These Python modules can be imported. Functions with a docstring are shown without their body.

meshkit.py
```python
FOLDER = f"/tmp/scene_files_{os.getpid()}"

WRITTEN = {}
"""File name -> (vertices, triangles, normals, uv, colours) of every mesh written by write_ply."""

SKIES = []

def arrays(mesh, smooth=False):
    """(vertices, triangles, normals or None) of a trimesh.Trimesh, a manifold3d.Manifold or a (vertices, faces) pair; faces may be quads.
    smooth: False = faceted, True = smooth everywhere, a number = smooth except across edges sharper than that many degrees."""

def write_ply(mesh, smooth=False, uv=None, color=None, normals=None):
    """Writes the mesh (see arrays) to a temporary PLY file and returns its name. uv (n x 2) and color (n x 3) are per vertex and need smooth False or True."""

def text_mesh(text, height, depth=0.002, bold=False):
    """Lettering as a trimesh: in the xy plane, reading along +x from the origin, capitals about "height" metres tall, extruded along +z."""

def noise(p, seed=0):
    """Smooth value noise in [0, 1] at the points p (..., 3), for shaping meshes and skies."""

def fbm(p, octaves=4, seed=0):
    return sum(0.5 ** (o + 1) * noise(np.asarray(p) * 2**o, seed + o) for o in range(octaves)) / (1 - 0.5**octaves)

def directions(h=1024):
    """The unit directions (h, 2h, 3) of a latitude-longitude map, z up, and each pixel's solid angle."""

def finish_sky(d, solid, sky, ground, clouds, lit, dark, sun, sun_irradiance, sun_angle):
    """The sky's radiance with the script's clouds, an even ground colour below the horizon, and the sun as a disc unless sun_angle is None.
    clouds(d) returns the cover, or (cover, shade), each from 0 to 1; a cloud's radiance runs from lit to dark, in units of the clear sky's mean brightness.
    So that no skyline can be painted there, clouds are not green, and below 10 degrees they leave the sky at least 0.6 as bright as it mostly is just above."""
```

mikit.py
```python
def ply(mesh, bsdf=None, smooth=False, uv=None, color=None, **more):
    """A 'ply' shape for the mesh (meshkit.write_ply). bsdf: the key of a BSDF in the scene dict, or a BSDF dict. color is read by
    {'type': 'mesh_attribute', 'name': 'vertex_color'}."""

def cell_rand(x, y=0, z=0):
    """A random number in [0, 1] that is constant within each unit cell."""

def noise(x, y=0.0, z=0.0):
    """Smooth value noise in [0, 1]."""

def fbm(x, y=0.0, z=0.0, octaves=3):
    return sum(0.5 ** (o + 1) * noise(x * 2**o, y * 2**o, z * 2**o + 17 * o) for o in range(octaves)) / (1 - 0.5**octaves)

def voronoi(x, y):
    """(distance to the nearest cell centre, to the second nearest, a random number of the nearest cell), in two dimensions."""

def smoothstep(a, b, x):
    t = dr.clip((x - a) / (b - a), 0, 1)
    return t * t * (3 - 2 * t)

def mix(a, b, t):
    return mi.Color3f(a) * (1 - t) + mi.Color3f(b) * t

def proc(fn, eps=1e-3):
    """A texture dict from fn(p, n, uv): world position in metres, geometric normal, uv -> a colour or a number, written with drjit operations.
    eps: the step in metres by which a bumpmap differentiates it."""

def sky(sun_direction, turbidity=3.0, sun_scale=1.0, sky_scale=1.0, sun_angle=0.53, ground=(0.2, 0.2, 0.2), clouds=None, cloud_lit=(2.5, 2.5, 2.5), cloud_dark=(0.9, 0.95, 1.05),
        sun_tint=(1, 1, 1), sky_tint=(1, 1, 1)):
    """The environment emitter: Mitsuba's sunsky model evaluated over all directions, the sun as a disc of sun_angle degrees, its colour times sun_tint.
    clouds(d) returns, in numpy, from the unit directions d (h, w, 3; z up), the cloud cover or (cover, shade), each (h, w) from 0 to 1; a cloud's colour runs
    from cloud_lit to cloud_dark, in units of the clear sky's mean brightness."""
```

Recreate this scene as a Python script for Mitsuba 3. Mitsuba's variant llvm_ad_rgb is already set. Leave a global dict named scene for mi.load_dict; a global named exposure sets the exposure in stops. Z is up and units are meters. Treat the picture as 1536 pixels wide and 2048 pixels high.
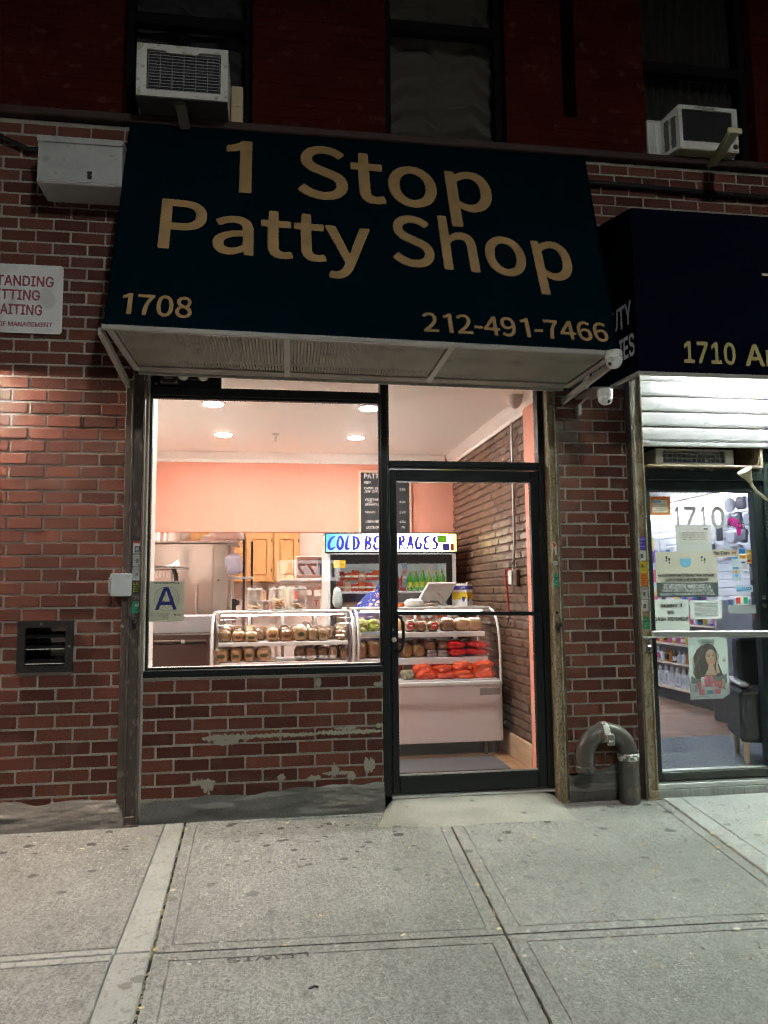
import math, random
import numpy as np
import drjit as dr
import mitsuba as mi
import mikit, meshkit
import trimesh
import manifold3d as m3
from shapely.geometry import Polygon, Point, LineString
from shapely import affinity
from mikit import proc, noise, fbm, voronoi, cell_rand, smoothstep, mix

rng = random.Random(7)
scene, labels = {}, {}
ST = mi.ScalarTransform4f

# ---------------------------------------------------------------- camera, sky, exposure, lamp strengths
EYE = np.array([0.0, -5.16, 1.42])
YAW, PITCH, ROLL, FOVX = math.radians(8.37), math.radians(5.909), math.radians(-0.5665), 52.85
_f = np.array([math.sin(YAW) * math.cos(PITCH), math.cos(YAW) * math.cos(PITCH), math.sin(PITCH)])
_r = np.array([math.cos(YAW), -math.sin(YAW), 0.0])
_u = math.cos(ROLL) * np.cross(_r, _f) - math.sin(ROLL) * _r
scene['camera'] = {'type': 'perspective', 'fov': FOVX, 'near_clip': 0.05, 'far_clip': 300.0,
                   'to_world': ST().look_at(origin=EYE.tolist(), target=(EYE + _f).tolist(), up=_u.tolist())}
exposure = 0.45
scene['sky'] = mikit.sky((0.3, -0.5, 0.35), turbidity=4.0, sun_scale=0.0, sky_scale=0.00035, ground=(0.1, 0.1, 0.1))
STREET_LAMP = (620.0, 632.0, 590.0)      # radiance of the street lamp's luminous face
DOWNLIGHT = (330.0, 314.0, 288.0)        # recessed ceiling lights of the patty shop
KITCHEN_LIGHT = (380.0, 362.0, 332.0)
COOLER_SIGN = 9.0                        # backlit sign on the drinks cooler
CASE_TUBE = (20.0, 19.5, 18.5)               # small tubes inside the display cases
COOLER_TUBE = (5.0, 5.4, 5.2)
AWNING_TUBE = (600.0, 740.0, 600.0)         # fluorescent tube under the neighbour's awning
STORE_TUBE = (58.0, 65.0, 74.0)          # seen shelf tube and added ceiling tubes inside the neighbour's shop
WALL_LAMP = (3300.0, 2560.0, 1980.0)         # wall lamp left of the frame
FAR_SIGN = 3.2                           # lit shop sign across the street, seen as a reflection

# ---------------------------------------------------------------- helpers
def add(key, d):
    """Adds an entry under the key, numbered when the key is taken."""
    k, i = key, 0
    while k in scene or k in labels:
        i += 1
        k = f'{key}_{i:03d}'
    scene[k] = d
    return k

def thing(name, label=None, cat=None, group=None, kind=None):
    k, i = name, 0
    while k in labels or k in scene:
        i += 1
        k = f'{name}_{i:03d}'
    labels[k] = {}
    if label: labels[k]['label'] = label
    if cat: labels[k]['category'] = cat
    if group: labels[k]['group'] = group
    if kind: labels[k]['kind'] = kind
    return k

def part(par, name, mesh, m, smooth=False, label=None, kind=None, **more):
    k = add(f'{par}__{name}', mikit.ply(mesh, m, smooth=smooth, **more))
    if label or kind:
        labels[k] = {**({'label': label} if label else {}), **({'kind': kind} if kind else {})}
    return k

def single(name, mesh, m, label, cat, group=None, smooth=False, kind=None, **more):
    k, i = name, 0
    while k in labels or k in scene:
        i += 1
        k = f'{name}_{i:03d}'
    scene[k] = mikit.ply(mesh, m, smooth=smooth, **more)
    labels[k] = {'label': label}
    if cat: labels[k]['category'] = cat
    if group: labels[k]['group'] = group
    if kind: labels[k]['kind'] = kind
    return k

def cat(*ms):
    V, F, n = [], [], 0
    for v, f in ms:
        f = np.asarray(f)
        if f.shape[1] == 4: f = np.vstack([f[:, [0, 1, 2]], f[:, [0, 2, 3]]])
        V.append(np.asarray(v, float)); F.append(f + n); n += len(v)
    return np.vstack(V), np.vstack(F)

def vf(t): return np.array(t.vertices), np.array(t.faces)
def man(m):
    a = m.to_mesh(); return np.array(a.vert_properties[:, :3], float), np.array(a.tri_verts)

_BOXF = np.array([[0, 2, 3, 1], [4, 5, 7, 6], [0, 1, 5, 4], [2, 6, 7, 3], [0, 4, 6, 2], [1, 3, 7, 5]])
def _chamfer_template():
    pts = []
    for sx in (-1, 1):
        for sy in (-1, 1):
            for sz in (-1, 1):
                for a in range(3):
                    p = np.array([sx, sy, sz], float); q = p * 0.8; q[a] = p[a]; pts.append(q)
    h = trimesh.convex.convex_hull(np.array(pts))
    order = [int(np.argmin(((np.array(pts)[:, None] - v) ** 2).sum(-1)[:, 0])) for v in h.vertices]
    return np.array(order)[h.faces]
_CHF = _chamfer_template()
_SG = np.array([[sx, sy, sz] for sx in (-1, 1) for sy in (-1, 1) for sz in (-1, 1)], float)
_CHV = np.repeat(_SG, 3, 0); _CHM = np.ones((24, 3)) - np.tile(np.eye(3), (8, 1))

def box(x0, x1, y0, y1, z0, z1, c=0.0):
    lo, hi = np.minimum([x0, y0, z0], [x1, y1, z1]), np.maximum([x0, y0, z0], [x1, y1, z1])
    ctr, h = (lo + hi) / 2, (hi - lo) / 2
    if c <= 0:
        return ctr + _SG * h, _BOXF
    c = min(c, 0.45 * 2 * h.min())
    return ctr + _CHV * (h - c * _CHM), _CHF

def bar(p, q, w, h, c=0.0, up=(0, 0, 1)):
    """A straight bar of section w x h between two points."""
    p, q = np.asarray(p, float), np.asarray(q, float)
    d = q - p; L = np.linalg.norm(d); d /= L
    if abs(np.dot(d, up)) > 0.98: up = (0, 1, 0) if abs(d[1]) < 0.9 else (1, 0, 0)
    s = np.cross(d, up); s /= np.linalg.norm(s); t = np.cross(s, d)
    v, f = box(-w / 2, w / 2, 0, L, -h / 2, h / 2, c)
    return p + v[:, :1] * s + v[:, 1:2] * d + v[:, 2:] * t, f

def tube(pts, r, sides=10, caps=True, closed=False):
    p = np.asarray(pts, float); n = len(p)
    t = np.gradient(p, axis=0); t /= np.linalg.norm(t, axis=1, keepdims=True)
    ref = np.array([0, 0, 1.0]) if abs(t[0][2]) < 0.9 else np.array([1.0, 0, 0])
    a = np.cross(t[0], ref); a /= np.linalg.norm(a)
    A = []
    for i in range(n):
        a = a - t[i] * (a @ t[i]); a /= np.linalg.norm(a); A.append(a)
    A = np.array(A); B = np.cross(t, A)
    ang = np.arange(sides) * 2 * np.pi / sides
    R = np.broadcast_to(np.asarray(r, float), (n,))
    v = (p[:, None] + R[:, None, None] * (np.cos(ang)[None, :, None] * A[:, None] + np.sin(ang)[None, :, None] * B[:, None])).reshape(-1, 3)
    f = []
    for i in range(n - 1):
        for j in range(sides):
            k = (j + 1) % sides
            f.append([i * sides + j, i * sides + k, (i + 1) * sides + k, (i + 1) * sides + j])
    v, f = cat((v, np.array(f)))
    if caps:
        m0, m1 = len(v), len(v) + 1
        v = np.vstack([v, p[:1], p[-1:]])
        e = (n - 1) * sides
        f = np.vstack([f, [[m0, (j + 1) % sides, j] for j in range(sides)], [[m1, e + j, e + (j + 1) % sides] for j in range(sides)]])
    return v, f

def lathe(profile, center=(0, 0, 0), n=24, axis='z'):
    pr = np.asarray(profile, float); ang = np.arange(n) * 2 * np.pi / n
    v = np.stack([pr[:, None, 0] * np.cos(ang), pr[:, None, 0] * np.sin(ang), np.broadcast_to(pr[:, None, 1], (len(pr), n))], -1).reshape(-1, 3)
    f = [[i * n + j, i * n + (j + 1) % n, (i + 1) * n + (j + 1) % n, (i + 1) * n + j] for i in range(len(pr) - 1) for j in range(n)]
    if axis == 'y': v = v[:, [0, 2, 1]] * [1, -1, 1]          # profile height runs towards -y
    if axis == 'x': v = v[:, [2, 0, 1]]
    return cat((v + np.asarray(center), np.array(f)))

def prism(poly, d, axis='y', at=0.0):
    """A polygon (u, v) extruded by d. axis y: u=x, v=z, from y=at to y=at+d; axis x: u=y, v=z; axis z: u=x, v=y."""
    poly = poly if hasattr(poly, 'exterior') else Polygon(poly)
    v, f = vf(trimesh.creation.extrude_polygon(poly.buffer(0), abs(d), engine='earcut'))
    if d < 0: v = v - [0, 0, abs(d)]
    if axis == 'y': v = np.stack([v[:, 0], at + v[:, 2], v[:, 1]], 1); f = f[:, ::-1]
    elif axis == 'x': v = np.stack([at + v[:, 2], v[:, 0], v[:, 1]], 1)
    else: v = v + [0, 0, at]
    return v, f

def polys(shape): return [g for g in getattr(shape, 'geoms', [shape]) if g.area > 1e-9]
def sheet(p00, p10, p11, p01, n=1, m=1, fn=None):
    """A quad patch with n x m cells; fn(u, v) gives offsets (k, 3)."""
    u, w = np.meshgrid(np.linspace(0, 1, n + 1), np.linspace(0, 1, m + 1), indexing='ij')
    u, w = u.ravel()[:, None], w.ravel()[:, None]
    v = (1 - u) * (1 - w) * np.array(p00) + u * (1 - w) * np.array(p10) + u * w * np.array(p11) + (1 - u) * w * np.array(p01)
    if fn is not None: v = v + fn(u[:, 0], w[:, 0])
    f = np.array([[i * (m + 1) + j, (i + 1) * (m + 1) + j, (i + 1) * (m + 1) + j + 1, i * (m + 1) + j + 1] for i in range(n) for j in range(m)])
    return cat((v, f))

def rot(mesh, ang, axis=(0, 0, 1), about=(0, 0, 0)):
    a = np.asarray(axis, float) / np.linalg.norm(axis); K = np.array([[0, -a[2], a[1]], [a[2], 0, -a[0]], [-a[1], a[0], 0]])
    R = np.eye(3) + math.sin(ang) * K + (1 - math.cos(ang)) * K @ K
    return (np.asarray(mesh[0]) - about) @ R.T + about, mesh[1]

def move(mesh, d): return np.asarray(mesh[0]) + np.asarray(d), mesh[1]

def blob(c, r, e=1.0, n=14, seed=0, rough=0.0, freq=8.0):
    """A superellipsoid (e < 1 boxy) with optional lumps."""
    t = trimesh.creation.uv_sphere(1.0, count=[n, 2 * n]); v = np.array(t.vertices)
    s = np.sign(v) * np.abs(v) ** e
    s *= (1 / np.maximum((np.abs(s) ** (2 / max(e, .05))).sum(1) ** (max(e, .05) / 2), 1e-6))[:, None]
    v = s * np.asarray(r)
    if rough: v = v * (1 + rough * (meshkit.fbm(v * freq + 31.7 * seed, 3) - 0.5) * 2)[:, None]
    return v + np.asarray(c), np.array(t.faces)

_TX = {}
def text(s, h, x, y, z, align='c', bold=False, w=None, depth=0.0008):
    """Lettering on an upright face that looks towards -y: baseline at height z, front at y."""
    k = (s, bold)
    if k not in _TX:
        t = meshkit.text_mesh(s, 1.0, 1.0, bold); _TX[k] = (np.array(t.vertices), np.array(t.faces))
    v, f = _TX[k]; v = v * [h, h, depth]
    x0, x1 = v[:, 0].min(), v[:, 0].max()
    if w: v = (v - [x0, 0, 0]) * [w / (x1 - x0), 1, 1]; x1, x0 = w, 0.0
    v = v - [{'c': (x0 + x1) / 2, 'l': x0, 'r': x1}[align], 0, 0]
    return np.stack([x + v[:, 0], y - v[:, 2], z + v[:, 1]], 1), f

def rect(x0, x1, z0, z1, y, d=0.0006): return box(x0, x1, y - d, y, z0, z1)

# ---------------------------------------------------------------- materials
def rgb(c): return {'type': 'rgb', 'value': [float(x) for x in c]}
def pri(c, rough=0.5, metal=0.0, coat=0.0, spec=0.5, sheen=0.0):
    d = {'type': 'principled', 'base_color': c if isinstance(c, dict) else rgb(c), 'roughness': rough, 'metallic': metal, 'specular': spec}
    if coat: d.update(clearcoat=coat, clearcoat_gloss=0.9)
    if sheen: d['sheen'] = sheen
    return d
def mat(name, b, bump=None, scale=1.0):
    if bump is not None: b = {'type': 'bumpmap', 'arbitrary': bump, 'scale': scale, 'bsdf': b}
    scene['m_' + name] = {'type': 'twosided', 'bsdf': b}
    return 'm_' + name

def v3(a): return mi.Color3f(*a)
def f_brick(p, n, uv):
    t = noise(p.x * 9, p.y * 9 + 3, p.z * 14)
    g = noise(p.x * 330, p.y * 330, p.z * 330)
    sp = smoothstep(0.80, 0.88, noise(p.x * 150, p.y * 150, p.z * 150))
    c = mix((0.060, 0.0205, 0.0160), (0.138, 0.047, 0.034), uv.x)
    c = mix(c, mi.Color3f(0.105, 0.062, 0.053), smoothstep(0.55, 0.95, t) * 0.55 * uv.y)
    c = c * (0.72 + 0.56 * g)
    soot = smoothstep(0.46, 0.60, fbm(p.x * 9 + 1, p.y * 9, p.z * 9)) * smoothstep(2.22, 2.10, p.x) * smoothstep(1.9, 2.0, p.x) * smoothstep(2.15, 2.35, p.z)
    c = mix(c, mi.Color3f(0.075, 0.066, 0.058), soot * 0.8)
    return mix(c, mi.Color3f(0.045, 0.022, 0.018), sp * 0.7)
def b_brick(p, n, uv): return noise(p.x * 160, p.y * 160, p.z * 160) * 0.6 + noise(p.x * 420, p.y * 420, p.z * 420) * 0.4
M_BRICK = mat('brick', pri(proc(f_brick), 0.85, spec=0.25), proc(b_brick, 5e-4), 0.0022)
def f_mortar(p, n, uv):
    g = noise(p.x * 260, p.y * 260, p.z * 260); t = fbm(p.x * 7, p.y * 7, p.z * 7)
    return mix((0.205, 0.188, 0.165), (0.315, 0.292, 0.255), t) * (0.7 + 0.6 * g)
M_MORTAR = mat('mortar', pri(proc(f_mortar), 0.95, spec=0.1), proc(lambda p, n, uv: noise(p.x * 200, p.y * 200, p.z * 200), 5e-4), 0.002)
def f_cem(p, n, uv):
    t = fbm(p.x * 5, p.y * 5, p.z * 9); g = noise(p.x * 240, p.y * 240, p.z * 240)
    st = smoothstep(0.56, 0.70, fbm(p.x * 3 + 9, p.y * 3, p.z * 22))
    return mix((0.062, 0.059, 0.056), (0.135, 0.129, 0.122), t) * (0.75 + 0.5 * g) + mi.Color3f(0.07, 0.068, 0.062) * st
M_CEMENT = mat('cement', pri(proc(f_cem), 0.8, spec=0.3), proc(lambda p, n, uv: fbm(p.x * 22, p.y * 22, p.z * 46), 2e-3), 0.018)
M_SMEAR = mat('smear', pri((0.285, 0.272, 0.225), 0.95, spec=0.1), proc(lambda p, n, uv: fbm(p.x * 40, p.y * 40, p.z * 110), 1e-3), 0.012)
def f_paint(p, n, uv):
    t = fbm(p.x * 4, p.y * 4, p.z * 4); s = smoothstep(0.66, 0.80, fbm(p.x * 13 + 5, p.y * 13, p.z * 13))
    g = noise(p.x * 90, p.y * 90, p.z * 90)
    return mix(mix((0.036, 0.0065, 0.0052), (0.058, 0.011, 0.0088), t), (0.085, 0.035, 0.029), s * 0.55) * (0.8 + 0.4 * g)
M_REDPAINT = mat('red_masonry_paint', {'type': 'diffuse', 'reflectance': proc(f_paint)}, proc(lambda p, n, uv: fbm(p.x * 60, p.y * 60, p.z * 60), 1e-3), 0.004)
def f_inbrick(p, n, uv):
    t = fbm(p.x * 10, p.y * 10, p.z * 10); g = noise(p.x * 120, p.y * 120, p.z * 120)
    return mix((0.078, 0.043, 0.029), (0.140, 0.086, 0.058), t * 0.5 + uv.x * 0.5) * (0.8 + 0.4 * g)
M_INBRICK = mat('brown_painted_brick', pri(proc(f_inbrick), 0.26, spec=0.9), proc(lambda p, n, uv: fbm(p.x * 38, p.y * 38, p.z * 38), 1e-3), 0.010)

def gum(x, y, k, cut, r):
    d, _, w = voronoi(x * k, y * k)
    wob = (noise(x * 60, y * 60) - 0.5) * 0.07
    return smoothstep(0.02, -0.02, d + wob - r * (0.35 + w)) * smoothstep(cut, cut + 0.01, cell_rand(w * 997.0, 3, 5))
def f_walk(p, n, uv):
    g = noise(p.x * 300, p.y * 300); ag = noise(p.x * 110, p.y * 110); big = fbm(p.x * 1.7 + 4, p.y * 1.7)
    streak = noise(p.x * 260, p.y * 9); mid = fbm(p.x * 9, p.y * 9)
    c = mix((0.150, 0.151, 0.148), (0.268, 0.270, 0.264), big * 0.65 + mid * 0.35)
    c = c * (0.22 + 0.74 * g + 0.52 * ag + 0.22 * streak)
    c = mix(c, mi.Color3f(0.085, 0.083, 0.078), smoothstep(0.62, 0.80, fbm(p.x * 48 + 2, p.y * 30)) * 0.35)
    near = smoothstep(-1.9, -0.4, p.y)
    sp = dr.maximum(gum(p.x, p.y, 4.4, 0.30, 0.10), gum(p.x + 7.3, p.y * 1.1, 6.5, 0.55, 0.10) * smoothstep(0.25, 0.6, noise(p.x * 1.3, p.y * 1.3 + 8)))
    c = mix(c, mi.Color3f(0.045, 0.044, 0.042), sp * (0.22 + 0.65 * near))
    w = smoothstep(0.90, 0.93, noise(p.x * 75 + 3, p.y * 75)) * smoothstep(0.42, 0.7, fbm(p.x * 2.2 + 1.5, p.y * 2.2 + 3))
    return mix(c, mi.Color3f(0.52, 0.51, 0.46), w * 0.8)
def b_walk(p, n, uv): return 0.5 * noise(p.x * 300, p.y * 16) + 0.35 * noise(p.x * 240, p.y * 240) + 0.5 * noise(p.x * 60, p.y * 60)
M_WALK = mat('sidewalk_concrete', pri(proc(f_walk), 0.8, spec=0.3), proc(b_walk, 1e-3), 0.0028)
def f_smooth(p, n, uv):
    g = noise(p.x * 300, p.y * 300); mid = fbm(p.x * 8 + 3, p.y * 8)
    pit = smoothstep(0.72, 0.80, noise(p.x * 70, p.y * 70))
    sp = gum(p.x + 3.1, p.y, 4.2, 0.55, 0.10)
    c = mix((0.235, 0.241, 0.236), (0.33, 0.338, 0.33), mid) * (0.78 + 0.44 * g)
    return mix(mix(c, mi.Color3f(0.16, 0.158, 0.15), pit * 0.6), mi.Color3f(0.085, 0.083, 0.078), sp * 0.6)
M_SMOOTH = mat('trowelled_concrete', pri(proc(f_smooth), 0.75, spec=0.3), proc(lambda p, n, uv: noise(p.x * 120, p.y * 120) + fbm(p.x * 14, p.y * 14), 1e-3), 0.002)
M_GRIT = mat('joint_grit', pri(proc(lambda p, n, uv: mix((0.03, 0.028, 0.024), (0.42, 0.39, 0.30), smoothstep(0.40, 0.52, noise(p.x * 120, p.y * 120)) * smoothstep(0.45, 0.6, noise(p.x * 9, p.y * 9)))), 0.95))
M_ASPHALT = mat('asphalt', pri((0.05, 0.05, 0.052), 0.9))

M_FRAME = mat('black_aluminium', pri((0.0065, 0.0095, 0.0105), 0.38, spec=0.28))
M_SASH = mat('black_sash_paint', {'type': 'diffuse', 'reflectance': rgb((0.010, 0.010, 0.011))})
M_FRAME2 = mat('dark_bronze_aluminium', pri((0.015, 0.014, 0.014), 0.42))
def f_rail(p, n, uv):
    t = fbm(p.x * 30, p.y * 30, p.z * 5); s = smoothstep(0.60, 0.72, fbm(p.x * 50, p.y * 50, p.z * 16 + 4))
    return mix(mix((0.045, 0.033, 0.029), (0.078, 0.059, 0.051), t), mi.Color3f(0.16, 0.145, 0.13), s * 0.5)
M_RAIL = mat('brown_painted_steel', pri(proc(f_rail), 0.5))
def f_rust(p, n, uv):
    t = fbm(p.x * 25, p.y * 25, p.z * 6); s = smoothstep(0.50, 0.62, fbm(p.x * 40 + 7, p.y * 40, p.z * 12))
    d = smoothstep(0.62, 0.70, noise(p.x * 130, p.y * 130, p.z * 60))
    c = mix((0.20, 0.165, 0.105), (0.32, 0.272, 0.185), t)
    return mix(mix(c, mi.Color3f(0.17, 0.098, 0.042), s * 0.7), mi.Color3f(0.06, 0.045, 0.03), d * 0.6)
M_RUST = mat('rusty_cream_steel', pri(proc(f_rust), 0.6))
def f_galv(p, n, uv):
    t = fbm(p.x * 14, p.y * 14, p.z * 14); d = smoothstep(0.66, 0.76, fbm(p.x * 22 + 4, p.y * 22, p.z * 22))
    return mix(mix((0.27, 0.275, 0.275), (0.36, 0.365, 0.36), t), mi.Color3f(0.22, 0.20, 0.17), d * 0.5)
M_GREYBOX = mat('grey_painted_sheet', pri(proc(f_galv), 0.5))
M_CASING = mat('dirty_white_casing', pri(proc(lambda p, n, uv: mix(mix((0.52, 0.52, 0.49), (0.66, 0.66, 0.63), fbm(p.x * 9, p.y * 9, p.z * 9)), (0.30, 0.24, 0.12), smoothstep(0.63, 0.75, fbm(p.x * 16 + 2, p.y * 16, p.z * 22)) * 0.6)), 0.5))
M_WHITE = mat('white_plastic', pri((0.72, 0.72, 0.71), 0.3, coat=0.3))
M_CREAM = mat('cream_painted_steel', pri((0.50, 0.46, 0.30), 0.5))
M_DARK = mat('grey_fins', pri((0.17, 0.17, 0.175), 0.5, metal=0.3))
M_BLACK = mat('black_plastic', pri((0.014, 0.014, 0.015), 0.35))
M_WIRE = mat('grey_wire', pri((0.36, 0.37, 0.38), 0.4, metal=0.5))
M_STEEL = mat('brushed_steel', pri((0.58, 0.53, 0.49), 0.22, metal=1.0))
M_CHROME = mat('chrome', pri((0.80, 0.80, 0.80), 0.12, metal=1.0))
M_ALU = mat('aluminium', pri((0.60, 0.60, 0.59), 0.35, metal=0.9))
M_TRIM = mat('awning_trim', pri((0.27, 0.26, 0.235), 0.5))
def f_soffit(p, n, uv):
    t = fbm(p.x * 6, p.y * 10); d = smoothstep(0.66, 0.80, fbm(p.x * 9 + 3, p.y * 25))
    return mix(mix((0.185, 0.175, 0.145), (0.26, 0.248, 0.205), t), mi.Color3f(0.10, 0.092, 0.078), d * 0.6)
M_SOFFIT = mat('ribbed_soffit', pri(proc(f_soffit), 0.7))
def f_awn(base):
    def fn(p, n, uv):
        w = noise(p.x * 420, p.y * 420, p.z * 420); t = fbm(p.x * 3, p.y * 3, p.z * 3)
        return mi.Color3f(*base) * (0.75 + 0.35 * t + 0.3 * w)
    return fn
M_AWNING = mat('green_black_canvas', {'type': 'diffuse', 'reflectance': proc(f_awn((0.0005, 0.0061, 0.0097)))}, proc(lambda p, n, uv: fbm(p.x * 5, p.y * 5, p.z * 5), 4e-3), 0.010)
M_AWNING2 = mat('navy_canvas', {'type': 'diffuse', 'reflectance': proc(f_awn((0.0026, 0.0033, 0.0085)))}, proc(lambda p, n, uv: fbm(p.x * 5, p.y * 5, p.z * 5), 4e-3), 0.010)
M_GOLD = mat('tan_lettering', pri(proc(lambda p, n, uv: mi.Color3f(0.30, 0.188, 0.080) * (0.8 + 0.4 * fbm(p.x * 9, p.y * 9, p.z * 9))), 0.6))
M_GOLD2 = mat('yellow_lettering', pri((0.36, 0.31, 0.13), 0.6))
M_GREYTXT = mat('grey_lettering', pri((0.55, 0.57, 0.60), 0.6))
M_SLAT = mat('shutter_slat', pri(proc(lambda p, n, uv: mix(mix((0.60, 0.64, 0.60), (0.70, 0.73, 0.69), fbm(p.x * 3, p.z * 20)), (0.30, 0.28, 0.22), smoothstep(0.72, 0.82, fbm(p.x * 28, p.z * 60)) * 0.5)), 0.45))
M_PIPE = mat('grey_brown_pipe', pri(proc(lambda p, n, uv: mix(mix((0.034, 0.030, 0.028), (0.066, 0.058, 0.053), fbm(p.x * 18, p.y * 18, p.z * 18)), (0.13, 0.075, 0.045), smoothstep(0.62, 0.72, fbm(p.x * 30 + 3, p.y * 30, p.z * 11)) * 0.7) * (0.85 + 0.3 * noise(p.x * 160, p.y * 160, p.z * 160))), 0.38, spec=0.6))
M_CLAMP = mat('paint_smeared_clamp', pri(proc(lambda p, n, uv: mix((0.14, 0.135, 0.125), (0.60, 0.60, 0.57), smoothstep(0.40, 0.58, fbm(p.x * 45, p.y * 45, p.z * 45)))), 0.5))

M_SALMON = mat('salmon_wall_paint', pri(proc(lambda p, n, uv: mi.Color3f(0.72, 0.318, 0.232) * (0.96 + 0.08 * fbm(p.x * 3, p.y * 3, p.z * 3))), 0.6, spec=0.3))
M_CEIL = mat('ceiling_paint', pri((0.84, 0.81, 0.76), 0.7, spec=0.2))
M_CROWN = mat('white_moulding', pri((0.78, 0.74, 0.70), 0.5))
def f_plank(p, n, uv):
    g = fbm(p.x * 5 + uv.x * 40, p.y * 60, 0); r = noise(p.x * 14 + uv.x * 90, p.y * 190)
    return mix((0.30, 0.165, 0.085), (0.47, 0.285, 0.16), uv.x * 0.5 + g * 0.5) * (0.85 + 0.3 * r)
M_PLANK = mat('wood_plank', pri(proc(f_plank), 0.35))
M_BASE = mat('pine_board', pri(proc(lambda p, n, uv: mix((0.44, 0.29, 0.18), (0.60, 0.43, 0.28), fbm(p.y * 5, p.z * 45))), 0.5))
def f_cab(p, n, uv): return mix((0.50, 0.245, 0.085), (0.68, 0.375, 0.155), fbm(p.x * 30 + uv.x * 20, p.z * 3.5 + uv.x * 9, p.y * 30))
M_CAB = mat('honey_oak', pri(proc(f_cab), 0.35, coat=0.2))
M_MAT = mat('rubber_mat', pri((0.085, 0.085, 0.095), 0.75), proc(lambda p, n, uv: noise(p.x * 130, p.y * 130), 1e-3), 0.004)
M_CASE = mat('display_case_panel', pri((0.72, 0.635, 0.635), 0.35))
M_ENAMEL = mat('white_enamel', pri((0.74, 0.75, 0.75), 0.3))
M_BROWN = mat('dark_brown_laminate', pri((0.055, 0.032, 0.028), 0.35))
M_GREYPANEL = mat('grey_laminate', pri((0.36, 0.35, 0.36), 0.4))
M_TILE = mat('kitchen_wall', pri((0.78, 0.68, 0.62), 0.4))
scene['m_pane'] = {'type': 'thindielectric', 'int_ior': 1.5}
scene['m_glass'] = {'type': 'thindielectric', 'int_ior': 1.62}
M_PANE, M_GLASS = 'm_pane', 'm_glass'

_PL = {}
def plain(c, rough=0.5, coat=0.0):
    """A plain coloured material, one scene entry per colour."""
    k = (tuple(c), rough, coat)
    if k not in _PL:
        _PL[k] = mat(f'plain_{len(_PL)}', pri(c, rough, coat=coat))
    return _PL[k]
PAPER, INK = (0.70, 0.69, 0.64), (0.02, 0.02, 0.022)
def area(c): return {'type': 'area', 'radiance': c if isinstance(c, dict) else rgb(c)}

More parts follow.
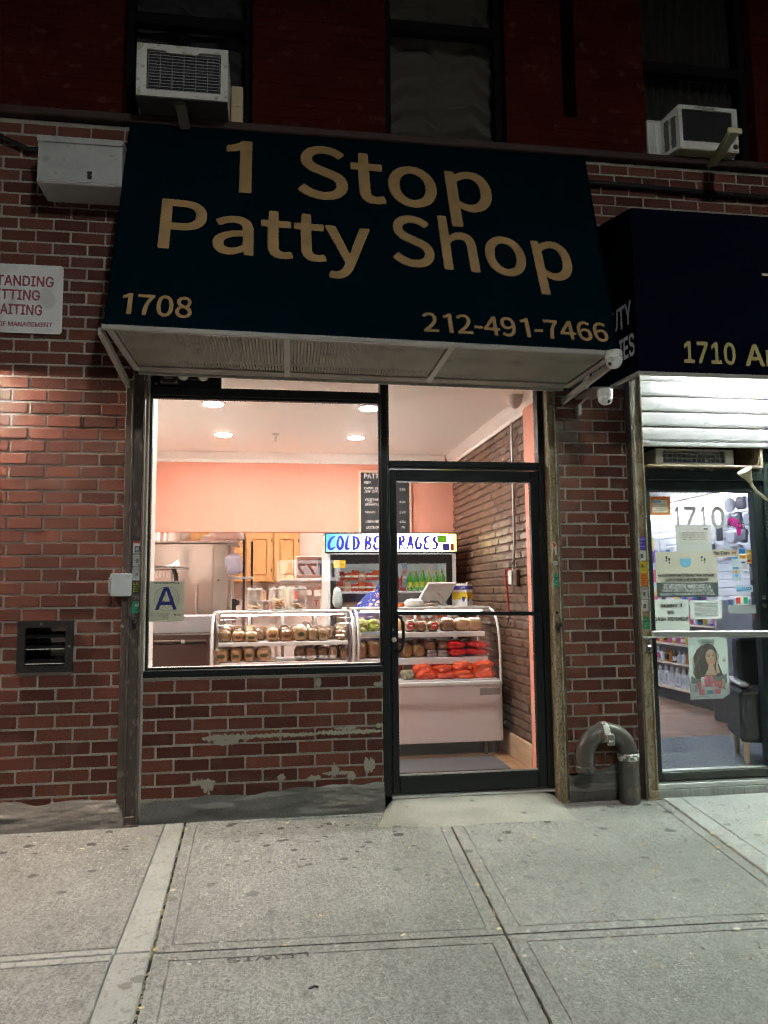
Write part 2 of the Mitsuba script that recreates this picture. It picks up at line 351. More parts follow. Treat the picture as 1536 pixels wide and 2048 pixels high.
# ---------------------------------------------------------------- ground
scene['ground'] = mikit.ply(sheet((-60, -60, -0.17), (60, -60, -0.17), (60, 40, -0.17), (-60, 40, -0.17)), M_GRIT)
labels['ground'] = {'label': 'dark earth and bedding under the pavement', 'kind': 'structure'}
scene['road'] = mikit.ply(box(-60, 60, -17, -6.78, -0.165, -0.14), M_ASPHALT)
labels['road'] = {'label': 'asphalt roadway beyond the kerb', 'kind': 'structure'}
scene['sidewalk'] = mikit.ply(box(-30, 30, -6.6, -0.004, -0.12, -0.024), M_GRIT)
labels['sidewalk'] = {'label': 'grey concrete pavement of large slabs in front of the shops', 'kind': 'structure'}
scene['sidewalk__kerb'] = mikit.ply(box(-30, 30, -6.78, -6.604, -0.16, 0.0, 0.02), M_SMOOTH)

def lineA(y): return -0.518 + (-0.05 - y) * 0.0335
def lineB(y): return 1.128 + y * 0.080
def lineR(y): return 2.662 + y * 0.138
def crossL(x): return -1.806
def crossM(x): return -1.824 - (x + 0.42) * 0.050
def slab(poly, m, groove=0.0, name='slab'):
    P = Polygon(poly); out = []
    def bev(Q):
        q = np.array(Q.exterior.coords)[:-1]; i = np.array(Q.buffer(-0.005, join_style=2).exterior.coords)[:-1]
        if len(q) != len(i): return prism(Q, 0.02, 'z', -0.02)
        j = [int(np.argmin(((i - a) ** 2).sum(1))) for a in q]; i = i[j]; n = len(q)
        v = np.vstack([np.c_[q, np.full(n, -0.023)], np.c_[q, np.full(n, -0.006)], np.c_[i, np.zeros(n)]])
        f = [[a * n + k, a * n + (k + 1) % n, (a + 1) * n + (k + 1) % n, (a + 1) * n + k] for a in (0, 1) for k in range(n)]
        v, f = cat((v, np.array(f))); t = [[2 * n, 2 * n + k, 2 * n + k + 1] for k in range(1, n - 1)]
        f = np.vstack([f, t])
        if Polygon(q).exterior.is_ccw is False: f = f[:, ::-1]
        return v, f
    if groove:
        I = P.buffer(-groove, join_style=2); fr = P.difference(P.buffer(-groove + 0.0022, join_style=2))
        out = [prism(g, 0.022, 'z', -0.022) for g in polys(fr)] + [bev(I), prism(P.buffer(-0.012), 0.018, 'z', -0.0228)]
    else: out = [bev(P)]
    return part('sidewalk', name, cat(*out), m)

g = 0.008
# beside and in front of the vent wall
slab([(-2.10, -0.03), (-2.10, -1.745), (lineA(-1.745) - g - 0.14, -1.745), (lineA(-0.03) - g - 0.115, -0.03)], M_WALK)
slab([(lineA(-0.03) - g - 0.112, -0.03), (lineA(-1.80) - g - 0.137, -1.80), (lineA(-1.80) - g, -1.80), (lineA(-0.03) - g, -0.03)], M_SMOOTH, name='slab_border')
slab([(-2.10, -1.748), (-2.10, -1.798), (lineA(-1.77) - g - 0.143, -1.798), (lineA(-1.77) - g - 0.143, -1.748)], M_SMOOTH, name='slab_border')
slab([(-2.10, -1.806), (-2.10, -1.86), (lineA(-1.8) - g - 0.145, -1.86), (lineA(-1.8) - g - 0.145, -1.806)], M_SMOOTH, name='slab_border')
slab([(-2.10, -1.863), (-2.10, -3.5), (lineA(-3.5) - g - 0.147, -3.5), (lineA(-1.863) - g - 0.147, -1.863)], M_WALK)
slab([(lineA(-1.81) - g - 0.142, -1.806), (lineA(-3.5) - g - 0.144, -3.5), (lineA(-3.5) - g, -3.5), (lineA(-1.81) - g, -1.806)], M_SMOOTH, name='slab_border')
for x0 in (-3.7, -5.3): slab([(x0 + 1.59, -0.03), (x0 + 1.59, -3.5), (x0, -3.5), (x0, -0.03)], M_WALK)
# under the shop window, under the door
slab([(lineA(-0.03) + g, -0.03), (lineA(-1.82) + g, crossM(-0.42) + 0.006), (lineB(-1.9) - g, crossM(0.97) + 0.006), (lineB(-0.03) - g, -0.03)], M_WALK, 0.062)
slab([(lineB(-0.03) + g * .6, -0.03), (lineB(-1.9) + g * .6, crossM(0.98) + 0.006), (lineR(-2.02) - g, crossM(2.38) + 0.006), (lineR(-0.03) - g, -0.03)], M_WALK, 0.066)
slab([(lineA(-1.85) + g, crossM(-0.42) - 0.006), (lineA(-3.5) + g, -3.5), (lineB(-3.5) - g, -3.5), (lineB(-1.9) - g, crossM(0.97) - 0.006)], M_WALK, 0.064)
slab([(lineB(-1.9) + g * .6, crossM(0.98) - 0.006), (lineB(-3.5) + g * .6, -3.5), (lineR(-3.5) - g, -3.5), (lineR(-2.02) - g, crossM(2.38) - 0.006)], M_WALK, 0.064)
# the newer, smoother concrete before the neighbour's door
slab([(lineR(-0.03) + g, -0.03), (lineR(-3.5) + g, -3.5), (lineR(-3.5) + g + 0.12, -3.5), (lineR(-0.03) + g + 0.12, -0.03)], M_SMOOTH, name='slab_border')
slab([(lineR(-0.03) + g + 0.123, -0.03), (lineR(-3.5) + g + 0.123, -3.5), (4.6, -3.5), (4.6, -0.03)], M_SMOOTH)
slab([(4.61, -0.03), (4.61, -3.5), (6.4, -3.5), (6.4, -0.03)], M_SMOOTH)
for i in range(7): slab([(-5.3 + i * 1.62, -3.51), (-5.3 + i * 1.62, -6.59), (-3.69 + i * 1.62, -6.59), (-3.69 + i * 1.62, -3.51)], M_WALK)
v, f = meshkit.text_mesh('LEWIS', 0.05, 0.001).vertices, meshkit.text_mesh('LEWIS', 0.05, 0.001).faces
v = np.array(v); v = np.c_[-v[:, 0] * 1.5 + 0.165, -v[:, 1] * 0.8 - 1.915 + 0.0 * v[:, 0], v[:, 2] + 0.0003]
part('sidewalk', 'scratched_lettering', (v, f), plain((0.055, 0.052, 0.048), 0.9))

def ramp_fn(u, w):
    z = 0.066 * np.clip(w, 0, 1) ** 1.1 * np.clip((1 - u) / 0.10, 0, 1) ** 0.7 * np.clip(u / 0.05 + 0.15, 0, 1)
    n = meshkit.fbm(np.stack([u * 9, w * 4, u * 0], -1), 3) - 0.5
    edge = np.clip(np.minimum.reduce([w, 1 - u, u]) * 9, 0, 1)
    wob = (meshkit.noise(np.stack([u * 7, w * 0, u * 0 + 2], -1)) - 0.5) * 0.05 * (1 - w)
    return np.stack([n * 0.015 * (1 - edge), wob, z + 0.0015 + n * 0.012 * edge], -1)
single('doorstep', sheet((0.655, -0.37, 0), (1.885, -0.44, 0), (1.955, 0.075, 0), (0.77, 0.075, 0), 48, 20, ramp_fn), mat('patched_concrete', pri(proc(lambda p, n, uv: mix(mix((0.225, 0.222, 0.205), (0.315, 0.31, 0.285), fbm(p.x * 6, p.y * 9)), (0.10, 0.098, 0.092), gum(p.x + 2.2, p.y, 4.6, 0.5, 0.10) * 0.8) * (0.78 + 0.44 * noise(p.x * 260, p.y * 260))), 0.8), proc(lambda p, n, uv: fbm(p.x * 30, p.y * 30), 1e-3), 0.006),
       'pale patched concrete ramp in front of the patty shop door', 'doorstep', smooth=True)

# ---------------------------------------------------------------- masonry
def with_holes(x0, x1, z0, z1, holes):
    P = Polygon([(x0, z0), (x1, z0), (x1, z1), (x0, z1)])
    for a, b, c_, d in holes: P = P.difference(Polygon([(a, c_), (b, c_), (b, d), (a, d)]))
    return P
def bricks(par, x0, x1, z0, z1, y=0.0, holes=(), m=None, phase=0.0, MX=0.2195, MZ=0.0827, J=0.012, mp=None, depth=0.045, rough=1.0, name='brick', keep=None, c=0.004):
    """Running bond as single bricks (parts); those keep() turns down are joined into one part."""
    rest, k = [], 0
    for r in range(int(math.ceil((z1 - z0) / MZ - 1e-6))):
        a0, a1 = z0 + r * MZ, min(z0 + (r + 1) * MZ - J, z1)
        if a1 - a0 < 0.02: continue
        off = phase + (MX / 2 if r % 2 else 0) - math.ceil((phase - x0) / MX + 1) * MX
        n = int((x1 - x0) / MX) + 4
        for i in range(n):
            spans = [(off + i * MX + J / 2, off + (i + 1) * MX - J / 2)]
            for hx0, hx1, hz0, hz1 in [*holes, (-99, x0, -99, 99), (x1, 99, -99, 99)]:
                if a1 <= hz0 + 0.004 or a0 >= hz1 - 0.004: continue
                s2 = []
                for b0, b1 in spans:
                    if b1 <= hx0 or b0 >= hx1: s2.append((b0, b1)); continue
                    if b0 < hx0 - 0.018: s2.append((b0, hx0))
                    if b1 > hx1 + 0.018: s2.append((hx1, b1))
                spans = s2
            for b0, b1 in spans:
                if b1 - b0 < 0.018: continue
                dy = rng.uniform(-0.0022, 0.0022) * rough; jz = rng.uniform(-0.0012, 0.0012) * rough; jx = rng.uniform(-0.0015, 0.0015) * rough
                mesh = box(b0 + jx, b1 + jx, y + dy, y + dy + depth, a0 + jz, a1 + jz, c)
                mesh = rot(mesh, rng.gauss(0, 0.004) * rough, (0, 1, 0), ((b0 + b1) / 2, y, (a0 + a1) / 2))
                if mp: mesh = mp(mesh)
                uv = np.tile([[rng.random(), rng.random()]], (len(mesh[0]), 1))
                if keep is not None and not keep((b0 + b1) / 2, (a0 + a1) / 2): rest.append((mesh, uv)); continue
                part(par, name, mesh, m or M_BRICK, uv=uv); k += 1
    if rest:
        vs, fs = cat(*[(a[0], a[1]) for a, _ in rest])
        part(par, name + '_field', (vs, fs), m or M_BRICK, uv=np.vstack([u for _, u in rest]), kind='stuff')
    return k

def cement_base(par, x0, x1, zt0, zt1, yb, yf, seed, name='cement_base', wav=0.06):
    def fn(u, w):
        n = meshkit.fbm(np.stack([u * (x1 - x0) * 5, w * 3, u * 0 + seed], -1), 4) - 0.5
        top = np.clip((w - 0.75) * 4, 0, 1)
        return np.stack([n * 0, -np.sin(w * np.pi) * 0.008 - n * 0.034 * np.sin(np.clip(w, 0.02, 1) * np.pi) ** 0.5, n * wav * top], -1)
    n = int((x1 - x0) * 45)
    part(par, name, sheet((x0, yf, -0.001), (x1, yf, -0.001), (x1, yb, zt1), (x0, yb, zt0), n, 14, fn), M_CEMENT, smooth=True)

w = thing('brick_wall', 'red brick wall with wide pale mortar joints left of the patty shop', 'brick wall')
VENT = (-1.556, -1.226, 0.943, 1.262)
part(w, 'mortar', prism(with_holes(-5.3, -0.80, -0.1, 4.59, [(VENT[0] + .028, VENT[1] - .028, VENT[2] + .028, VENT[3] - .028)]), 0.295, 'y', 0.0042), M_MORTAR)
VENT = (-1.556, -1.226, 0.943, 1.262)
bricks(w, -5.3, -0.885, 0.105, 4.585, holes=[VENT], phase=-1.325, keep=lambda x, z: x > -1.98)
cement_base(w, -5.2, -0.885, 0.15, 0.155, 0.004, -0.085, 3)

w = thing('brick_pier', 'narrow red brick pier between the two shopfronts', 'brick pier')
part(w, 'mortar', box(1.955, 2.56, 0.0042, 0.30, -0.1, 4.59), M_MORTAR)
bricks(w, 1.99, 2.52, -0.012, 2.86, phase=2.165)
# the trowelled patch behind the pipe
def patch_fn(u, w):
    n = meshkit.fbm(np.stack([u * 4, w * 3, u * 0 + 9], -1), 3) - 0.5
    return np.stack([n * 0.03 * (w > .9), -0.010 * np.sin(np.pi * np.clip(u, 0, 1)) - n * 0.012, np.where(w > 0.9, n * 0.09 - 0.07 * (u < 0.25) * (0.25 - u) * 8, 0)], -1)
part(w, 'cement_patch', sheet((1.955, -0.012, -0.02), (2.38, -0.012, -0.02), (2.36, -0.006, 0.215), (1.99, -0.006, 0.215), 20, 14, patch_fn), M_CEMENT, smooth=True)

w = thing('bulkhead_wall', 'low red brick wall under the patty shop window, smeared with mortar', 'brick wall')
part(w, 'mortar', box(-0.80, 0.742, 0.0242, 0.14, -0.1, 0.884), M_MORTAR)
bricks(w, -0.80, 0.742, 0.1357, 0.886, y=0.02, phase=-0.604, MX=0.2243)
cement_base(w, -0.80, 0.745, 0.125, 0.172, 0.018, -0.035, 11)
def smear(x0, x1, z0, z1, seed, step=0.006):
    r = random.Random(seed); top, bot = [], []
    n = max(4, int((x1 - x0) / step))
    for i in range(n + 1):
        x = x0 + (x1 - x0) * i / n; e = min(1.0, 0.35 + 3 * min(i, n - i) / n)
        m_, h = (z0 + z1) / 2, (z1 - z0) / 2
        top.append((x, m_ + h * e * r.uniform(0.35, 1.2))); bot.append((x + r.uniform(-.003, .003), m_ - h * e * r.uniform(0.3, 1.15)))
    P = Polygon(top + bot[::-1]).buffer(0)
    ms = [prism(q, 0.011 + r.uniform(0, .003), 'y', 0.0150) for q in polys(P)]
    part('bulkhead_wall', 'mortar_smear', cat(*ms), M_SMEAR)
for i, a in enumerate([(-0.43, -0.10, 0.472, 0.525), (-0.16, 0.32, 0.487, 0.519), (0.28, 0.735, 0.49, 0.525), (-0.36, -0.20, 0.45, 0.492), (0.05, 0.10, 0.20, 0.27), (-0.50, -0.34, 0.205, 0.25),
                       (-0.43, -0.35, 0.165, 0.235), (0.24, 0.33, 0.205, 0.245), (0.40, 0.45, 0.225, 0.315), (0.34, 0.55, 0.235, 0.262), (0.50, 0.56, 0.20, 0.25), (0.61, 0.685, 0.245, 0.345),
                       (0.30, 0.335, 0.79, 0.87), (0.68, 0.742, 0.79, 0.83), (0.42, 0.56, 0.52, 0.545), (0.69, 0.742, 0.525, 0.56)]):
    smear(*a, 40 + i)

w = thing('upper_wall', 'dark red painted masonry of the storey above the shops', 'wall')
WIN = [(-1.02, -0.145, 4.66, 6.5), (0.80, 1.70, 4.66, 6.5), (2.79, 3.70, 4.66, 6.5)]
GROOVE = (2.14, 2.245, 4.93, 6.9)
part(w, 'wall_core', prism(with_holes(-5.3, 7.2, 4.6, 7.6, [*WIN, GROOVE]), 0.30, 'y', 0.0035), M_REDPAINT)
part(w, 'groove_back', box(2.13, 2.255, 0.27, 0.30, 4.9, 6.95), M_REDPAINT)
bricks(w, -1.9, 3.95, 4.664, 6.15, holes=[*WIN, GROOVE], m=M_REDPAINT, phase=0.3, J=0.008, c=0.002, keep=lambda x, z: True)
part(w, 'belt_course', box(-5.3, 7.2, -0.055, 0.25, 4.598, 4.655, 0.008), mat('grimy_stone', pri(proc(lambda p, n, uv: mix((0.024, 0.011, 0.0095), (0.048, 0.026, 0.022), fbm(p.x * 8, p.y * 8, p.z * 20))), 0.8)))
w = thing('brick_spandrel', 'band of red brick above the neighbouring navy awning', 'brick wall')
part(w, 'mortar', box(-0.795, 1.95, 0.0042, 0.28, 2.97, 4.59), M_MORTAR)
part(w, 'mortar', box(2.565, 7.2, 0.0042, 0.28, 3.05, 4.59), M_MORTAR)
bricks(w, 1.99, 4.1, 3.94, 4.59, phase=2.30, MZ=0.080)

# ---------------------------------------------------------------- upper windows
def curtain_fn(kind, seed):
    def fn(u, w):
        if kind == 'swag':
            ph = w * 10.0 + 0.16 * np.sin(u * 13 + seed) + 0.07 * np.sin(u * 29)
            return np.stack([u * 0, -0.026 * np.sin(2 * np.pi * ph) - 0.008 * np.sin(4 * np.pi * ph + 1 + u * 5), -0.010 * np.sin(u * 13)], -1)
        return np.stack([u * 0, 0.02 * np.sin(u * 70 + 3 * np.sin(w * 3)), u * 0], -1)
    return fn
for i, (a, b, c_, d) in enumerate(WIN):
    nm = ['black framed upper window holding the wire grilled air conditioner', 'black framed upper window with a ruffled pale curtain, above the middle of the green awning', 'black framed upper window behind the air conditioner with a side panel'][i]
    k = thing('window', nm, 'window')
    t = 0.055
    part(k, 'frame', cat(box(a + .001, a + t, 0.10, 0.17, c_ + .001, d, .004), box(b - t, b - .001, 0.10, 0.17, c_ + .001, d, .004), box(a + t, b - t, 0.10, 0.17, d - t, d, .004), box(a + t, b - t, 0.09, 0.17, c_ + .001, c_ + 0.05, .004)), M_SASH)
    zr = [5.43, 5.56, 5.42][i]
    part(k, 'meeting_rail', box(a + t, b - t, 0.085, 0.165, zr, zr + 0.085, .005), M_SASH)
    part(k, 'pane', sheet((a + t, 0.13, c_ + .05), (b - t, 0.13, c_ + .05), (b - t, 0.13, zr), (a + t, 0.13, zr)), M_PANE)
    part(k, 'pane', sheet((a + t, 0.115, zr + .085), (b - t, 0.115, zr + .085), (b - t, 0.115, d - t), (a + t, 0.115, d - t)), M_PANE)
    col = [(0.035, 0.035, 0.038), (0.085, 0.076, 0.062), (0.024, 0.023, 0.019)][i]
    single('curtain', sheet((a + .03, 0.25, c_), (b - .03, 0.25, c_), (b - .03, 0.25, d), (a + .03, 0.25, d), 80, 200, curtain_fn(['swag', 'swag', 'drape'][i], i)), plain(col, 0.9),
           ['dark ruffled curtain above the wire grilled air conditioner', 'pale curtain gathered in wavy rows, behind the middle upper window', 'dim olive curtain behind the air conditioner with a side panel'][i], 'curtain', smooth=True)

# ---------------------------------------------------------------- metal box, cables, signs, vent on the brick wall
k = thing('shutter_housing', 'grey sheet metal housing with a painted dark slot, beside the top of the green awning', 'metal box')
prof = [(0.0, 4.335), (-0.25, 4.315), (-0.25, 4.028), (-0.243, 4.021), (0.0, 4.021)]
P = Polygon(prof)
part(k, 'body', prism(P, 0.515, 'x', -1.475), M_GREYBOX)
part(k, 'lid', prism([(0.0, 4.352), (-0.262, 4.330), (-0.262, 4.292), (-0.2515, 4.292), (-0.2515, 4.318), (0.0, 4.338)], 0.527, 'x', -1.481), M_GREYBOX)
part(k, 'seam', box(-1.478, -0.960, -0.2535, -0.2505, 4.034, 4.039), M_GREYBOX)
part(k, 'slot', box(-1.172, -1.145, -0.2515, -0.2485, 4.062, 4.114), M_BLACK)  # black plate instead of a cut, paints the darkness of the slot
single('cable', tube([(-2.2, -0.03, 4.455), (-1.78, -0.035, 4.435), (-1.60, -0.03, 4.36), (-1.47, -0.03, 4.375), (-1.2, -0.03, 4.40)], 0.017, 8), M_BLACK, 'black cable running along the bricks above the grey metal housing', 'cable', smooth=True)
single('cable', tube([(2.0, -0.03, 4.405), (2.6, -0.03, 4.40), (3.2, -0.032, 4.385), (4.3, -0.03, 4.37)], 0.021, 8), M_BLACK, 'black cable sagging along the brick band above the navy awning', 'cable', smooth=True)

k = thing('wall_sign', 'white metal sign with dark red lettering on the brick wall', 'sign')
P = Polygon([(-1.99, 3.113), (-1.359, 3.113), (-1.359, 3.575), (-1.99, 3.575)]).buffer(-0.02).buffer(0.02)
part(k, 'plate', prism(P, 0.006, 'y', -0.0125), mat('sign_plate', pri(proc(lambda p, n, uv: mix((0.62, 0.61, 0.61), (0.50, 0.49, 0.48), smoothstep(0.5, 0.75, fbm(p.x * 9, p.z * 9)))), 0.4)))
RED = plain((0.24, 0.035, 0.06), 0.5)
for s, z, x in (('NO STANDING', 3.430, -1.418), ('NO SITTING', 3.335, -1.50), ('NO WAITING', 3.236, -1.483)):
    part(k, 'lettering', text(s, 0.066, x, -0.0127, z, 'r', True, w=0.535 if 'STAND' in s else 0.452), RED)
part(k, 'lettering', text('BY ORDER OF MANAGEMENT', 0.030, -1.418, -0.0127, 3.157, 'r', True, w=0.53), RED)

k = thing('wall_vent', 'black louvred vent set into the brick wall', 'vent')
a, b, c_, d = VENT
part(k, 'frame', cat(prism([(a, c_), (b, c_), (b - .045, c_ + .042), (a + .045, c_ + .042)], -0.03, 'y', 0.004), prism([(a, d), (a + .045, d - .042), (b - .045, d - .042), (b, d)], -0.03, 'y', 0.004),
                     prism([(a, c_), (a + .045, c_ + .042), (a + .045, d - .042), (a, d)], -0.03, 'y', 0.004), prism([(b, c_), (b, d), (b - .045, d - .042), (b - .045, c_ + .042)], -0.03, 'y', 0.004)), M_FRAME2)
part(k, 'duct', cat(box(a + .03, b - .03, 0.25, 0.26, c_ + .03, d - .03), box(a + .03, a + .036, 0.004, 0.25, c_ + .03, d - .03), box(b - .036, b - .03, 0.004, 0.25, c_ + .03, d - .03), box(a + .036, b - .036, 0.004, 0.25, c_ + .03, c_ + .036), box(a + .036, b - .036, 0.004, 0.25, d - .036, d - .03)), M_FRAME2)
for z in (1.158, 1.088, 0.998):
    part(k, 'louvre', prism([(-0.018, z), (-0.020, z - .004), (0.010, z - 0.001), (0.095, z + 0.030), (0.095, z + 0.033)], b - a - 0.092, 'x', a + 0.046), M_BLACK)
    if z < 1.15: part(k, 'lit_louvre_lip', box(a + .048, b - .048, -0.028, -0.0205, z - 0.0035, z + 0.0005, .0005), M_CASING)  # pale strip paints the lit front edge of the louvre
for x, z in ((a + .14, d - .02), (b - .02, 1.10)): part(k, 'screw', lathe([(0, .003), (.005, .002), (.006, 0)], (x, -0.0262, z), 8, 'y'), M_ALU)

k = thing('junction_box', 'pale grey electrical box on the edge of the brick wall beside the shutter rail', 'electrical box')
part(k, 'body', box(-1.0, -0.872, -0.085, 0.004, 1.413, 1.55, 0.004), M_GREYBOX)
part(k, 'cover', box(-0.992, -0.868, -0.097, -0.086, 1.410, 1.553, 0.004), plain((0.52, 0.55, 0.58), 0.4))
part(k, 'hinge', box(-1.006, -0.993, -0.097, -0.07, 1.43, 1.53, 0.003), M_GREYBOX)
for z in (1.435, 1.528): part(k, 'screw', lathe([(0, .003), (.005, .002), (.006, 0)], (-0.878, -0.0972, z), 8, 'y'), M_ALU)

# ---------------------------------------------------------------- shutter rails
def rail(label, x0, x1, z1, m, lip, y0=-0.06):
    k = thing('shutter_rail', label, 'shutter rail')
    part(k, 'channel', cat(box(x0, x0 + 0.012, y0, 0.07, 0.012, z1, .003), box(x1 - 0.012, x1, y0, 0.07, 0.012, z1, .003), box(x0 + .012, x1 - .012, y0 + lip, y0 + lip + 0.012, 0.02, z1, .002)), m)
    part(k, 'foot', cat(box(x0 - 0.012, x1 + 0.012, y0 - 0.015, 0.06, 0.0, 0.011, .002), box(x0 + .014, x1 - .014, y0 - .006, y0 + lip - .002, 0.011, 0.06, .003)), m)
    return k
k = rail('brown steel shutter rail covered with stickers, left of the patty shop window', -0.895, -0.812, 2.98, M_RAIL, 0.022)
part(k, 'outer_flange', box(-0.936, -0.8975, -0.045, 0.006, 0.14, 2.80, .004), M_RAIL)
part(k, 'bolt', lathe([(0, .014), (.008, .013), (.011, .006), (.011, 0)], (-0.925, -0.046, 1.22), 10, 'y'), M_ALU)
part(k, 'latch', cat(box(-0.868, -0.838, -0.052, -0.0375, 1.205, 1.262, .004), lathe([(0, .02), (.009, .02), (.009, 0)], (-0.853, -0.05, 1.245), 10, 'y')), M_CHROME)
k = rail('rusty cream shutter rail between the glass door and the brick pier', 1.925, 1.985, 2.86, M_RUST, 0.012, -0.03)
part(k, 'outer_flange', box(1.988, 2.004, -0.022, 0.006, 0.02, 2.72, .003), M_RAIL)
part(k, 'latch', cat(box(1.942, 1.972, -0.04, -0.0185, 1.14, 1.20, .005), lathe([(0, .035), (.012, .035), (.014, .02), (.014, 0)], (1.957, -0.04, 1.185), 12, 'y')), M_CHROME)
part(k, 'latch_hole_dark', box(1.948, 1.966, -0.0186, -0.0172, 1.255, 1.275), M_BLACK)  # black plate paints the dark inside of the hole
k = rail('brown and cream shutter rail covered with stickers, beside the neighbour\'s door', 2.545, 2.618, 2.95, M_RUST, 0.012, -0.07)
part(k, 'outer_flange', box(2.522, 2.5435, -0.075, 0.02, 0.0, 2.9, .003), M_RAIL)
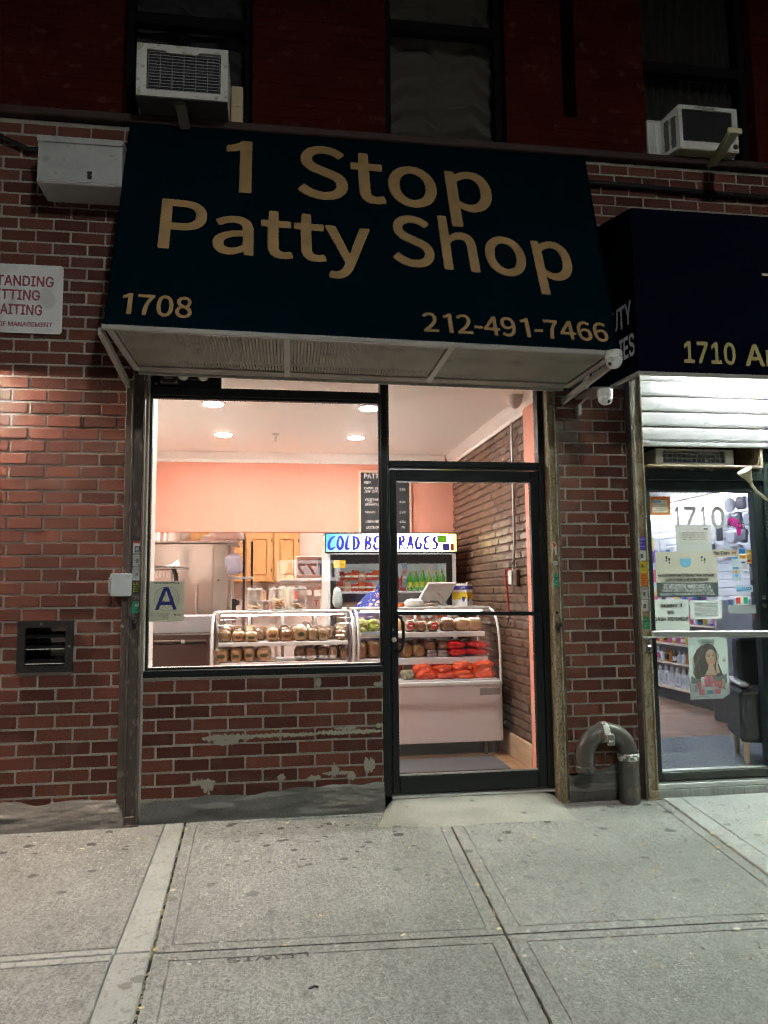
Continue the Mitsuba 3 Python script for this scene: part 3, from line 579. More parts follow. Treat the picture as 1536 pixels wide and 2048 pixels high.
GLYPHS = {"1":[555,[[[72,80,80,90,231,90,237,96,237,604,234,608,115,608,105,620,108,690,123,697,175,708,213,720,268,747,347,747,358,740,358,95,364,90,497,90,505,82,505,-5,495,-15,83,-15,73,-5]]]],"S":[595,[[[33,93,35,105,45,117,100,175,112,172,149,138,209,103,258,88,299,82,352,88,398,105,427,131,442,166,445,189,440,220,429,241,406,264,368,287,185,368,140,398,95,448,78,483,70,510,68,577,80,625,108,672,153,715,200,740,240,752,285,760,340,760,397,750,470,720,517,687,542,662,542,648,487,583,468,585,428,617,393,635,360,645,308,650,260,642,224,624,198,593,190,556,193,537,203,514,239,481,455,382,505,347,532,317,550,287,562,252,567,222,568,170,552,113,522,63,472,18,410,-12,335,-27,275,-27,223,-20,153,3,90,38,50,70]]]],"t":[377,[[[13,545,23,552,89,555,99,559,108,700,118,710,210,707,215,697,217,558,352,558,360,552,362,465,355,455,215,450,215,136,228,99,247,83,263,78,299,78,343,92,352,90,360,82,377,15,377,0,372,-5,302,-25,220,-25,198,-20,165,-5,135,20,120,40,100,90,93,143,92,449,89,452,25,453,15,458]]]],"o":[605,[[[38,235,38,307,45,355,58,397,83,450,113,490,155,527,200,552,248,567,278,572,347,570,400,555,447,530,500,482,525,447,542,412,560,360,570,282,567,225,557,173,532,110,505,68,465,28,407,-7,360,-22,327,-28,278,-27,248,-22,188,-2,148,23,105,63,78,103,50,168],[160,266,165,215,175,177,193,142,221,108,259,85,278,80,304,78,345,85,379,103,406,131,435,187,445,236,445,306,430,370,399,421,361,452,319,465,286,465,257,457,229,442,190,398,168,340]]]],"p":[620,[[[78,550,88,557,172,557,182,547,185,518,191,512,260,552,315,570,375,572,407,567,445,555,490,527,520,497,537,472,567,402,580,337,580,228,562,150,537,95,487,33,427,-7,355,-27,310,-27,275,-20,230,-2,203,15,198,14,200,-230,190,-245,88,-245,78,-237],[202,403,201,127,229,106,259,90,298,80,335,80,381,98,414,128,432,157,447,197,455,233,455,329,447,370,432,408,402,444,378,457,347,465,314,465,285,457,254,442]]]],"P":[632,[[[85,735,95,748,347,748,397,742,452,730,507,705,550,670,582,617,597,560,597,478,580,413,555,370,510,328,457,300,392,283,347,278,208,276,208,-7,197,-15,95,-15,85,-2],[208,386,211,382,354,385,405,398,434,414,454,434,467,457,477,503,472,563,451,602,418,625,360,640,209,642]]]],"a":[562,[[[45,113,45,170,55,207,73,240,110,277,168,310,208,325,300,347,362,355,375,361,372,395,357,431,336,452,315,462,279,468,217,457,185,445,115,408,105,413,75,465,68,480,70,497,110,522,170,550,233,567,268,572,320,572,362,565,405,547,435,525,455,502,475,467,495,395,497,-7,487,-15,403,-15,393,-5,390,30,384,35,342,8,277,-20,237,-28,195,-27,165,-22,113,0,78,33,60,60],[162,131,170,109,183,94,220,78,277,80,321,98,361,126,377,142,377,263,360,265,282,250,242,237,207,219,179,197,165,173]]]],"y":[520,[[[-2,538,0,552,8,557,112,557,122,550,235,242,268,142,273,139,280,150,305,245,405,550,413,557,512,558,522,550,522,535,512,505,302,-95,265,-162,227,-205,180,-235,140,-247,78,-250,40,-242,25,-235,23,-215,40,-145,53,-135,88,-145,110,-145,128,-140,156,-122,187,-81,215,-3]]]],"h":[607,[[[78,802,90,812,185,812,197,805,199,508,253,545,285,560,338,572,385,572,422,565,457,550,492,520,507,500,527,455,540,390,540,-7,532,-15,430,-15,420,-5,417,382,410,413,396,437,383,450,346,462,302,460,262,442,231,419,200,388,197,-7,190,-15,88,-15,78,-7]]]],"0":[555,[[[35,318,38,455,58,567,75,617,93,652,115,685,148,717,178,737,215,752,255,760,300,760,340,752,382,735,405,720,442,682,475,630,505,540,520,435,520,303,510,220,487,135,457,73,437,45,410,18,372,-7,340,-20,300,-27,255,-28,200,-15,170,0,143,20,110,55,95,78,70,130,48,210],[152,406,158,263,168,205,185,152,203,119,231,91,260,78,295,78,329,93,360,129,375,162,390,213,402,311,402,426,395,497,372,580,349,621,316,650,292,657,252,655,221,637,198,608,173,550,160,492]]]],"7":[555,[[[35,648,35,740,43,747,512,748,522,740,522,670,481,616,415,511,383,440,355,363,338,292,323,202,313,102,307,-7,297,-15,193,-15,185,-10,183,15,193,140,215,277,253,407,310,535,372,638,43,640]]]],"8":[555,[[[30,173,35,230,60,295,83,327,120,365,153,388,108,435,93,458,80,483,68,528,65,565,70,605,80,637,103,677,133,710,158,727,193,745,238,757,307,760,340,755,380,742,420,720,452,690,470,665,490,617,497,580,497,528,480,468,450,418,412,375,452,342,482,310,505,272,517,237,525,182,520,133,512,108,487,63,447,23,420,5,372,-15,307,-28,253,-27,205,-20,173,-10,130,10,85,45,48,100,35,138],[142,174,150,147,163,124,197,93,238,75,294,70,325,75,351,85,389,118,402,145,407,189,405,208,392,238,356,277,296,312,230,338,188,304,165,273,145,225],[180,539,191,509,226,468,262,445,327,418,359,454,380,492,390,530,390,562,380,601,354,637,318,657,271,662,224,647,201,626,188,605,180,580]]]],"2":[555,[[[25,633,28,647,50,672,110,720,168,747,230,760,302,757,350,745,397,720,437,682,470,625,485,557,482,485,462,410,430,340,385,270,322,193,227,93,231,90,293,95,512,92,520,85,520,-5,515,-12,38,-15,30,-7,30,62,184,206,249,279,309,362,340,417,355,457,365,506,365,544,360,573,344,609,324,632,290,650,269,655,223,655,190,645,151,622,105,575,95,570,85,573,63,593]]]],"4":[555,[[[5,195,8,272,310,740,320,747,432,747,440,740,440,293,444,290,530,290,540,275,540,200,535,190,446,187,440,183,440,-7,432,-15,335,-15,328,-10,323,187,13,188],[148,295,151,290,324,292,326,562,318,558,295,515]]]],"6":[555,[[[40,330,45,445,55,505,73,567,100,627,118,655,168,707,198,727,258,752,303,760,352,760,395,752,430,740,472,715,510,682,515,668,510,658,455,600,440,600,409,629,376,647,344,655,313,655,287,650,246,629,213,596,185,545,168,485,160,434,160,415,164,412,198,437,245,460,290,470,335,470,377,462,417,447,460,417,480,395,505,352,520,305,528,247,525,183,512,130,492,85,472,55,437,20,382,-12,322,-28,278,-27,228,-17,188,0,165,15,115,65,90,105,73,145,50,228],[162,293,160,271,165,235,183,170,211,119,234,96,262,80,282,75,317,75,354,91,379,116,405,173,410,206,410,246,405,280,395,310,369,347,322,370,286,372,260,367,229,355,206,339,181,317]]]],"-":[347,[[[30,243,30,317,40,330,307,330,315,325,317,317,317,243,307,230,40,230]]]],"9":[555,[[[30,468,33,560,40,592,58,637,85,680,118,712,173,745,233,760,277,760,320,752,350,742,382,725,415,700,440,672,462,640,480,605,497,555,507,510,515,452,512,305,492,198,467,130,427,65,385,23,350,0,300,-20,260,-27,208,-27,165,-20,123,-5,85,18,45,53,45,72,105,135,117,132,154,100,206,80,234,78,268,83,298,95,316,108,344,139,370,187,385,235,398,319,392,322,372,305,335,283,282,265,220,263,178,270,150,280,105,308,73,343,48,390,35,433],[145,484,155,435,181,391,222,365,248,360,287,363,321,376,354,399,384,428,397,448,390,515,377,560,362,593,331,632,298,652,279,657,235,657,209,647,183,626,165,601,153,570,145,529]]]],"A":[607,[[[-10,10,238,740,248,748,365,745,375,725,620,2,615,-12,500,-15,493,-7,432,188,421,210,182,210,163,160,110,-10,102,-15,-2,-15,-10,-7],[212,316,216,312,390,315,307,593,303,598,298,595,275,510]]]],"n":[610,[[[78,550,88,557,172,557,182,545,185,508,191,500,240,537,285,560,338,572,385,572,442,557,475,537,495,517,525,462,540,390,540,-7,532,-15,430,-15,420,-5,417,382,410,413,396,437,383,450,346,462,302,460,262,442,231,419,200,388,197,-7,190,-15,88,-15,78,-7]]]],"m":[925,[[[78,550,88,557,172,557,180,552,185,508,191,502,240,540,285,562,328,572,387,570,430,557,455,542,472,527,503,485,575,542,598,555,643,570,717,570,752,560,780,545,807,520,825,495,840,462,852,410,855,-7,847,-15,745,-15,735,-5,735,359,730,395,717,428,699,449,665,462,639,462,617,457,584,439,528,387,525,-10,517,-15,415,-15,405,-2,402,387,390,426,366,452,335,462,309,462,277,452,251,437,224,414,200,387,197,-7,190,-15,83,-12,78,-7]]]]}

# ---------------------------------------------------------------- the patty shop's awning
GLYPHS['1'] = [555, [[[300, -12, 432, -12, 432, 760, 318, 760, 292, 728, 240, 696, 150, 668, 150, 570, 250, 590, 300, 612]]]]
def word(s, x0, x1, base, cap, slope=0.0):
    """Outlines of a word between x0 and x1 on a baseline, in the plane of the awning's front."""
    pos, shapes = 0, []
    for ch in s:
        adv, rings = GLYPHS[ch]
        for r in rings:
            pts = [np.array(q, float).reshape(-1, 2) for q in r]
            shapes.append(Polygon(pts[0] + [pos, 0], [h + [pos, 0] for h in pts[1:]]))
        pos += adv
    lo = min(p.bounds[0] for p in shapes); hi = max(p.bounds[2] for p in shapes)
    sx, sy = (x1 - x0) / (hi - lo), cap / 787.0
    return [affinity.affine_transform(p, [sx, 0, slope * sx, sy, x0 - lo * sx, base + 12 * sy - slope * lo * sx]) for p in shapes]
AC_, AEX, AEV, AN = np.array([0.637, -0.38, 3.782]), np.array([1.0, 0.003, -0.001]), np.array([0.0, 0.390, 0.921]), np.array([-0.003, 0.921, -0.390])
def on_awning(p, d=0.0012, lift=-0.0005):
    p = p.segmentize(0.06)
    v, f = vf(trimesh.creation.extrude_polygon(p.buffer(0), d, engine='earcut'))
    return AC_ + v[:, :1] * AEX + v[:, 1:2] * AEV - (lift + v[:, 2:]) * AN, f

TL, TR, FL, FR = (np.array(q) for q in ((-0.949, -0.014, 4.655), (2.276, -0.006, 4.655), (-0.937, -0.746, 2.934), (2.130, -0.754, 2.886)))
BL, BR = np.array([-0.889, -0.012, 2.86]), np.array([2.045, -0.012, 2.83])
k = thing('awning', 'sloping green black canvas awning with large tan lettering over the patty shop', 'awning')
def sag(u, w):
    h = 0.0035 + 0.0035 * np.sin(np.pi * w) * np.sin(np.pi * u) + 0.0025 * np.sin(u * 40) * np.sin(np.pi * w)
    return h[:, None] * AN
flat = [q - ((q - AC_) @ AN) * AN for q in (FL, FR, TR, TL)]
part(k, 'canvas', sheet(*flat, 60, 24, sag), M_AWNING, smooth=True)
for A, B_, C in ((FL, TL, BL), (FR, TR, BR)):
    part(k, 'side_panel', (np.array([A, B_, C, A + [0, .01, .0], ]), np.array([[0, 1, 2], [0, 2, 3]])), M_AWNING)
part(k, 'edge_piping', tube([TL, FL, FR, TR], 0.007, 6), M_AWNING)
for s, a in (('1', (-0.945, -0.775, 0.262, 0.53, -.03)), ('Stop', (-0.471, 0.866, 0.256, 0.545, -.028)), ('Patty', (-1.330, -0.012, -0.285, 0.455, -.042)), ('Shop', (0.128, 1.330, -0.318, 0.475, -.055)),
             ('1708', (-1.492, -1.098, -0.828, 0.163, -.03)), ('212-491-7466', (0.272, 1.452, -0.868, 0.158, -.018))):
    part(k, 'lettering', cat(*[on_awning(p) for p in word(s, *a)]), M_GOLD)
def lerp(a, b, t): return a + (b - a) * t
part(k, 'front_trim', bar(FL + [-.012, -.004, -.012], FR + [.016, -.004, -.012], 0.028, 0.030, .004), M_TRIM)
part(k, 'back_trim', bar(lerp(BL, BR, 0.0) + [0.03, -.055, -.004], BR + [-.01, -.055, -.004], 0.016, 0.022, .003), M_TRIM)
part(k, 'back_board', bar(lerp(BL, BR, 0.0) + [0.03, -.125, .006], BR + [-.01, -.125, .006], 0.115, 0.012, .002), mat('grimy_board', pri(proc(lambda p, n, uv: mix((0.10, 0.095, 0.085), (0.26, 0.24, 0.20), fbm(p.x * 9, p.y * 30, 2))), 0.7)))
# ribbed panels between the cross bars
s_bars = [0.0, 0.332, 0.660, 1.0]
F2, R2 = (FL + [0.02, 0.02, -.004], FR + [-.02, 0.02, -.004]), (BL + [0.03, -0.16, 0.004], BR + [-0.01, -0.16, 0.004])
for i in range(3):
    a, b = s_bars[i] + 0.007, s_bars[i + 1] - 0.007
    n = 46; out = []
    for t in range(n):
        u0, u1 = a + (b - a) * (t + .10) / n, a + (b - a) * (t + .80) / n
        p4 = [lerp(F2[0], F2[1], u0), lerp(F2[0], F2[1], u1), lerp(R2[0], R2[1], u1), lerp(R2[0], R2[1], u0)]
        out.append((np.vstack([np.array(p4) + [0, 0, .004], np.array(p4) + [0, 0, .010]]), np.array([[0, 1, 2, 3], [7, 6, 5, 4], [0, 4, 5, 1], [2, 6, 7, 3], [1, 5, 6, 2], [3, 7, 4, 0]])))
    out.append(bar(lerp(lerp(F2[0], R2[0], .5), lerp(F2[1], R2[1], .5), a) + [0, 0, .014], lerp(lerp(F2[0], R2[0], .5), lerp(F2[1], R2[1], .5), b) + [0, 0, .014], .03, .006))
    part(k, 'ribbed_panel', cat(*out), M_SOFFIT)
for t in s_bars: part(k, 'cross_bar', bar(lerp(F2[0], F2[1], t) + [0, 0, -.006], lerp(R2[0], R2[1], t) + [0, 0.04, -.006], 0.04, 0.014, .003), M_TRIM)
part(k, 'arm', bar(FL + [-.022, .01, -.03], (-0.925, 0.0, 2.775), 0.03, 0.045, .004), M_TRIM)
part(k, 'arm', bar(FR + [.012, .01, -.035], (2.055, 0.0, 2.755), 0.03, 0.04, .004), M_TRIM)

# ---------------------------------------------------------------- the patty shop's window and door
k = thing('shop_window', 'large black framed shop window showing the salmon interior of the patty shop', 'shop window')
y0, y1 = 0.055, 0.145
part(k, 'jamb', cat(box(-0.845, -0.80, y0, y1, 0.888, 2.99, .004), box(-0.808, -0.786, y0 + 0.02, y1 - .03, 0.93, 2.745, .003)), M_FRAME)
part(k, 'sill', cat(box(-0.812, 0.752, 0.008, y1, 0.889, 0.932, .004), box(-0.797, 0.745, y0 + .02, y1 - .03, 0.932, 0.944, .003)), M_FRAME)
part(k, 'transom_bar', cat(box(-0.797, 0.744, y0, y1, 2.742, 2.802, .004), box(-0.783, 0.744, y0 + .02, y1 - .03, 2.728, 2.742, .003)), M_FRAME)
part(k, 'mullion', cat(box(0.747, 0.795, y0 - .012, y1, 0.075, 2.99, .005), box(0.737, 0.747, y0 + .02, y1 - .03, 0.945, 2.74, .002), box(0.797, 0.808, y0 + .008, y1 - .01, 0.075, 2.99, .003)), M_FRAME)
part(k, 'head', box(-0.80, 1.96, y0, y1, 2.96, 3.02), M_FRAME)
part(k, 'transom_panel', box(-0.798, -0.340, 0.085, 0.13, 2.80, 2.965), M_FRAME)
part(k, 'window_pane', sheet((-0.79, 0.10, 0.94), (0.742, 0.10, 0.94), (0.742, 0.10, 2.735), (-0.79, 0.10, 2.735)), M_PANE)
part(k, 'transom_pane', sheet((-0.34, 0.10, 2.80), (0.742, 0.10, 2.80), (0.742, 0.10, 2.965), (-0.34, 0.10, 2.965)), M_PANE)
part(k, 'transom_pane', sheet((0.806, 0.10, 2.325), (1.884, 0.10, 2.325), (1.884, 0.10, 2.965), (0.806, 0.10, 2.965)), M_PANE)
part(k, 'door_frame', cat(box(1.884, 1.925, y0, y1, 0.07, 2.96, .004), box(1.905, 1.916, y0 - .012, y0 - .0005, 0.07, 2.9, .002), box(0.809, 1.883, y0, y1, 2.270, 2.325, .004), box(0.809, 1.883, y0 - .008, y0 - .0005, 2.284, 2.300, .002)), M_FRAME)
part(k, 'threshold', box(0.80, 1.93, 0.03, 0.16, 0.06, 0.078, .004), M_ALU)
part(k, 'caulk', box(-0.80, 0.745, 0.012, 0.05, 0.881, 0.888), M_MORTAR)

k = thing('glass_door', 'black framed glass door of the patty shop with a push bar and pull handle', 'door')
yd0, yd1 = 0.066, 0.112
part(k, 'stile', box(0.812, 0.858, yd0, yd1, 0.082, 2.262, .004), M_FRAME)
part(k, 'stile', cat(box(1.82, 1.880, yd0, yd1, 0.082, 2.262, .004), box(1.828, 1.84, yd0 - .006, yd0 - .0004, 0.09, 2.25, .002)), M_FRAME)
part(k, 'top_rail', box(0.859, 1.819, yd0, yd1, 2.188, 2.262, .004), M_FRAME)
part(k, 'bottom_rail', box(0.859, 1.819, yd0, yd1, 0.082, 0.196, .004), M_FRAME)
part(k, 'bead', cat(box(0.859, 1.819, yd0 + .012, yd1 - .012, 0.197, 0.205), box(0.859, 1.819, yd0 + .012, yd1 - .012, 2.179, 2.187)), M_ALU)
part(k, 'pane', sheet((0.858, 0.09, 0.19), (1.822, 0.09, 0.19), (1.822, 0.09, 2.19), (0.858, 0.09, 2.19)), M_PANE)
part(k, 'push_bar', bar((0.84, 0.045, 1.277), (1.86, 0.045, 1.259), 0.022, 0.026, .004), M_FRAME)
part(k, 'pull_handle', tube([(0.842, 0.066, 1.252), (0.850, 0.03, 1.254), (0.868, 0.004, 1.245), (0.880, -0.004, 1.21), (0.882, -0.006, 1.13), (0.878, -0.004, 1.065), (0.866, 0.004, 1.03), (0.850, 0.03, 1.022), (0.842, 0.066, 1.024)], 0.0105, 10), M_FRAME, smooth=True)
part(k, 'lock', cat(lathe([(0, .014), (.013, .013), (.017, .010), (.018, 0)], (0.829, yd0 - .0004, 1.098), 18, 'y'), box(0.827, 0.831, yd0 - .0155, yd0 - .0136, 1.089, 1.107)), M_ALU, smooth=30)
part(k, 'key_switch', lathe([(0, .008), (.007, .007), (.008, 0)], (0.823, yd0 - .0004, 1.166), 12, 'y'), M_CHROME)

k = thing('siren_box', 'black square siren box with a round grille, above the corner of the shop window', 'siren')
part(k, 'box', box(-0.735, -0.615, 0.0, 0.054, 2.812, 2.93, .006), M_FRAME2)
part(k, 'grille', lathe([(0, .013), (.035, .012), (.045, .006), (.048, 0)], (-0.675, -0.0004, 2.885), 24, 'y'), M_RAIL)
for x, z in ((-0.722, 2.823), (-0.628, 2.823)): part(k, 'screw', lathe([(0, .003), (.005, .002), (.006, 0)], (x, -.0005, z), 8, 'y'), M_CHROME)
single('bolt', lathe([(0, .010), (.008, .008), (.009, 0)], (-0.762, 0.054, 2.82), 10, 'y'), M_CHROME, 'shiny bolt head in the black panel left of the siren box', 'bolt')
k = thing('ceiling_spotlight', 'two round white spotlights on the black panel behind the awning edge', 'spotlight')
for x in (-0.585, -0.455):
    part(k, 'lamp_head', lathe([(0.0, .05), (.03, .05), (.034, .045), (.036, 0.0), (.02, -.02), (0, -.02)], (x, 0.03, 2.875), 18, 'y'), M_CROWN, smooth=40)
part(k, 'bracket', tube([(-0.585, 0.045, 2.87), (-0.52, 0.03, 2.85), (-0.455, 0.045, 2.87)], 0.012, 8), M_FRAME2)

# ---------------------------------------------------------------- neighbour's awning, lamp, shutter, door
k = thing('box_awning', 'navy box awning of the beauty supply shop with yellow numerals 1710', 'awning')
FB, FT, WB, WT = (np.array(q) for q in ((2.325, -0.62, 2.812), (2.318, -0.62, 3.905), (2.25, -0.003, 2.80), (2.36, -0.003, 4.075)))
XR = 6.6
part(k, 'front', sheet(FB, (XR, -0.62, 2.812), (XR, -0.62, 3.905), FT, 40, 10, lambda u, w: np.stack([u * 0, 0.006 * np.sin(u * 17) * np.sin(np.pi * w), u * 0], -1)), M_AWNING2, smooth=True)
part(k, 'top', sheet(FT, (XR, -0.62, 3.905), (XR, -0.003, 4.075), WT), M_AWNING2)
part(k, 'side', sheet(WB, FB, FT, WT, 10, 10), M_AWNING2)
part(k, 'bottom_trim', cat(bar(FB + [-.004, .012, -.010], (XR, -.608, 2.802), .026, .024, .003), bar(FB + [.008, 0, -.010], WB + [.008, 0, -.010], .024, .022, .003)), M_TRIM)
part(k, 'lettering', text('1710', 0.137, 2.638, -0.6265, 2.878, 'l', True, w=0.362), M_GOLD2)
part(k, 'lettering', text('Am', 0.137, 3.070, -0.6265, 2.874, 'l', True, w=0.30), M_GOLD2)
part(k, 'lettering', box(3.222, 3.42, -0.628, -0.6265, 3.488, 3.505), plain((0.5, 0.48, 0.36)))
def on_side(s, h, y_end, z, w):
    v, f = text(s, h, 0, 0, 0, 'r', True, w=w)
    t = (-(v[:, 0]) + 0 * v[:, 0])                              # distance back from the front edge
    yy = y_end + t; fr = np.clip((yy + 0.62) / 0.617, 0, 1)
    zz = z + v[:, 2]; xf = 2.325 - 0.0064 * (zz - 2.812); xw = 2.25 + 0.0863 * (zz - 2.80)
    return np.stack([xf * (1 - fr) + xw * fr - 0.007 + v[:, 1], yy, zz], 1), f
part(k, 'lettering', cat(on_side('BEAUTY', 0.145, -0.578, 3.150, 0.50), on_side('SUPPLIES', 0.140, -0.600, 2.932, 0.55)), M_GREYTXT)
sw = [tube([(2.333, -0.60 + t * .16, 3.47 - 0.12 * math.sin(t * 5 + q)) for t in np.linspace(0, 1, 12)], 0.006, 5) for q in (0, .8)]
part(k, 'emblem', cat(*sw), plain((0.26, 0.22, 0.10)))

k = thing('tube_lamp', 'fluorescent tube lamp hidden under the navy awning', 'lamp')
for x in (2.95, 4.25):
    scene[f'{k}__tube' if x < 3 else f'{k}__tube_001'] = mikit.ply(tube([(x, -0.27, 3.03), (x + 1.15, -0.27, 3.03)], 0.017, 10), plain((0.8, 0.8, 0.8)), emitter=area(AWNING_TUBE))
part(k, 'batten', box(2.9, 5.45, -0.32, -0.22, 3.055, 3.10, .005), M_WHITE)

k = thing('roller_shutter', 'half lowered white roller shutter of ribbed slats, brightly lit', 'roller shutter')
zs = 2.462
for i in range(6):
    z = zs + 0.022 + i * 0.112
    part(k, 'slat', prism([(0.014, z + .001), (-0.010, z + 0.003), (-0.016, z + 0.016), (-0.018, z + 0.052), (-0.016, z + 0.086), (-0.010, z + 0.097), (0.014, z + 0.099)], 3.3, 'x', 2.622), M_SLAT)
    part(k, 'groove', box(2.622, 5.92, 0.004, 0.016, z + 0.0995, z + 0.1125), plain((0.16, 0.16, 0.145), 0.5))
part(k, 'bottom_bar', cat(box(2.622, 5.92, -0.018, 0.03, zs - 0.012, zs + 0.018, .004)), M_SLAT)
part(k, 'slide_lock', cat(box(2.635, 2.69, -0.034, -0.019, zs - 0.004, zs + 0.022, .004), tube([(2.60, -.03, zs + .01), (2.66, -.03, zs + .01)], .006, 6)), M_CASING)

# ---------------------------------------------------------------- the neighbour's glass door and what hangs on it
k = thing('shop_door', 'black framed glass door of the beauty supply shop, covered with notices', 'door')
part(k, 'frame', cat(box(2.625, 2.676, 0.03, 0.15, 0.06, 2.30, .004), box(3.60, 3.66, 0.03, 0.15, 0.06, 2.62, .004), box(2.676, 3.60, 0.03, 0.15, 2.208, 2.275, .004)), M_FRAME)
part(k, 'stile', box(2.678, 2.712, 0.05, 0.12, 0.09, 2.204, .004), M_FRAME)
part(k, 'stile', cat(box(3.523, 3.596, 0.05, 0.12, 0.09, 2.204, .004), box(3.585, 3.592, 0.044, 0.0496, 0.09, 2.20, .002)), M_FRAME)
part(k, 'top_rail', box(2.713, 3.522, 0.05, 0.12, 2.128, 2.204, .004), M_FRAME)
part(k, 'bottom_rail', box(2.713, 3.522, 0.05, 0.12, 0.09, 0.146, .004), M_FRAME2)
part(k, 'bead', box(2.713, 3.522, 0.066, 0.11, 0.147, 0.158, .002), M_ALU)
part(k, 'pane', sheet((2.712, 0.10, 0.15), (3.523, 0.10, 0.15), (3.523, 0.10, 2.13), (2.712, 0.10, 2.13)), M_PANE)
part(k, 'push_bar', bar((2.665, 0.022, 1.105), (3.56, 0.022, 1.092), 0.03, 0.048, .008), M_ALU)
for z in (1.352, 1.292): part(k, 'lock', lathe([(0, .020), (.010, .019), (.014, .013), (.011, .008), (.011, 0)], (3.558, 0.0495, z), 16, 'y'), M_CHROME, smooth=30)
part(k, 'threshold', cat(box(2.63, 3.64, 0.0, 0.16, 0.046, 0.082, .004)), M_ALU)
part(k, 'step', box(2.62, 5.9, -0.006, 0.2, -0.02, 0.045, .004), M_SMOOTH)
for x in (2.72, 2.93, 3.14, 3.35): part(k, 'screw', lathe([(0, .004), (.002, .003), (.0025, 0)], (x, -0.0002, 0.066), 8, 'y'), M_BLACK)
part(k, 'scuffed_header', box(2.66, 3.60, 0.035, 0.14, 2.2765, 2.298, .002), mat('scuffed_black', pri(proc(lambda p, n, uv: mix((0.02, 0.02, 0.02), (0.5, 0.47, 0.40), smoothstep(0.60, 0.66, fbm(p.x * 30, p.z * 60)) * smoothstep(0.25, 0.05, dr.abs(p.x - 3.08)))), 0.6)))

def notice(name, label, c_, x0, x1, z0, z1, m, y=0.0945, texts=(), rects=(), cat_='notice', extra=()):
    """A flat paper or sticker with its print."""
    t = thing(name, label, cat_)
    n = 6
    part(t, 'sheet', sheet((x0, y, z0), (x1, y, z0), (x1, y, z1), (x0, y, z1), 8, 8, lambda u, w: np.stack([u * 0, -0.0012 * np.abs(np.sin(u * 9 + w * 4)), u * 0], -1)), m, smooth=True)
    for s, h, x, z, mm, wd in texts: part(t, 'lettering', text(s, h, x, y - 0.0019, z, 'c', True, w=wd), mm)
    for a, b, c1, d, mm in rects: part(t, 'print', rect(a, b, c1, d, y - 0.0014), mm)
    for nm, mesh, mm in extra: part(t, nm, mesh, mm)
    return t
def scribble(x0, x1, z0, z1, n, y, m_rng):
    """Rows of small illegible print as short strokes."""
    out = []
    for i in range(n):
        z = z1 - (i + 0.5) * (z1 - z0) / n; x = x0
        while x < x1:
            wd = m_rng.uniform(0.006, 0.022); out.append(rect(x, min(x + wd, x1), z, z + 0.35 * (z1 - z0) / n, y)); x += wd + 0.004
    return cat(*out)
PP = plain(PAPER, 0.7); IK = plain(INK, 0.6); WT_ = plain((0.75, 0.75, 0.74), 0.6); BEIGE = plain((0.42, 0.40, 0.33), 0.7); GR = plain((0.40, 0.41, 0.39), 0.7)
yt = 0.0926
notice('permit_card', 'orange bordered permit card in the top left corner of the shop door', None, 2.724, 2.892, 1.955, 2.094, plain((0.50, 0.14, 0.035), 0.6), cat_='card',
       rects=[(2.748, 2.866, 1.975, 2.070, plain((0.55, 0.50, 0.36))), (2.750, 2.818, 2.046, 2.066, plain((0.05, 0.20, 0.40)))], extra=[('print', scribble(2.756, 2.858, 1.98, 2.04, 4, yt, rng), plain((0.3, 0.27, 0.2)))])
t = thing('house_number', 'large grey numerals 1710 stuck on the glass of the shop door', 'numerals')
for i, ch in enumerate('1710'): part(t, 'numeral', text(ch, 0.152, [2.945, 3.043, 3.150, 3.262][i], 0.0975, 1.866, 'c', True, w=[0.052, 0.095, 0.052, 0.105][i], depth=0.002), plain((0.33, 0.33, 0.32), 0.4))
blobp = Polygon([(3.340, 1.93), (3.365, 1.946), (3.40, 1.938), (3.425, 1.925), (3.438, 1.90), (3.463, 1.880), (3.452, 1.862), (3.440, 1.84), (3.436, 1.818), (3.424, 1.806), (3.408, 1.815), (3.404, 1.845), (3.396, 1.872), (3.372, 1.878), (3.348, 1.884), (3.338, 1.905)])
t = thing('logo_sticker', 'bright pink logo sticker with black script on the shop door glass', 'sticker')
part(t, 'logo', prism(blobp, -0.0006, 'y', 0.0975), plain((0.75, 0.02, 0.28), 0.5)); part(t, 'lettering', text('Kuza', 0.055, 3.404, 0.0965, 1.862, 'c', False, w=0.135), IK)
notice('permit_notice', 'grey official notice with a small white form, under the numerals on the shop door', None, 2.922, 3.201, 1.692, 1.886, GR,
       rects=[(2.955, 3.165, 1.760, 1.842, plain((0.52, 0.51, 0.46))), (3.142, 3.175, 1.853, 1.862, IK)], extra=[('print', scribble(2.97, 3.15, 1.77, 1.835, 5, yt - .0006, rng), plain((0.12, 0.12, 0.11)))])
dog = Polygon([(3.357, 1.693), (3.357, 1.668), (3.362, 1.668), (3.364, 1.678), (3.378, 1.678), (3.380, 1.668), (3.385, 1.668), (3.386, 1.684), (3.394, 1.690), (3.392, 1.697), (3.382, 1.694), (3.378, 1.688), (3.364, 1.688)])
notice('pets_notice', 'small beige no pets notice with a dog pictogram', None, 3.199, 3.409, 1.651, 1.706, plain((0.40, 0.34, 0.27), 0.6), texts=[('No Pets', 0.026, 3.274, 1.667, IK, 0.125)], extra=[('pictogram', prism(dog, -0.0006, 'y', yt), plain((0.12, 0.04, 0.02)))])
def footprint(x, z): return cat(*[prism(affinity.translate(affinity.scale(Point(0, 0).buffer(1.0, 6), a, b), x, z + dz), -0.0006, 'y', yt) for a, b, dz in ((0.0068, 0.0125, 0.0), (0.0058, 0.0068, -0.023))])
mk = Polygon([(2.945, 1.640), (3.03, 1.640), (3.028, 1.600), (3.01, 1.583), (2.988, 1.576), (2.965, 1.583), (2.947, 1.600)])
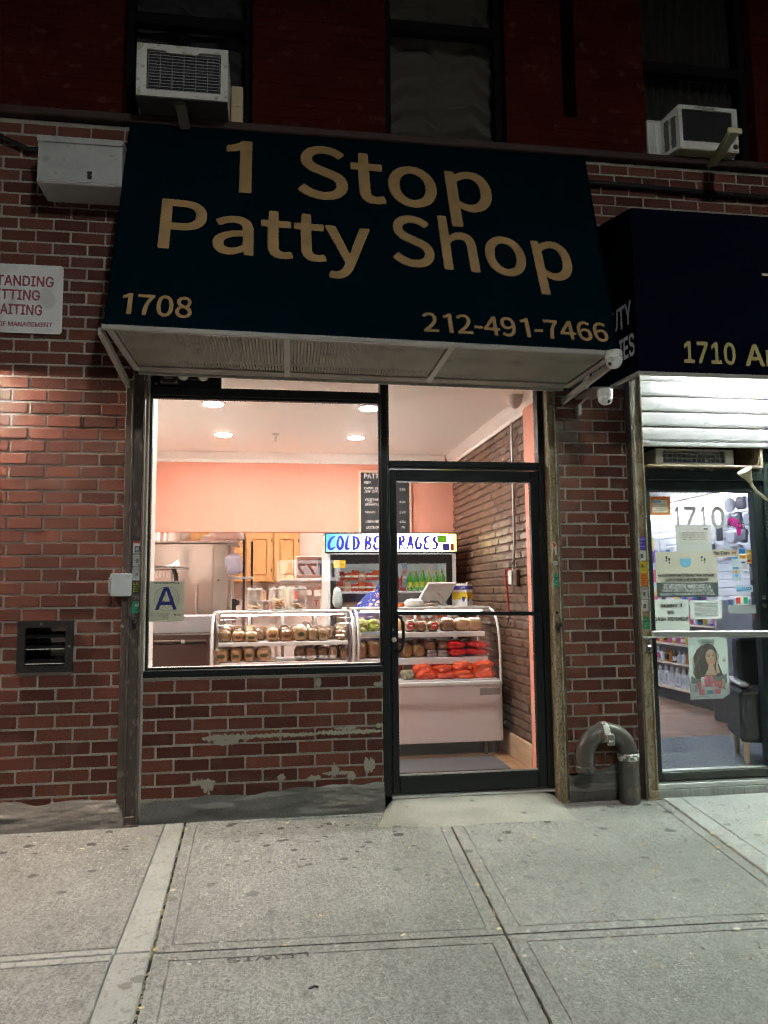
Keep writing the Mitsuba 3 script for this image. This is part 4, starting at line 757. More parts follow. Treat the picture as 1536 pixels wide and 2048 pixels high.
notice('mask_notice', 'beige notice with a blue face mask and a black band of white text', None, 2.754, 3.233, 1.362, 1.692, BEIGE,
       texts=[('ALL CUSTOMERS & EMPLOYEES MUST WEAR FACE MASK /', 0.020, 2.990, 1.510, IK, 0.445), ('CLOTH COVERING TO ENTER THIS BUSINESS', 0.020, 2.990, 1.478, IK, 0.33),
              ('SE REQUIERE M\u00c1SCARILLA', 0.030, 2.990, 1.424, WT_, 0.37), ('TODOS LOS CLIENTES & EMPLEADOS DEBEN USAR UNA', 0.016, 2.990, 1.400, WT_, 0.40), ('MASCARILLA O TAPA BOCAS PARA ENTRAR A ESTE NEGOCIO', 0.016, 2.990, 1.376, WT_, 0.42)],
       rects=[(2.756, 3.231, 1.363, 1.466, plain((0.035, 0.045, 0.05)))], extra=[('pictogram', prism(mk, -0.0006, 'y', yt), plain((0.12, 0.33, 0.50)))] + [('pictogram', cat(footprint(x, 1.648), footprint(x + 0.022, 1.634)), IK) for x in (2.838, 3.115)])
SER = plain((0.02, 0.02, 0.02))
notice('refund_notice', 'crumpled pale paper reading SORRY NO CASH REFUNDS', None, 2.713, 2.994, 1.121, 1.346, plain((0.55, 0.60, 0.57), 0.8), texts=[('SORRY !!', 0.024, 2.860, 1.290, SER, 0.165), ('NO', 0.024, 2.855, 1.242, SER, 0.05), ('CASH REFUNDS', 0.026, 2.855, 1.194, SER, 0.265)])
notice('typed_notice', 'white typed sheet right of the cash refunds paper', None, 3.004, 3.250, 1.202, 1.339, plain((0.58, 0.62, 0.63), 0.8), extra=[('print', scribble(3.04, 3.22, 1.215, 1.322, 6, yt, rng), plain((0.25, 0.27, 0.28)))])
B1, B2, OR_, RD, GN = plain((0.03, 0.14, 0.42)), plain((0.10, 0.30, 0.55)), plain((0.6, 0.22, 0.03)), plain((0.5, 0.03, 0.04)), plain((0.02, 0.25, 0.14))
PALE = plain((0.55, 0.60, 0.62))
notice('card_sticker', 'tall column of payment card stickers beside the no pets notice', None, 3.407, 3.471, 1.562, 1.717, PALE, cat_='sticker', rects=[(3.412, 3.466, 1.678, 1.713, B1), (3.414, 3.464, 1.64, 1.664, OR_), (3.422, 3.456, 1.604, 1.616, B1)])
notice('card_sticker', 'pale blue strip of payment card stickers right of the mask notice', None, 3.350, 3.414, 1.475, 1.654, plain((0.40, 0.55, 0.62)), cat_='sticker', rects=[(3.352, 3.400, 1.635, 1.652, B2), (3.358, 3.404, 1.565, 1.575, B1), (3.368, 3.398, 1.535, 1.552, OR_), (3.370, 3.396, 1.508, 1.522, B1)])
notice('card_sticker', 'gold card sticker at the right edge of the shop door glass', None, 3.471, 3.511, 1.599, 1.702, plain((0.45, 0.33, 0.10)), cat_='sticker', rects=[(3.476, 3.507, 1.655, 1.675, OR_), (3.476, 3.507, 1.615, 1.63, RD)])
notice('card_sticker', 'wide blue and white bank card sticker', None, 3.373, 3.505, 1.394, 1.445, plain((0.45, 0.60, 0.68)), cat_='sticker', rects=[(3.378, 3.445, 1.405, 1.428, B2)], texts=[('ACH', 0.024, 3.473, 1.408, B1, 0.05)])
notice('card_sticker', 'red, white and green bank card sticker above the grey strip', None, 3.360, 3.467, 1.300, 1.365, WT_, cat_='sticker', rects=[(3.368, 3.400, 1.31, 1.355, RD), (3.402, 3.425, 1.31, 1.355, plain((0.75, .74, .72))), (3.427, 3.460, 1.31, 1.355, GN)])
notice('card_sticker', 'tiny blue card sticker left of the red and green one', None, 3.304, 3.347, 1.301, 1.340, B1, cat_='sticker', rects=[(3.318, 3.325, 1.305, 1.336, RD), (3.331, 3.338, 1.305, 1.336, GN)])
notice('card_sticker', 'small white label on the dark part of the shop door glass', None, 3.437, 3.480, 1.529, 1.555, WT_, cat_='sticker', rects=[(3.442, 3.475, 1.538, 1.545, B2)])
notice('grey_strip', 'blank grey strip of tape near the bar of the shop door', None, 3.301, 3.523, 1.238, 1.300, plain((0.30, 0.33, 0.35)), cat_='tape')

# advertising poster with a long haired woman above a row of pink tubs
t = thing('poster', 'pale poster of a long haired woman above pink hair care tubs', 'poster')
yp = 0.0945
part(t, 'sheet', prism([(2.974, 0.634), (3.225, 0.634), (3.279, 0.668), (3.279, 1.050), (3.262, 1.069), (2.974, 1.069)], 0.0004, 'y', yp), plain((0.50, 0.56, 0.56), 0.5))
part(t, 'lettering', text('MIELLE', 0.024, 3.118, yp - .001, 1.035, 'c', False, w=0.125), plain((0.32, 0.36, 0.38)))
hair = Polygon([(3.02, 0.86), (3.012, 0.90), (3.02, 0.95), (3.045, 0.985), (3.075, 1.012), (3.12, 1.028), (3.165, 1.015), (3.188, 0.985), (3.195, 0.93), (3.205, 0.875), (3.235, 0.80), (3.22, 0.765), (3.03, 0.765), (3.008, 0.81)])
face = affinity.translate(affinity.scale(Point(0, 0).buffer(1.0, 10), 0.040, 0.058), 3.145, 0.928)
skin = plain((0.34, 0.24, 0.19), 0.6)
part(t, 'print', prism(hair, -0.0006, 'y', yp), plain((0.055, 0.048, 0.048)))
part(t, 'print', prism(face, -0.0006, 'y', yp - 0.0008), skin)
part(t, 'print', prism([(3.128, 0.89), (3.16, 0.89), (3.17, 0.845), (3.185, 0.80), (3.09, 0.80), (3.12, 0.845)], -0.0005, 'y', yp - 0.0007), skin)
part(t, 'print', prism([(3.196, 0.935), (3.206, 0.925), (3.195, 0.87), (3.21, 0.82), (3.185, 0.81), (3.18, 0.86)], -0.0005, 'y', yp - 0.0016), skin)
dk = plain((0.08, 0.05, 0.045))
for i, (x, z, L, cv) in enumerate([(3.05, 0.985, .17, .012), (3.065, 0.995, .20, .016), (3.085, 1.01, .21, .012), (3.035, 0.96, .15, .010), (3.198, 0.955, .14, -.016), (3.19, 0.98, .16, -.02), (3.105, 1.018, .10, .01)]):
    pts = [(x - .012 + cv * math.sin(q_ * 5 + i) - .02 * q_ * (1 if cv > 0 else -1), z - L * q_) for q_ in np.linspace(0, 1, 9)]
    part(t, 'print', prism(LineString(pts).buffer(.0022), -0.0004, 'y', yp - 0.0007), plain((0.11, 0.088, 0.078)))
part(t, 'print', prism([(3.150, 0.98), (3.172, 0.965), (3.183, 0.935), (3.178, 0.905), (3.160, 0.882), (3.168, 0.91), (3.170, 0.94), (3.160, 0.965)], -0.0004, 'y', yp - 0.0012), plain((0.23, 0.145, 0.11)))
part(t, 'print', cat(prism([(3.140, 0.938), (3.147, 0.915), (3.153, 0.913), (3.149, 0.938)], -0.0004, 'y', yp - 0.0013), prism([(3.118, 0.918), (3.132, 0.922), (3.130, 0.908), (3.120, 0.906)], -0.0004, 'y', yp - 0.0013)), plain((0.40, 0.285, 0.225)))
part(t, 'print', cat(*[prism(affinity.translate(affinity.scale(Point(0, 0).buffer(1.0, 5), a, b), x, z), -0.0005, 'y', yp - 0.0016) for x, z, a, b in ((3.128, 0.938, .009, .0035), (3.163, 0.938, .008, .0035), (3.128, 0.949, .011, .002), (3.163, 0.949, .010, .002), (3.146, 0.915, .006, .003))]), dk)
part(t, 'print', prism(affinity.translate(affinity.scale(Point(0, 0).buffer(1.0, 6), 0.014, 0.005), 3.147, 0.895), -0.0005, 'y', yp - 0.0016), plain((0.42, 0.12, 0.12)))
part(t, 'print', prism([(2.985, 0.80), (3.03, 0.775), (3.12, 0.80), (3.20, 0.79), (3.262, 0.81), (3.262, 0.745), (2.985, 0.745)], -0.0006, 'y', yp - 0.0003), plain((0.12, 0.13, 0.13)))
for x, z0, wd, h, pc in ((3.045, 0.70, .036, .055, 'p'), (3.02, 0.685, .02, .05, 'b'), (3.075, 0.73, .026, .06, 'w'), (3.105, 0.72, .03, .075, 'p'), (3.14, 0.72, .03, .075, 'p'), (3.175, 0.72, .026, .04, 'p'), (3.205, 0.71, .035, .05, 'p'), (3.235, 0.70, .02, .07, 'g'),
                         (3.062, 0.665, .04, .035, 'p'), (3.125, 0.668, .05, .028, 'b'), (3.185, 0.668, .044, .034, 'p')):
    part(t, 'print', rect(x - wd / 2, x + wd / 2, z0, z0 + h, yp - 0.0012), plain({'p': (0.55, 0.20, 0.24), 'b': (0.20, 0.38, 0.45), 'w': (0.62, 0.64, 0.62), 'g': (0.35, 0.38, 0.22)}[pc]))
part(t, 'print', prism(affinity.translate(affinity.scale(Point(0, 0).buffer(1.0, 8), 0.013, 0.013), 3.248, 0.905), -0.0005, 'y', yp - .0004), plain((0.30, 0.29, 0.22)))
part(t, 'print', scribble(3.02, 3.24, 0.645, 0.657, 1, yp - .0004, rng), plain((0.3, 0.33, 0.35)))

# stickers on the three rails (the square codes are left out)
def rail_sticker(label, x0, x1, z0, z1, y, col, rects=(), rows=0, ink=(0.06, 0.06, 0.06), texts=()):
    t = thing('sticker', label, 'sticker')
    part(t, 'sheet', rect(x0, x1, z0, z1, y, 0.0008), plain(col, 0.45))
    for a, b, c1, d, cc in rects: part(t, 'print', rect(x0 + a * (x1 - x0), x0 + b * (x1 - x0), z0 + c1 * (z1 - z0), z0 + d * (z1 - z0), y - 0.0012), plain(cc, 0.45))
    if rows: part(t, 'print', scribble(x0 + 0.006, x1 - 0.006, z0 + 0.006, z1 - 0.008, rows, y - 0.0012, rng), plain(ink, 0.5))
    return t
ya = -0.0382
rail_sticker('white and red sticker at the top of the brown shutter rail', -0.872, -0.818, 1.68, 1.76, ya, (0.55, 0.55, 0.54), [(0, 1, .82, 1, (0.38, 0.06, 0.05)), (.2, .8, .15, .62, (0.10, 0.10, 0.10)), (.3, .7, .25, .52, (0.5, 0.5, 0.5))])
rail_sticker('white printed sticker under the red topped one on the brown rail', -0.872, -0.818, 1.597, 1.674, ya, (0.52, 0.53, 0.53), [(.33, .67, .28, .62, (0.12, 0.12, 0.12))], 5, (0.22, 0.22, 0.22))
rail_sticker('white printed sticker beside the electrical box on the brown rail', -0.872, -0.818, 1.510, 1.591, ya, (0.52, 0.53, 0.53), [(.05, .95, .80, .92, (0.2, 0.2, 0.2)), (.35, .65, .35, .60, (0.12, 0.12, 0.12))], 5, (0.25, 0.25, 0.25))
rail_sticker('black sticker with yellow print on the brown rail', -0.872, -0.819, 1.426, 1.504, ya, (0.025, 0.025, 0.02), (), 6, (0.42, 0.36, 0.03))
rail_sticker('green sticker on the brown rail above a round one', -0.871, -0.819, 1.302, 1.375, ya, (0.02, 0.24, 0.13), [(.35, .95, .55, .85, (0.30, 0.45, 0.38))], 3, (0.01, 0.12, 0.06))
t = thing('sticker', 'round pale sticker near the latch of the brown rail', 'sticker'); part(t, 'sheet', lathe([(0.0009, .020), (0.0010, 0)], (-0.845, ya, 1.279), 18, 'y'), plain((0.48, 0.49, 0.48))); part(t, 'print', lathe([(0.0018, .012), (0.0019, 0)], (-0.845, ya, 1.279), 12, 'y'), plain((0.25, 0.26, 0.26)))
t = thing('graffiti', 'white scratched tag on the brown rail under the yellow print', 'graffiti'); part(t, 'stroke', tube([(-0.862, ya, 1.408), (-0.846, ya, 1.404), (-0.855, ya, 1.386), (-0.838, ya, 1.412), (-0.828, ya, 1.390), (-0.822, ya, 1.406)], 0.0013, 4), plain((0.4, 0.4, 0.4)))
yb = -0.0184
t = thing('sticker', 'torn red and white sticker on the rusty rail beside the glass door', 'sticker')
part(t, 'sheet', prism([(1.926, 1.748), (1.945, 1.757), (1.970, 1.742), (1.975, 1.722), (1.966, 1.69), (1.972, 1.668), (1.958, 1.662), (1.950, 1.70), (1.932, 1.712), (1.924, 1.73)], -0.0008, 'y', yb), plain((0.55, 0.52, 0.46)))
part(t, 'print', prism([(1.932, 1.742), (1.948, 1.75), (1.966, 1.738), (1.960, 1.722), (1.936, 1.722)], -0.0006, 'y', yb - .0009), plain((0.5, 0.05, 0.03)))
rail_sticker('small white label on the rusty rail', 1.930, 1.980, 1.595, 1.622, yb, (0.55, 0.54, 0.50), [(.1, .9, .3, .7, (0.35, 0.33, 0.32))])
rail_sticker('green sticker on the rusty rail under the small white label', 1.934, 1.980, 1.443, 1.529, yb, (0.03, 0.30, 0.17), [(.1, .9, .55, .85, (0.02, 0.15, 0.09))], 4, (0.25, 0.45, 0.35))
yc = -0.0586
X0, X1 = 2.553, 2.606
rail_sticker('purple sticker topmost on the rail beside the neighbour\'s door', X0, X1, 1.697, 1.786, yc, (0.10, 0.06, 0.42), [(.55, .95, .4, .7, (0.02, 0.02, 0.16))], 3, (0.3, 0.25, 0.6))
rail_sticker('white sticker with a dark square under the purple one', X0, X1, 1.62, 1.693, yc, (0.52, 0.53, 0.53), [(.2, .6, .25, .65, (0.05, 0.05, 0.06))])
rail_sticker('yellow sticker on the rail beside the neighbour\'s door', X0, X1, 1.533, 1.616, yc, (0.62, 0.48, 0.01), [(.2, .5, .45, .75, (0.08, 0.07, 0.01))], 5, (0.15, 0.12, 0.01))
rail_sticker('orange sticker under the yellow one', X0, X1, 1.445, 1.529, yc, (0.55, 0.14, 0.01), (), 4, (0.32, 0.07, 0.01))
rail_sticker('white printed sticker between the orange and the lower white one', X0, X1, 1.352, 1.433, yc, (0.50, 0.51, 0.51), [(.35, .65, .3, .6, (0.05, 0.05, 0.05)), (.1, .9, .84, .93, (0.15, 0.15, 0.15))], 4, (0.3, 0.3, 0.3))
rail_sticker('lower white printed sticker above a round one by the neighbour\'s door', X0, X1, 1.268, 1.347, yc, (0.50, 0.51, 0.51), [(.3, .68, .3, .65, (0.05, 0.05, 0.05))], 4, (0.3, 0.3, 0.3))
t = thing('sticker', 'round white sticker on the rail beside the neighbour\'s door', 'sticker'); part(t, 'sheet', lathe([(0.0009, .021), (0.0010, 0)], (2.579, yc, 1.245), 18, 'y'), plain((0.52, 0.53, 0.52)))
rail_sticker('green sticker lowest on the rail beside the neighbour\'s door', X0, X1, 1.147, 1.226, yc, (0.02, 0.28, 0.13), [(.1, .9, .5, .9, (0.02, 0.14, 0.07))], 3, (0.2, 0.4, 0.3))
t = thing('padlock', 'steel padlock hanging from the bolt on the rail by the neighbour\'s door', 'padlock')
part(t, 'body', box(2.568, 2.600, -0.095, -0.075, 0.995, 1.035, .004), M_CHROME)
part(t, 'shackle', tube([(2.574, -.085, 1.03), (2.574, -.085, 1.075), (2.579, -.085, 1.088), (2.589, -.085, 1.088), (2.594, -.085, 1.075), (2.594, -.085, 1.03)], .0035, 7), M_CHROME, smooth=True)
part(t, 'bolt', cat(tube([(2.545, -.08, 1.092), (2.64, -.08, 1.090)], .006, 8), box(2.56, 2.575, -.085, -.06, 1.075, 1.10, .002)), M_ALU)

# ---------------------------------------------------------------- air conditioners
def grille_wires(x0, x1, z0, z1, y, nx, nz, r=0.0026):
    return cat(*[tube([(x0 + (x1 - x0) * i / nx, y, z0), (x0 + (x1 - x0) * i / nx, y, z1)], r, 4, False) for i in range(nx + 1)], *[tube([(x0, y - .003, z0 + (z1 - z0) * i / nz), (x1, y - .003, z0 + (z1 - z0) * i / nz)], r, 4, False) for i in range(nz + 1)])
def fins(x0, x1, z0, z1, y, n, along='x'):
    if along == 'x': return cat(*[box(x0, x1, y, y + .02, z0 + (z1 - z0) * (i + .2) / n, z0 + (z1 - z0) * (i + .62) / n) for i in range(n)])
    return cat(*[box(x0 + (x1 - x0) * (i + .2) / n, x0 + (x1 - x0) * (i + .62) / n, y, y + .02, z0, z1) for i in range(n)])
def casing(x0, x1, yf, yb, z0, z1, fx0, fx1, fz0, fz1):
    """A sheet metal box whose front is open between fx0..fx1, fz0..fz1."""
    fr = with_holes(x0, x1, z0, z1, [(fx0, fx1, fz0, fz1)])
    return cat(prism(fr, 0.012, 'y', yf), box(x0, x0 + .008, yf + .012, yb, z0, z1), box(x1 - .008, x1, yf + .012, yb, z0, z1), box(x0 + .008, x1 - .008, yf + .012, yb, z1 - .008, z1), box(x0 + .008, x1 - .008, yf + .012, yb, z0, z0 + .008))
k = thing('air_conditioner', 'grey white air conditioner with a wire grille, above the left end of the green awning', 'air conditioner')
PAN_SHADE = plain((0.035, 0.033, 0.03), 0.7)
part(k, 'casing', cat(casing(-0.886, -0.299, -0.25, 0.14, 4.664, 5.028, -0.822, -0.346, 4.708, 4.990), prism([(-0.71, 4.993), (-0.48, 4.993), (-0.50, 4.972), (-0.69, 4.972)], 0.01, 'y', -0.251)), M_CASING)
part(k, 'base_pan', box(-0.884, -0.301, -0.246, 0.12, 4.6565, 4.6635), PAN_SHADE)  # plate coloured dark to paint the shade under the casing
part(k, 'grille', grille_wires(-0.812, -0.355, 4.715, 4.976, -0.242, 6, 12), M_WIRE)
part(k, 'fins', fins(-0.822, -0.346, 4.706, 4.990, -0.215, 24), plain((0.05, 0.052, 0.058), 0.5))
part(k, 'coil', box(-0.83, -0.34, -0.19, -0.15, 4.70, 4.995), M_DARK)
for x, z in ((-0.866, 4.69), (-0.866, 4.715), (-0.315, 4.69), (-0.59, 4.98)): part(k, 'screw', lathe([(0, .006), (.003, .005), (.004, 0)], (x, -0.2505, z), 8, 'y'), M_RAIL)
part(k, 'drain_plug', lathe([(0, .016), (.01, .015), (.012, .006), (.004, 0)], (-0.372, -0.2503, 4.684), 14, 'y'), M_CASING)
part(k, 'support', cat(bar((-0.62, -0.22, 4.652), (-0.60, -0.10, 4.652), 0.085, 0.010, .002), bar((-0.61, -0.20, 4.648), (-0.585, -0.085, 4.55), 0.07, 0.012, .002)), M_RAIL)
part(k, 'side_filler', box(-0.905, -0.887, -0.02, 0.08, 4.66, 4.78), M_CASING)
single('wood_block', cat(box(-0.288, -0.208, -0.02, 0.07, 4.66, 4.785, .003), box(-0.288, -0.208, -0.02, 0.07, 4.787, 4.935, .003)), mat('pale_timber', pri(proc(lambda p, n, uv: mix((0.36, 0.27, 0.18), (0.48, 0.38, 0.26), fbm(p.x * 40, p.z * 5))), 0.8)), 'pale wooden block standing on the sill beside the wire grilled air conditioner', 'wood block')
k = thing('air_conditioner', 'white air conditioner with a dark mesh back, in the right hand upper window', 'air conditioner')
part(k, 'casing', cat(casing(2.976, 3.447, -0.14, 0.0, 4.664, 5.003, 3.004, 3.405, 4.722, 4.972)), M_CASING)
part(k, 'rear', box(2.985, 3.44, 0.001, 0.12, 4.665, 4.995), M_CASING)
part(k, 'base_pan', box(2.978, 3.445, -0.136, -0.004, 4.6565, 4.6635), M_CREAM)
part(k, 'side', cat(sheet((2.911, 0.02, 4.66), (2.9755, -0.138, 4.664), (2.9755, -0.138, 5.0), (2.911, 0.02, 4.955))), M_CASING)
part(k, 'side_vent', cat(*[sheet((2.917 + t * .056, 0.002 - t * .135, 4.69), (2.917 + (t + .3) * .056, 0.002 - (t + .3) * .135, 4.69), (2.917 + (t + .3) * .056, 0.002 - (t + .3) * .135, 4.93), (2.917 + t * .056, 0.002 - t * .135, 4.93)) for t in (.12, .55)]), plain((0.10, 0.10, 0.10)))
part(k, 'mesh', fins(3.0, 3.41, 4.715, 4.98, -0.122, 30), plain((0.035, 0.037, 0.040), 0.6))
part(k, 'coil', box(2.99, 3.42, -0.095, -0.08, 4.70, 4.985), M_DARK)
part(k, 'lettering', text('FRIGIDAIRE', 0.019, 3.19, -0.1402, 4.979, 'c', True, w=0.165), IK)
for i in range(7): part(k, 'pleat', box(2.797 + i * .0155, 2.810 + i * .0155, -0.005 + .006 * (i % 2), 0.06, 4.66, 4.935, .002), M_WHITE)
part(k, 'panel_rail', cat(box(2.795, 2.907, -0.012, 0.065, 4.936, 4.948, .002), box(2.795, 2.907, -0.012, 0.065, 4.656, 4.6595)), M_WHITE)
part(k, 'filler_panel', box(3.449, 3.52, 0.03, 0.045, 4.657, 4.93), M_WHITE)
part(k, 'screw', lathe([(0, .006), (.02, .005), (.022, 0)], (3.42, -0.1405, 4.70), 8, 'y'), M_RAIL)
single('air_conditioner_bracket', cat(bar((3.272, -0.058, 4.588), (3.125, -0.56, 4.532), 0.085, 0.012, .003), bar((3.236, -0.07, 4.575), (3.125 - .034, -0.56, 4.532 - .014), 0.010, 0.05, .003), box(3.125 - .05, 3.125 + .05, -0.585, -0.561, 4.532 - .02, 4.532 + .02, .003)), M_CREAM, 'cream steel bracket arm propping the air conditioner with the dark mesh back', 'bracket')
k = thing('air_conditioner', 'low white air conditioner in a wooden recess over the neighbour\'s door', 'air conditioner')
part(k, 'casing', casing(2.785, 3.40, 0.075, 0.29, 2.318, 2.446, 2.838, 3.335, 2.342, 2.445), plain((0.40, 0.38, 0.31), 0.5))
part(k, 'grille', grille_wires(2.842, 3.332, 2.344, 2.444, 0.080, 13, 3), M_WIRE)
part(k, 'coil', box(2.83, 3.34, 0.12, 0.14, 2.335, 2.4455), M_DARK)
k = thing('wood_recess', 'worn wooden shelf and side boards holding the air conditioner over the neighbour\'s door', 'shelf')
WOODB = mat('stained_board', pri(proc(lambda p, n, uv: mix((0.14, 0.09, 0.05), (0.34, 0.26, 0.16), fbm(p.x * 9, p.y * 20, p.z * 20))), 0.7))
part(k, 'shelf', box(2.68, 3.58, -0.01, 0.30, 2.299, 2.316, .003), WOODB)
part(k, 'side_board', box(3.56, 3.585, -0.005, 0.30, 2.317, 2.62, .003), WOODB)
part(k, 'back_board', box(2.63, 3.60, 0.301, 0.315, 2.30, 2.75), plain((0.04, 0.03, 0.025)))

k = thing('funnel_fixture', 'pale funnel shaped fixture on a bent arm beside the neighbour\'s door', 'fixture')
c0, c1 = np.array([3.275, -0.30, 2.150]), np.array([3.222, -0.315, 2.228])
cone = tube([c0, lerp(c0, c1, .35), lerp(c0, c1, .75), c1, lerp(c0, c1, .96), lerp(c0, c1, .5)], [0.014, 0.024, 0.042, 0.050, 0.046, 0.010], 20, False)
part(k, 'funnel', cone, M_CREAM, smooth=40)
part(k, 'arm', tube([c0, (3.285, -0.297, 2.125), (3.32, -0.29, 2.085), (3.40, -0.27, 2.04), (3.55, -0.2, 1.97), (3.68, -0.1, 1.90), (3.72, 0.0, 1.87)], 0.011, 8), M_CREAM, smooth=True)

# ---------------------------------------------------------------- pipe, cameras
k = thing('vent_pipe', 'dark grey U shaped pipe with clamps standing on the pavement before the brick pier', 'pipe')
cx, cz, Rb, r, yp = 2.238, 0.318, 0.152, 0.062, -0.105
part(k, 'bend', tube([(cx - Rb, yp, 0.235), (cx - Rb, yp, 0.28)] + [(cx + Rb * math.cos(a), yp, cz + Rb * math.sin(a)) for a in np.linspace(math.pi, 0, 26)] + [(cx + Rb, yp, 0.27)], r, 22), M_PIPE, smooth=40)
part(k, 'mouth', lathe([(r + .001, .215), (r + .006, .22), (r + .006, .25), (r + .001, .256)], (cx - Rb, yp, 0), 22), M_PIPE, smooth=30)
part(k, 'riser', tube([(cx + Rb, yp, -0.005), (cx + Rb, yp, 0.288)], r + 0.004, 22), M_PIPE, smooth=40)
part(k, 'collar', cat(lathe([(r + .003, .278), (r + .010, .283), (r + .010, .322), (r + .003, .327)], (cx + Rb, yp, 0), 22), box(cx + Rb - .02, cx + Rb + .02, yp - r - .028, yp - r - .008, 0.292, 0.312, .003)), M_CLAMP, smooth=30)
a0 = math.pi * 0.53
v, f = lathe([(r + .001, -.022), (r + .008, -.018), (r + .008, .018), (r + .001, .022)], (0, 0, 0), 22)
v, f = rot((v[:, [2, 1, 0]], f), a0 - math.pi / 2, (0, -1, 0)); part(k, 'clamp', cat(move((v, f[:, ::-1]), (cx + Rb * math.cos(a0), yp, cz + Rb * math.sin(a0))), box(cx - .022, cx + .022, yp - r - .026, yp - r - .006, cz + .075, cz + .15, .004)), M_CLAMP)

def camera_thing(label, x, y, z, r, look, bracket):
    k = thing('security_camera', label, 'camera')
    part(k, 'base', lathe([(r * 1.0, z + r * 1.55), (r * 1.06, z + r * 1.45), (r * 1.06, z + r * 0.75), (r * 0.98, z + r * 0.62)], (x, y, 0), 24), M_WHITE, smooth=30)
    part(k, 'ball', blob((x, y, z + r * 0.35), (r * 1.0, r * 1.0, r * 1.0), 1.0, 14), M_WHITE, smooth=True)
    d = np.asarray(look, float); d /= np.linalg.norm(d); c = np.array([x, y, z + r * 0.35])
    v, f = lathe([(r * .50, 0.0), (r * .48, r * .20), (r * .36, r * .22), (r * .32, r * .12), (0, r * .12)], (0, 0, 0), 16)
    a = np.cross([0, 0, 1.0], d); a /= np.linalg.norm(a); b = np.cross(d, a)
    v = v[:, :1] * a + v[:, 1:2] * b + v[:, 2:] * d + c + d * r * 0.86
    part(k, 'lens_housing', (v, f), M_BLACK if bracket else M_WHITE, smooth=30)
    part(k, 'lens', blob(c + d * r * 0.95, (r * .22,) * 3, 1, 8), M_BLACK, smooth=True)
    if bracket: part(k, 'plate', cat(*bracket), M_ALU)
    return k
camera_thing('white dome camera hanging from the right corner of the green awning', 2.078, -0.792, 2.800, 0.050, (-0.75, -0.45, -0.55), [])
camera_thing('white dome camera under the navy awning in front of the brick pier', 2.240, -0.30, 2.695, 0.049, (0.15, -0.75, -0.65), [])
single('camera_bracket', cat(box(2.145, 2.170, -0.06, 0.002, 2.655, 2.725, .002), box(2.14, 2.28, -0.33, -0.02, 2.772, 2.784, .002), bar((2.157, -.03, 2.72), (2.20, -.12, 2.775), .014, .006)), M_ALU, 'small metal bracket on the brick pier beside the lower camera', 'bracket')

# ---------------------------------------------------------------- lamps outside the frame that light the pavement
k = thing('street_lamp', 'street lamp on the kerb behind the viewer', 'street lamp')
LX, LY, LZ = 1.5, -7.0, 6.5
part(k, 'pole', tube([(LX, -6.45, 0), (LX, -6.45, 4.0), (LX, -6.45, 6.5)], [0.10, 0.08, 0.055], 12), M_RAIL, smooth=40)
part(k, 'arm', tube([(LX, -6.45, 6.4), (LX, -6.50, 6.58), (LX, -6.65, 6.64), (LX, -7.0, 6.64)], 0.035, 10), M_RAIL, smooth=True)
part(k, 'head', box(LX - 0.2, LX + 0.2, LY - .36, LY + .36, LZ + .006, LZ + .12, .03), M_RAIL)
scene[f'{k}__lens'] = mikit.ply(sheet((LX - .175, LY - .3, LZ), (LX - .175, LY + .3, LZ), (LX + .175, LY + .3, LZ), (LX + .175, LY - .3, LZ)), plain((0.8, 0.8, 0.8)), emitter=area(STREET_LAMP))
k = thing('wall_lamp', 'shaded wall lamp on the brick wall left of the white sign', 'wall lamp')
part(k, 'housing', prism([(0.004, 2.98), (-0.10, 2.98), (-0.18, 2.90), (-0.18, 2.86), (-0.175, 2.86), (-0.175, 2.895), (-0.098, 2.97), (0.004, 2.97)], 0.19, 'x', -2.075), M_FRAME2)
part(k, 'cheek', cat(box(-2.079, -2.0755, -0.175, 0.004, 2.87, 2.975), box(-1.8845, -1.881, -0.175, 0.004, 2.87, 2.975)), M_FRAME2)
scene[f'{k}__lens'] = mikit.ply(sheet((-2.04, -0.15, 2.872), (-2.04, -0.07, 2.872), (-1.92, -0.07, 2.872), (-1.92, -0.15, 2.872)), plain((0.8, 0.8, 0.8)), emitter=area(WALL_LAMP))

# ---------------------------------------------------------------- inside the patty shop
XL, XR_, YB, ZF, ZC = -1.30, 1.97, 3.05, 0.085, 2.90
ORD = ['first', 'second', 'third', 'fourth', 'fifth', 'sixth', 'seventh', 'eighth', 'ninth', 'tenth', 'eleventh', 'twelfth', 'thirteenth', 'fourteenth', 'fifteenth', 'sixteenth', 'seventeenth', 'eighteenth', 'nineteenth', 'twentieth']
scene['floor'] = mikit.ply(box(XL, 2.3, 0.15, 6.35, -0.05, 0.066), M_BROWN)
labels['floor'] = {'label': 'wood plank floor of the patty shop', 'kind': 'structure'}
r2 = random.Random(3)
for i in range(26):
    y = 0.16 + i * 0.112; x = XL + 0.01
    while x < XR_ - 0.05:
        L = r2.uniform(0.5, 1.2) if x > XL + .02 else r2.uniform(0.2, 1.0); x2 = min(x + L, XR_ - 0.004)
        m_ = box(x, x2 - 0.002, y, y + 0.1105, 0.068, ZF, 0.0015)
        part('floor', 'plank', m_, M_PLANK, uv=np.tile([[r2.random(), r2.random()]], (24, 1))); x = x2
scene['ceiling'] = mikit.ply(box(XL - .1, 2.4, 0.146, 6.45, ZC, 2.958), M_CEIL)
labels['ceiling'] = {'label': 'smooth pale ceiling of the patty shop', 'kind': 'structure'}
k = thing('shop_wall', 'salmon pink painted inner walls of the patty shop', 'wall')
part(k, 'side_wall', box(XL - 0.1, XL, 0.15, 6.4, 0.0, ZC), M_TILE)
part(k, 'front_return', box(XL, -0.80, 0.302, 0.315, ZF, ZC - .001), M_TILE)
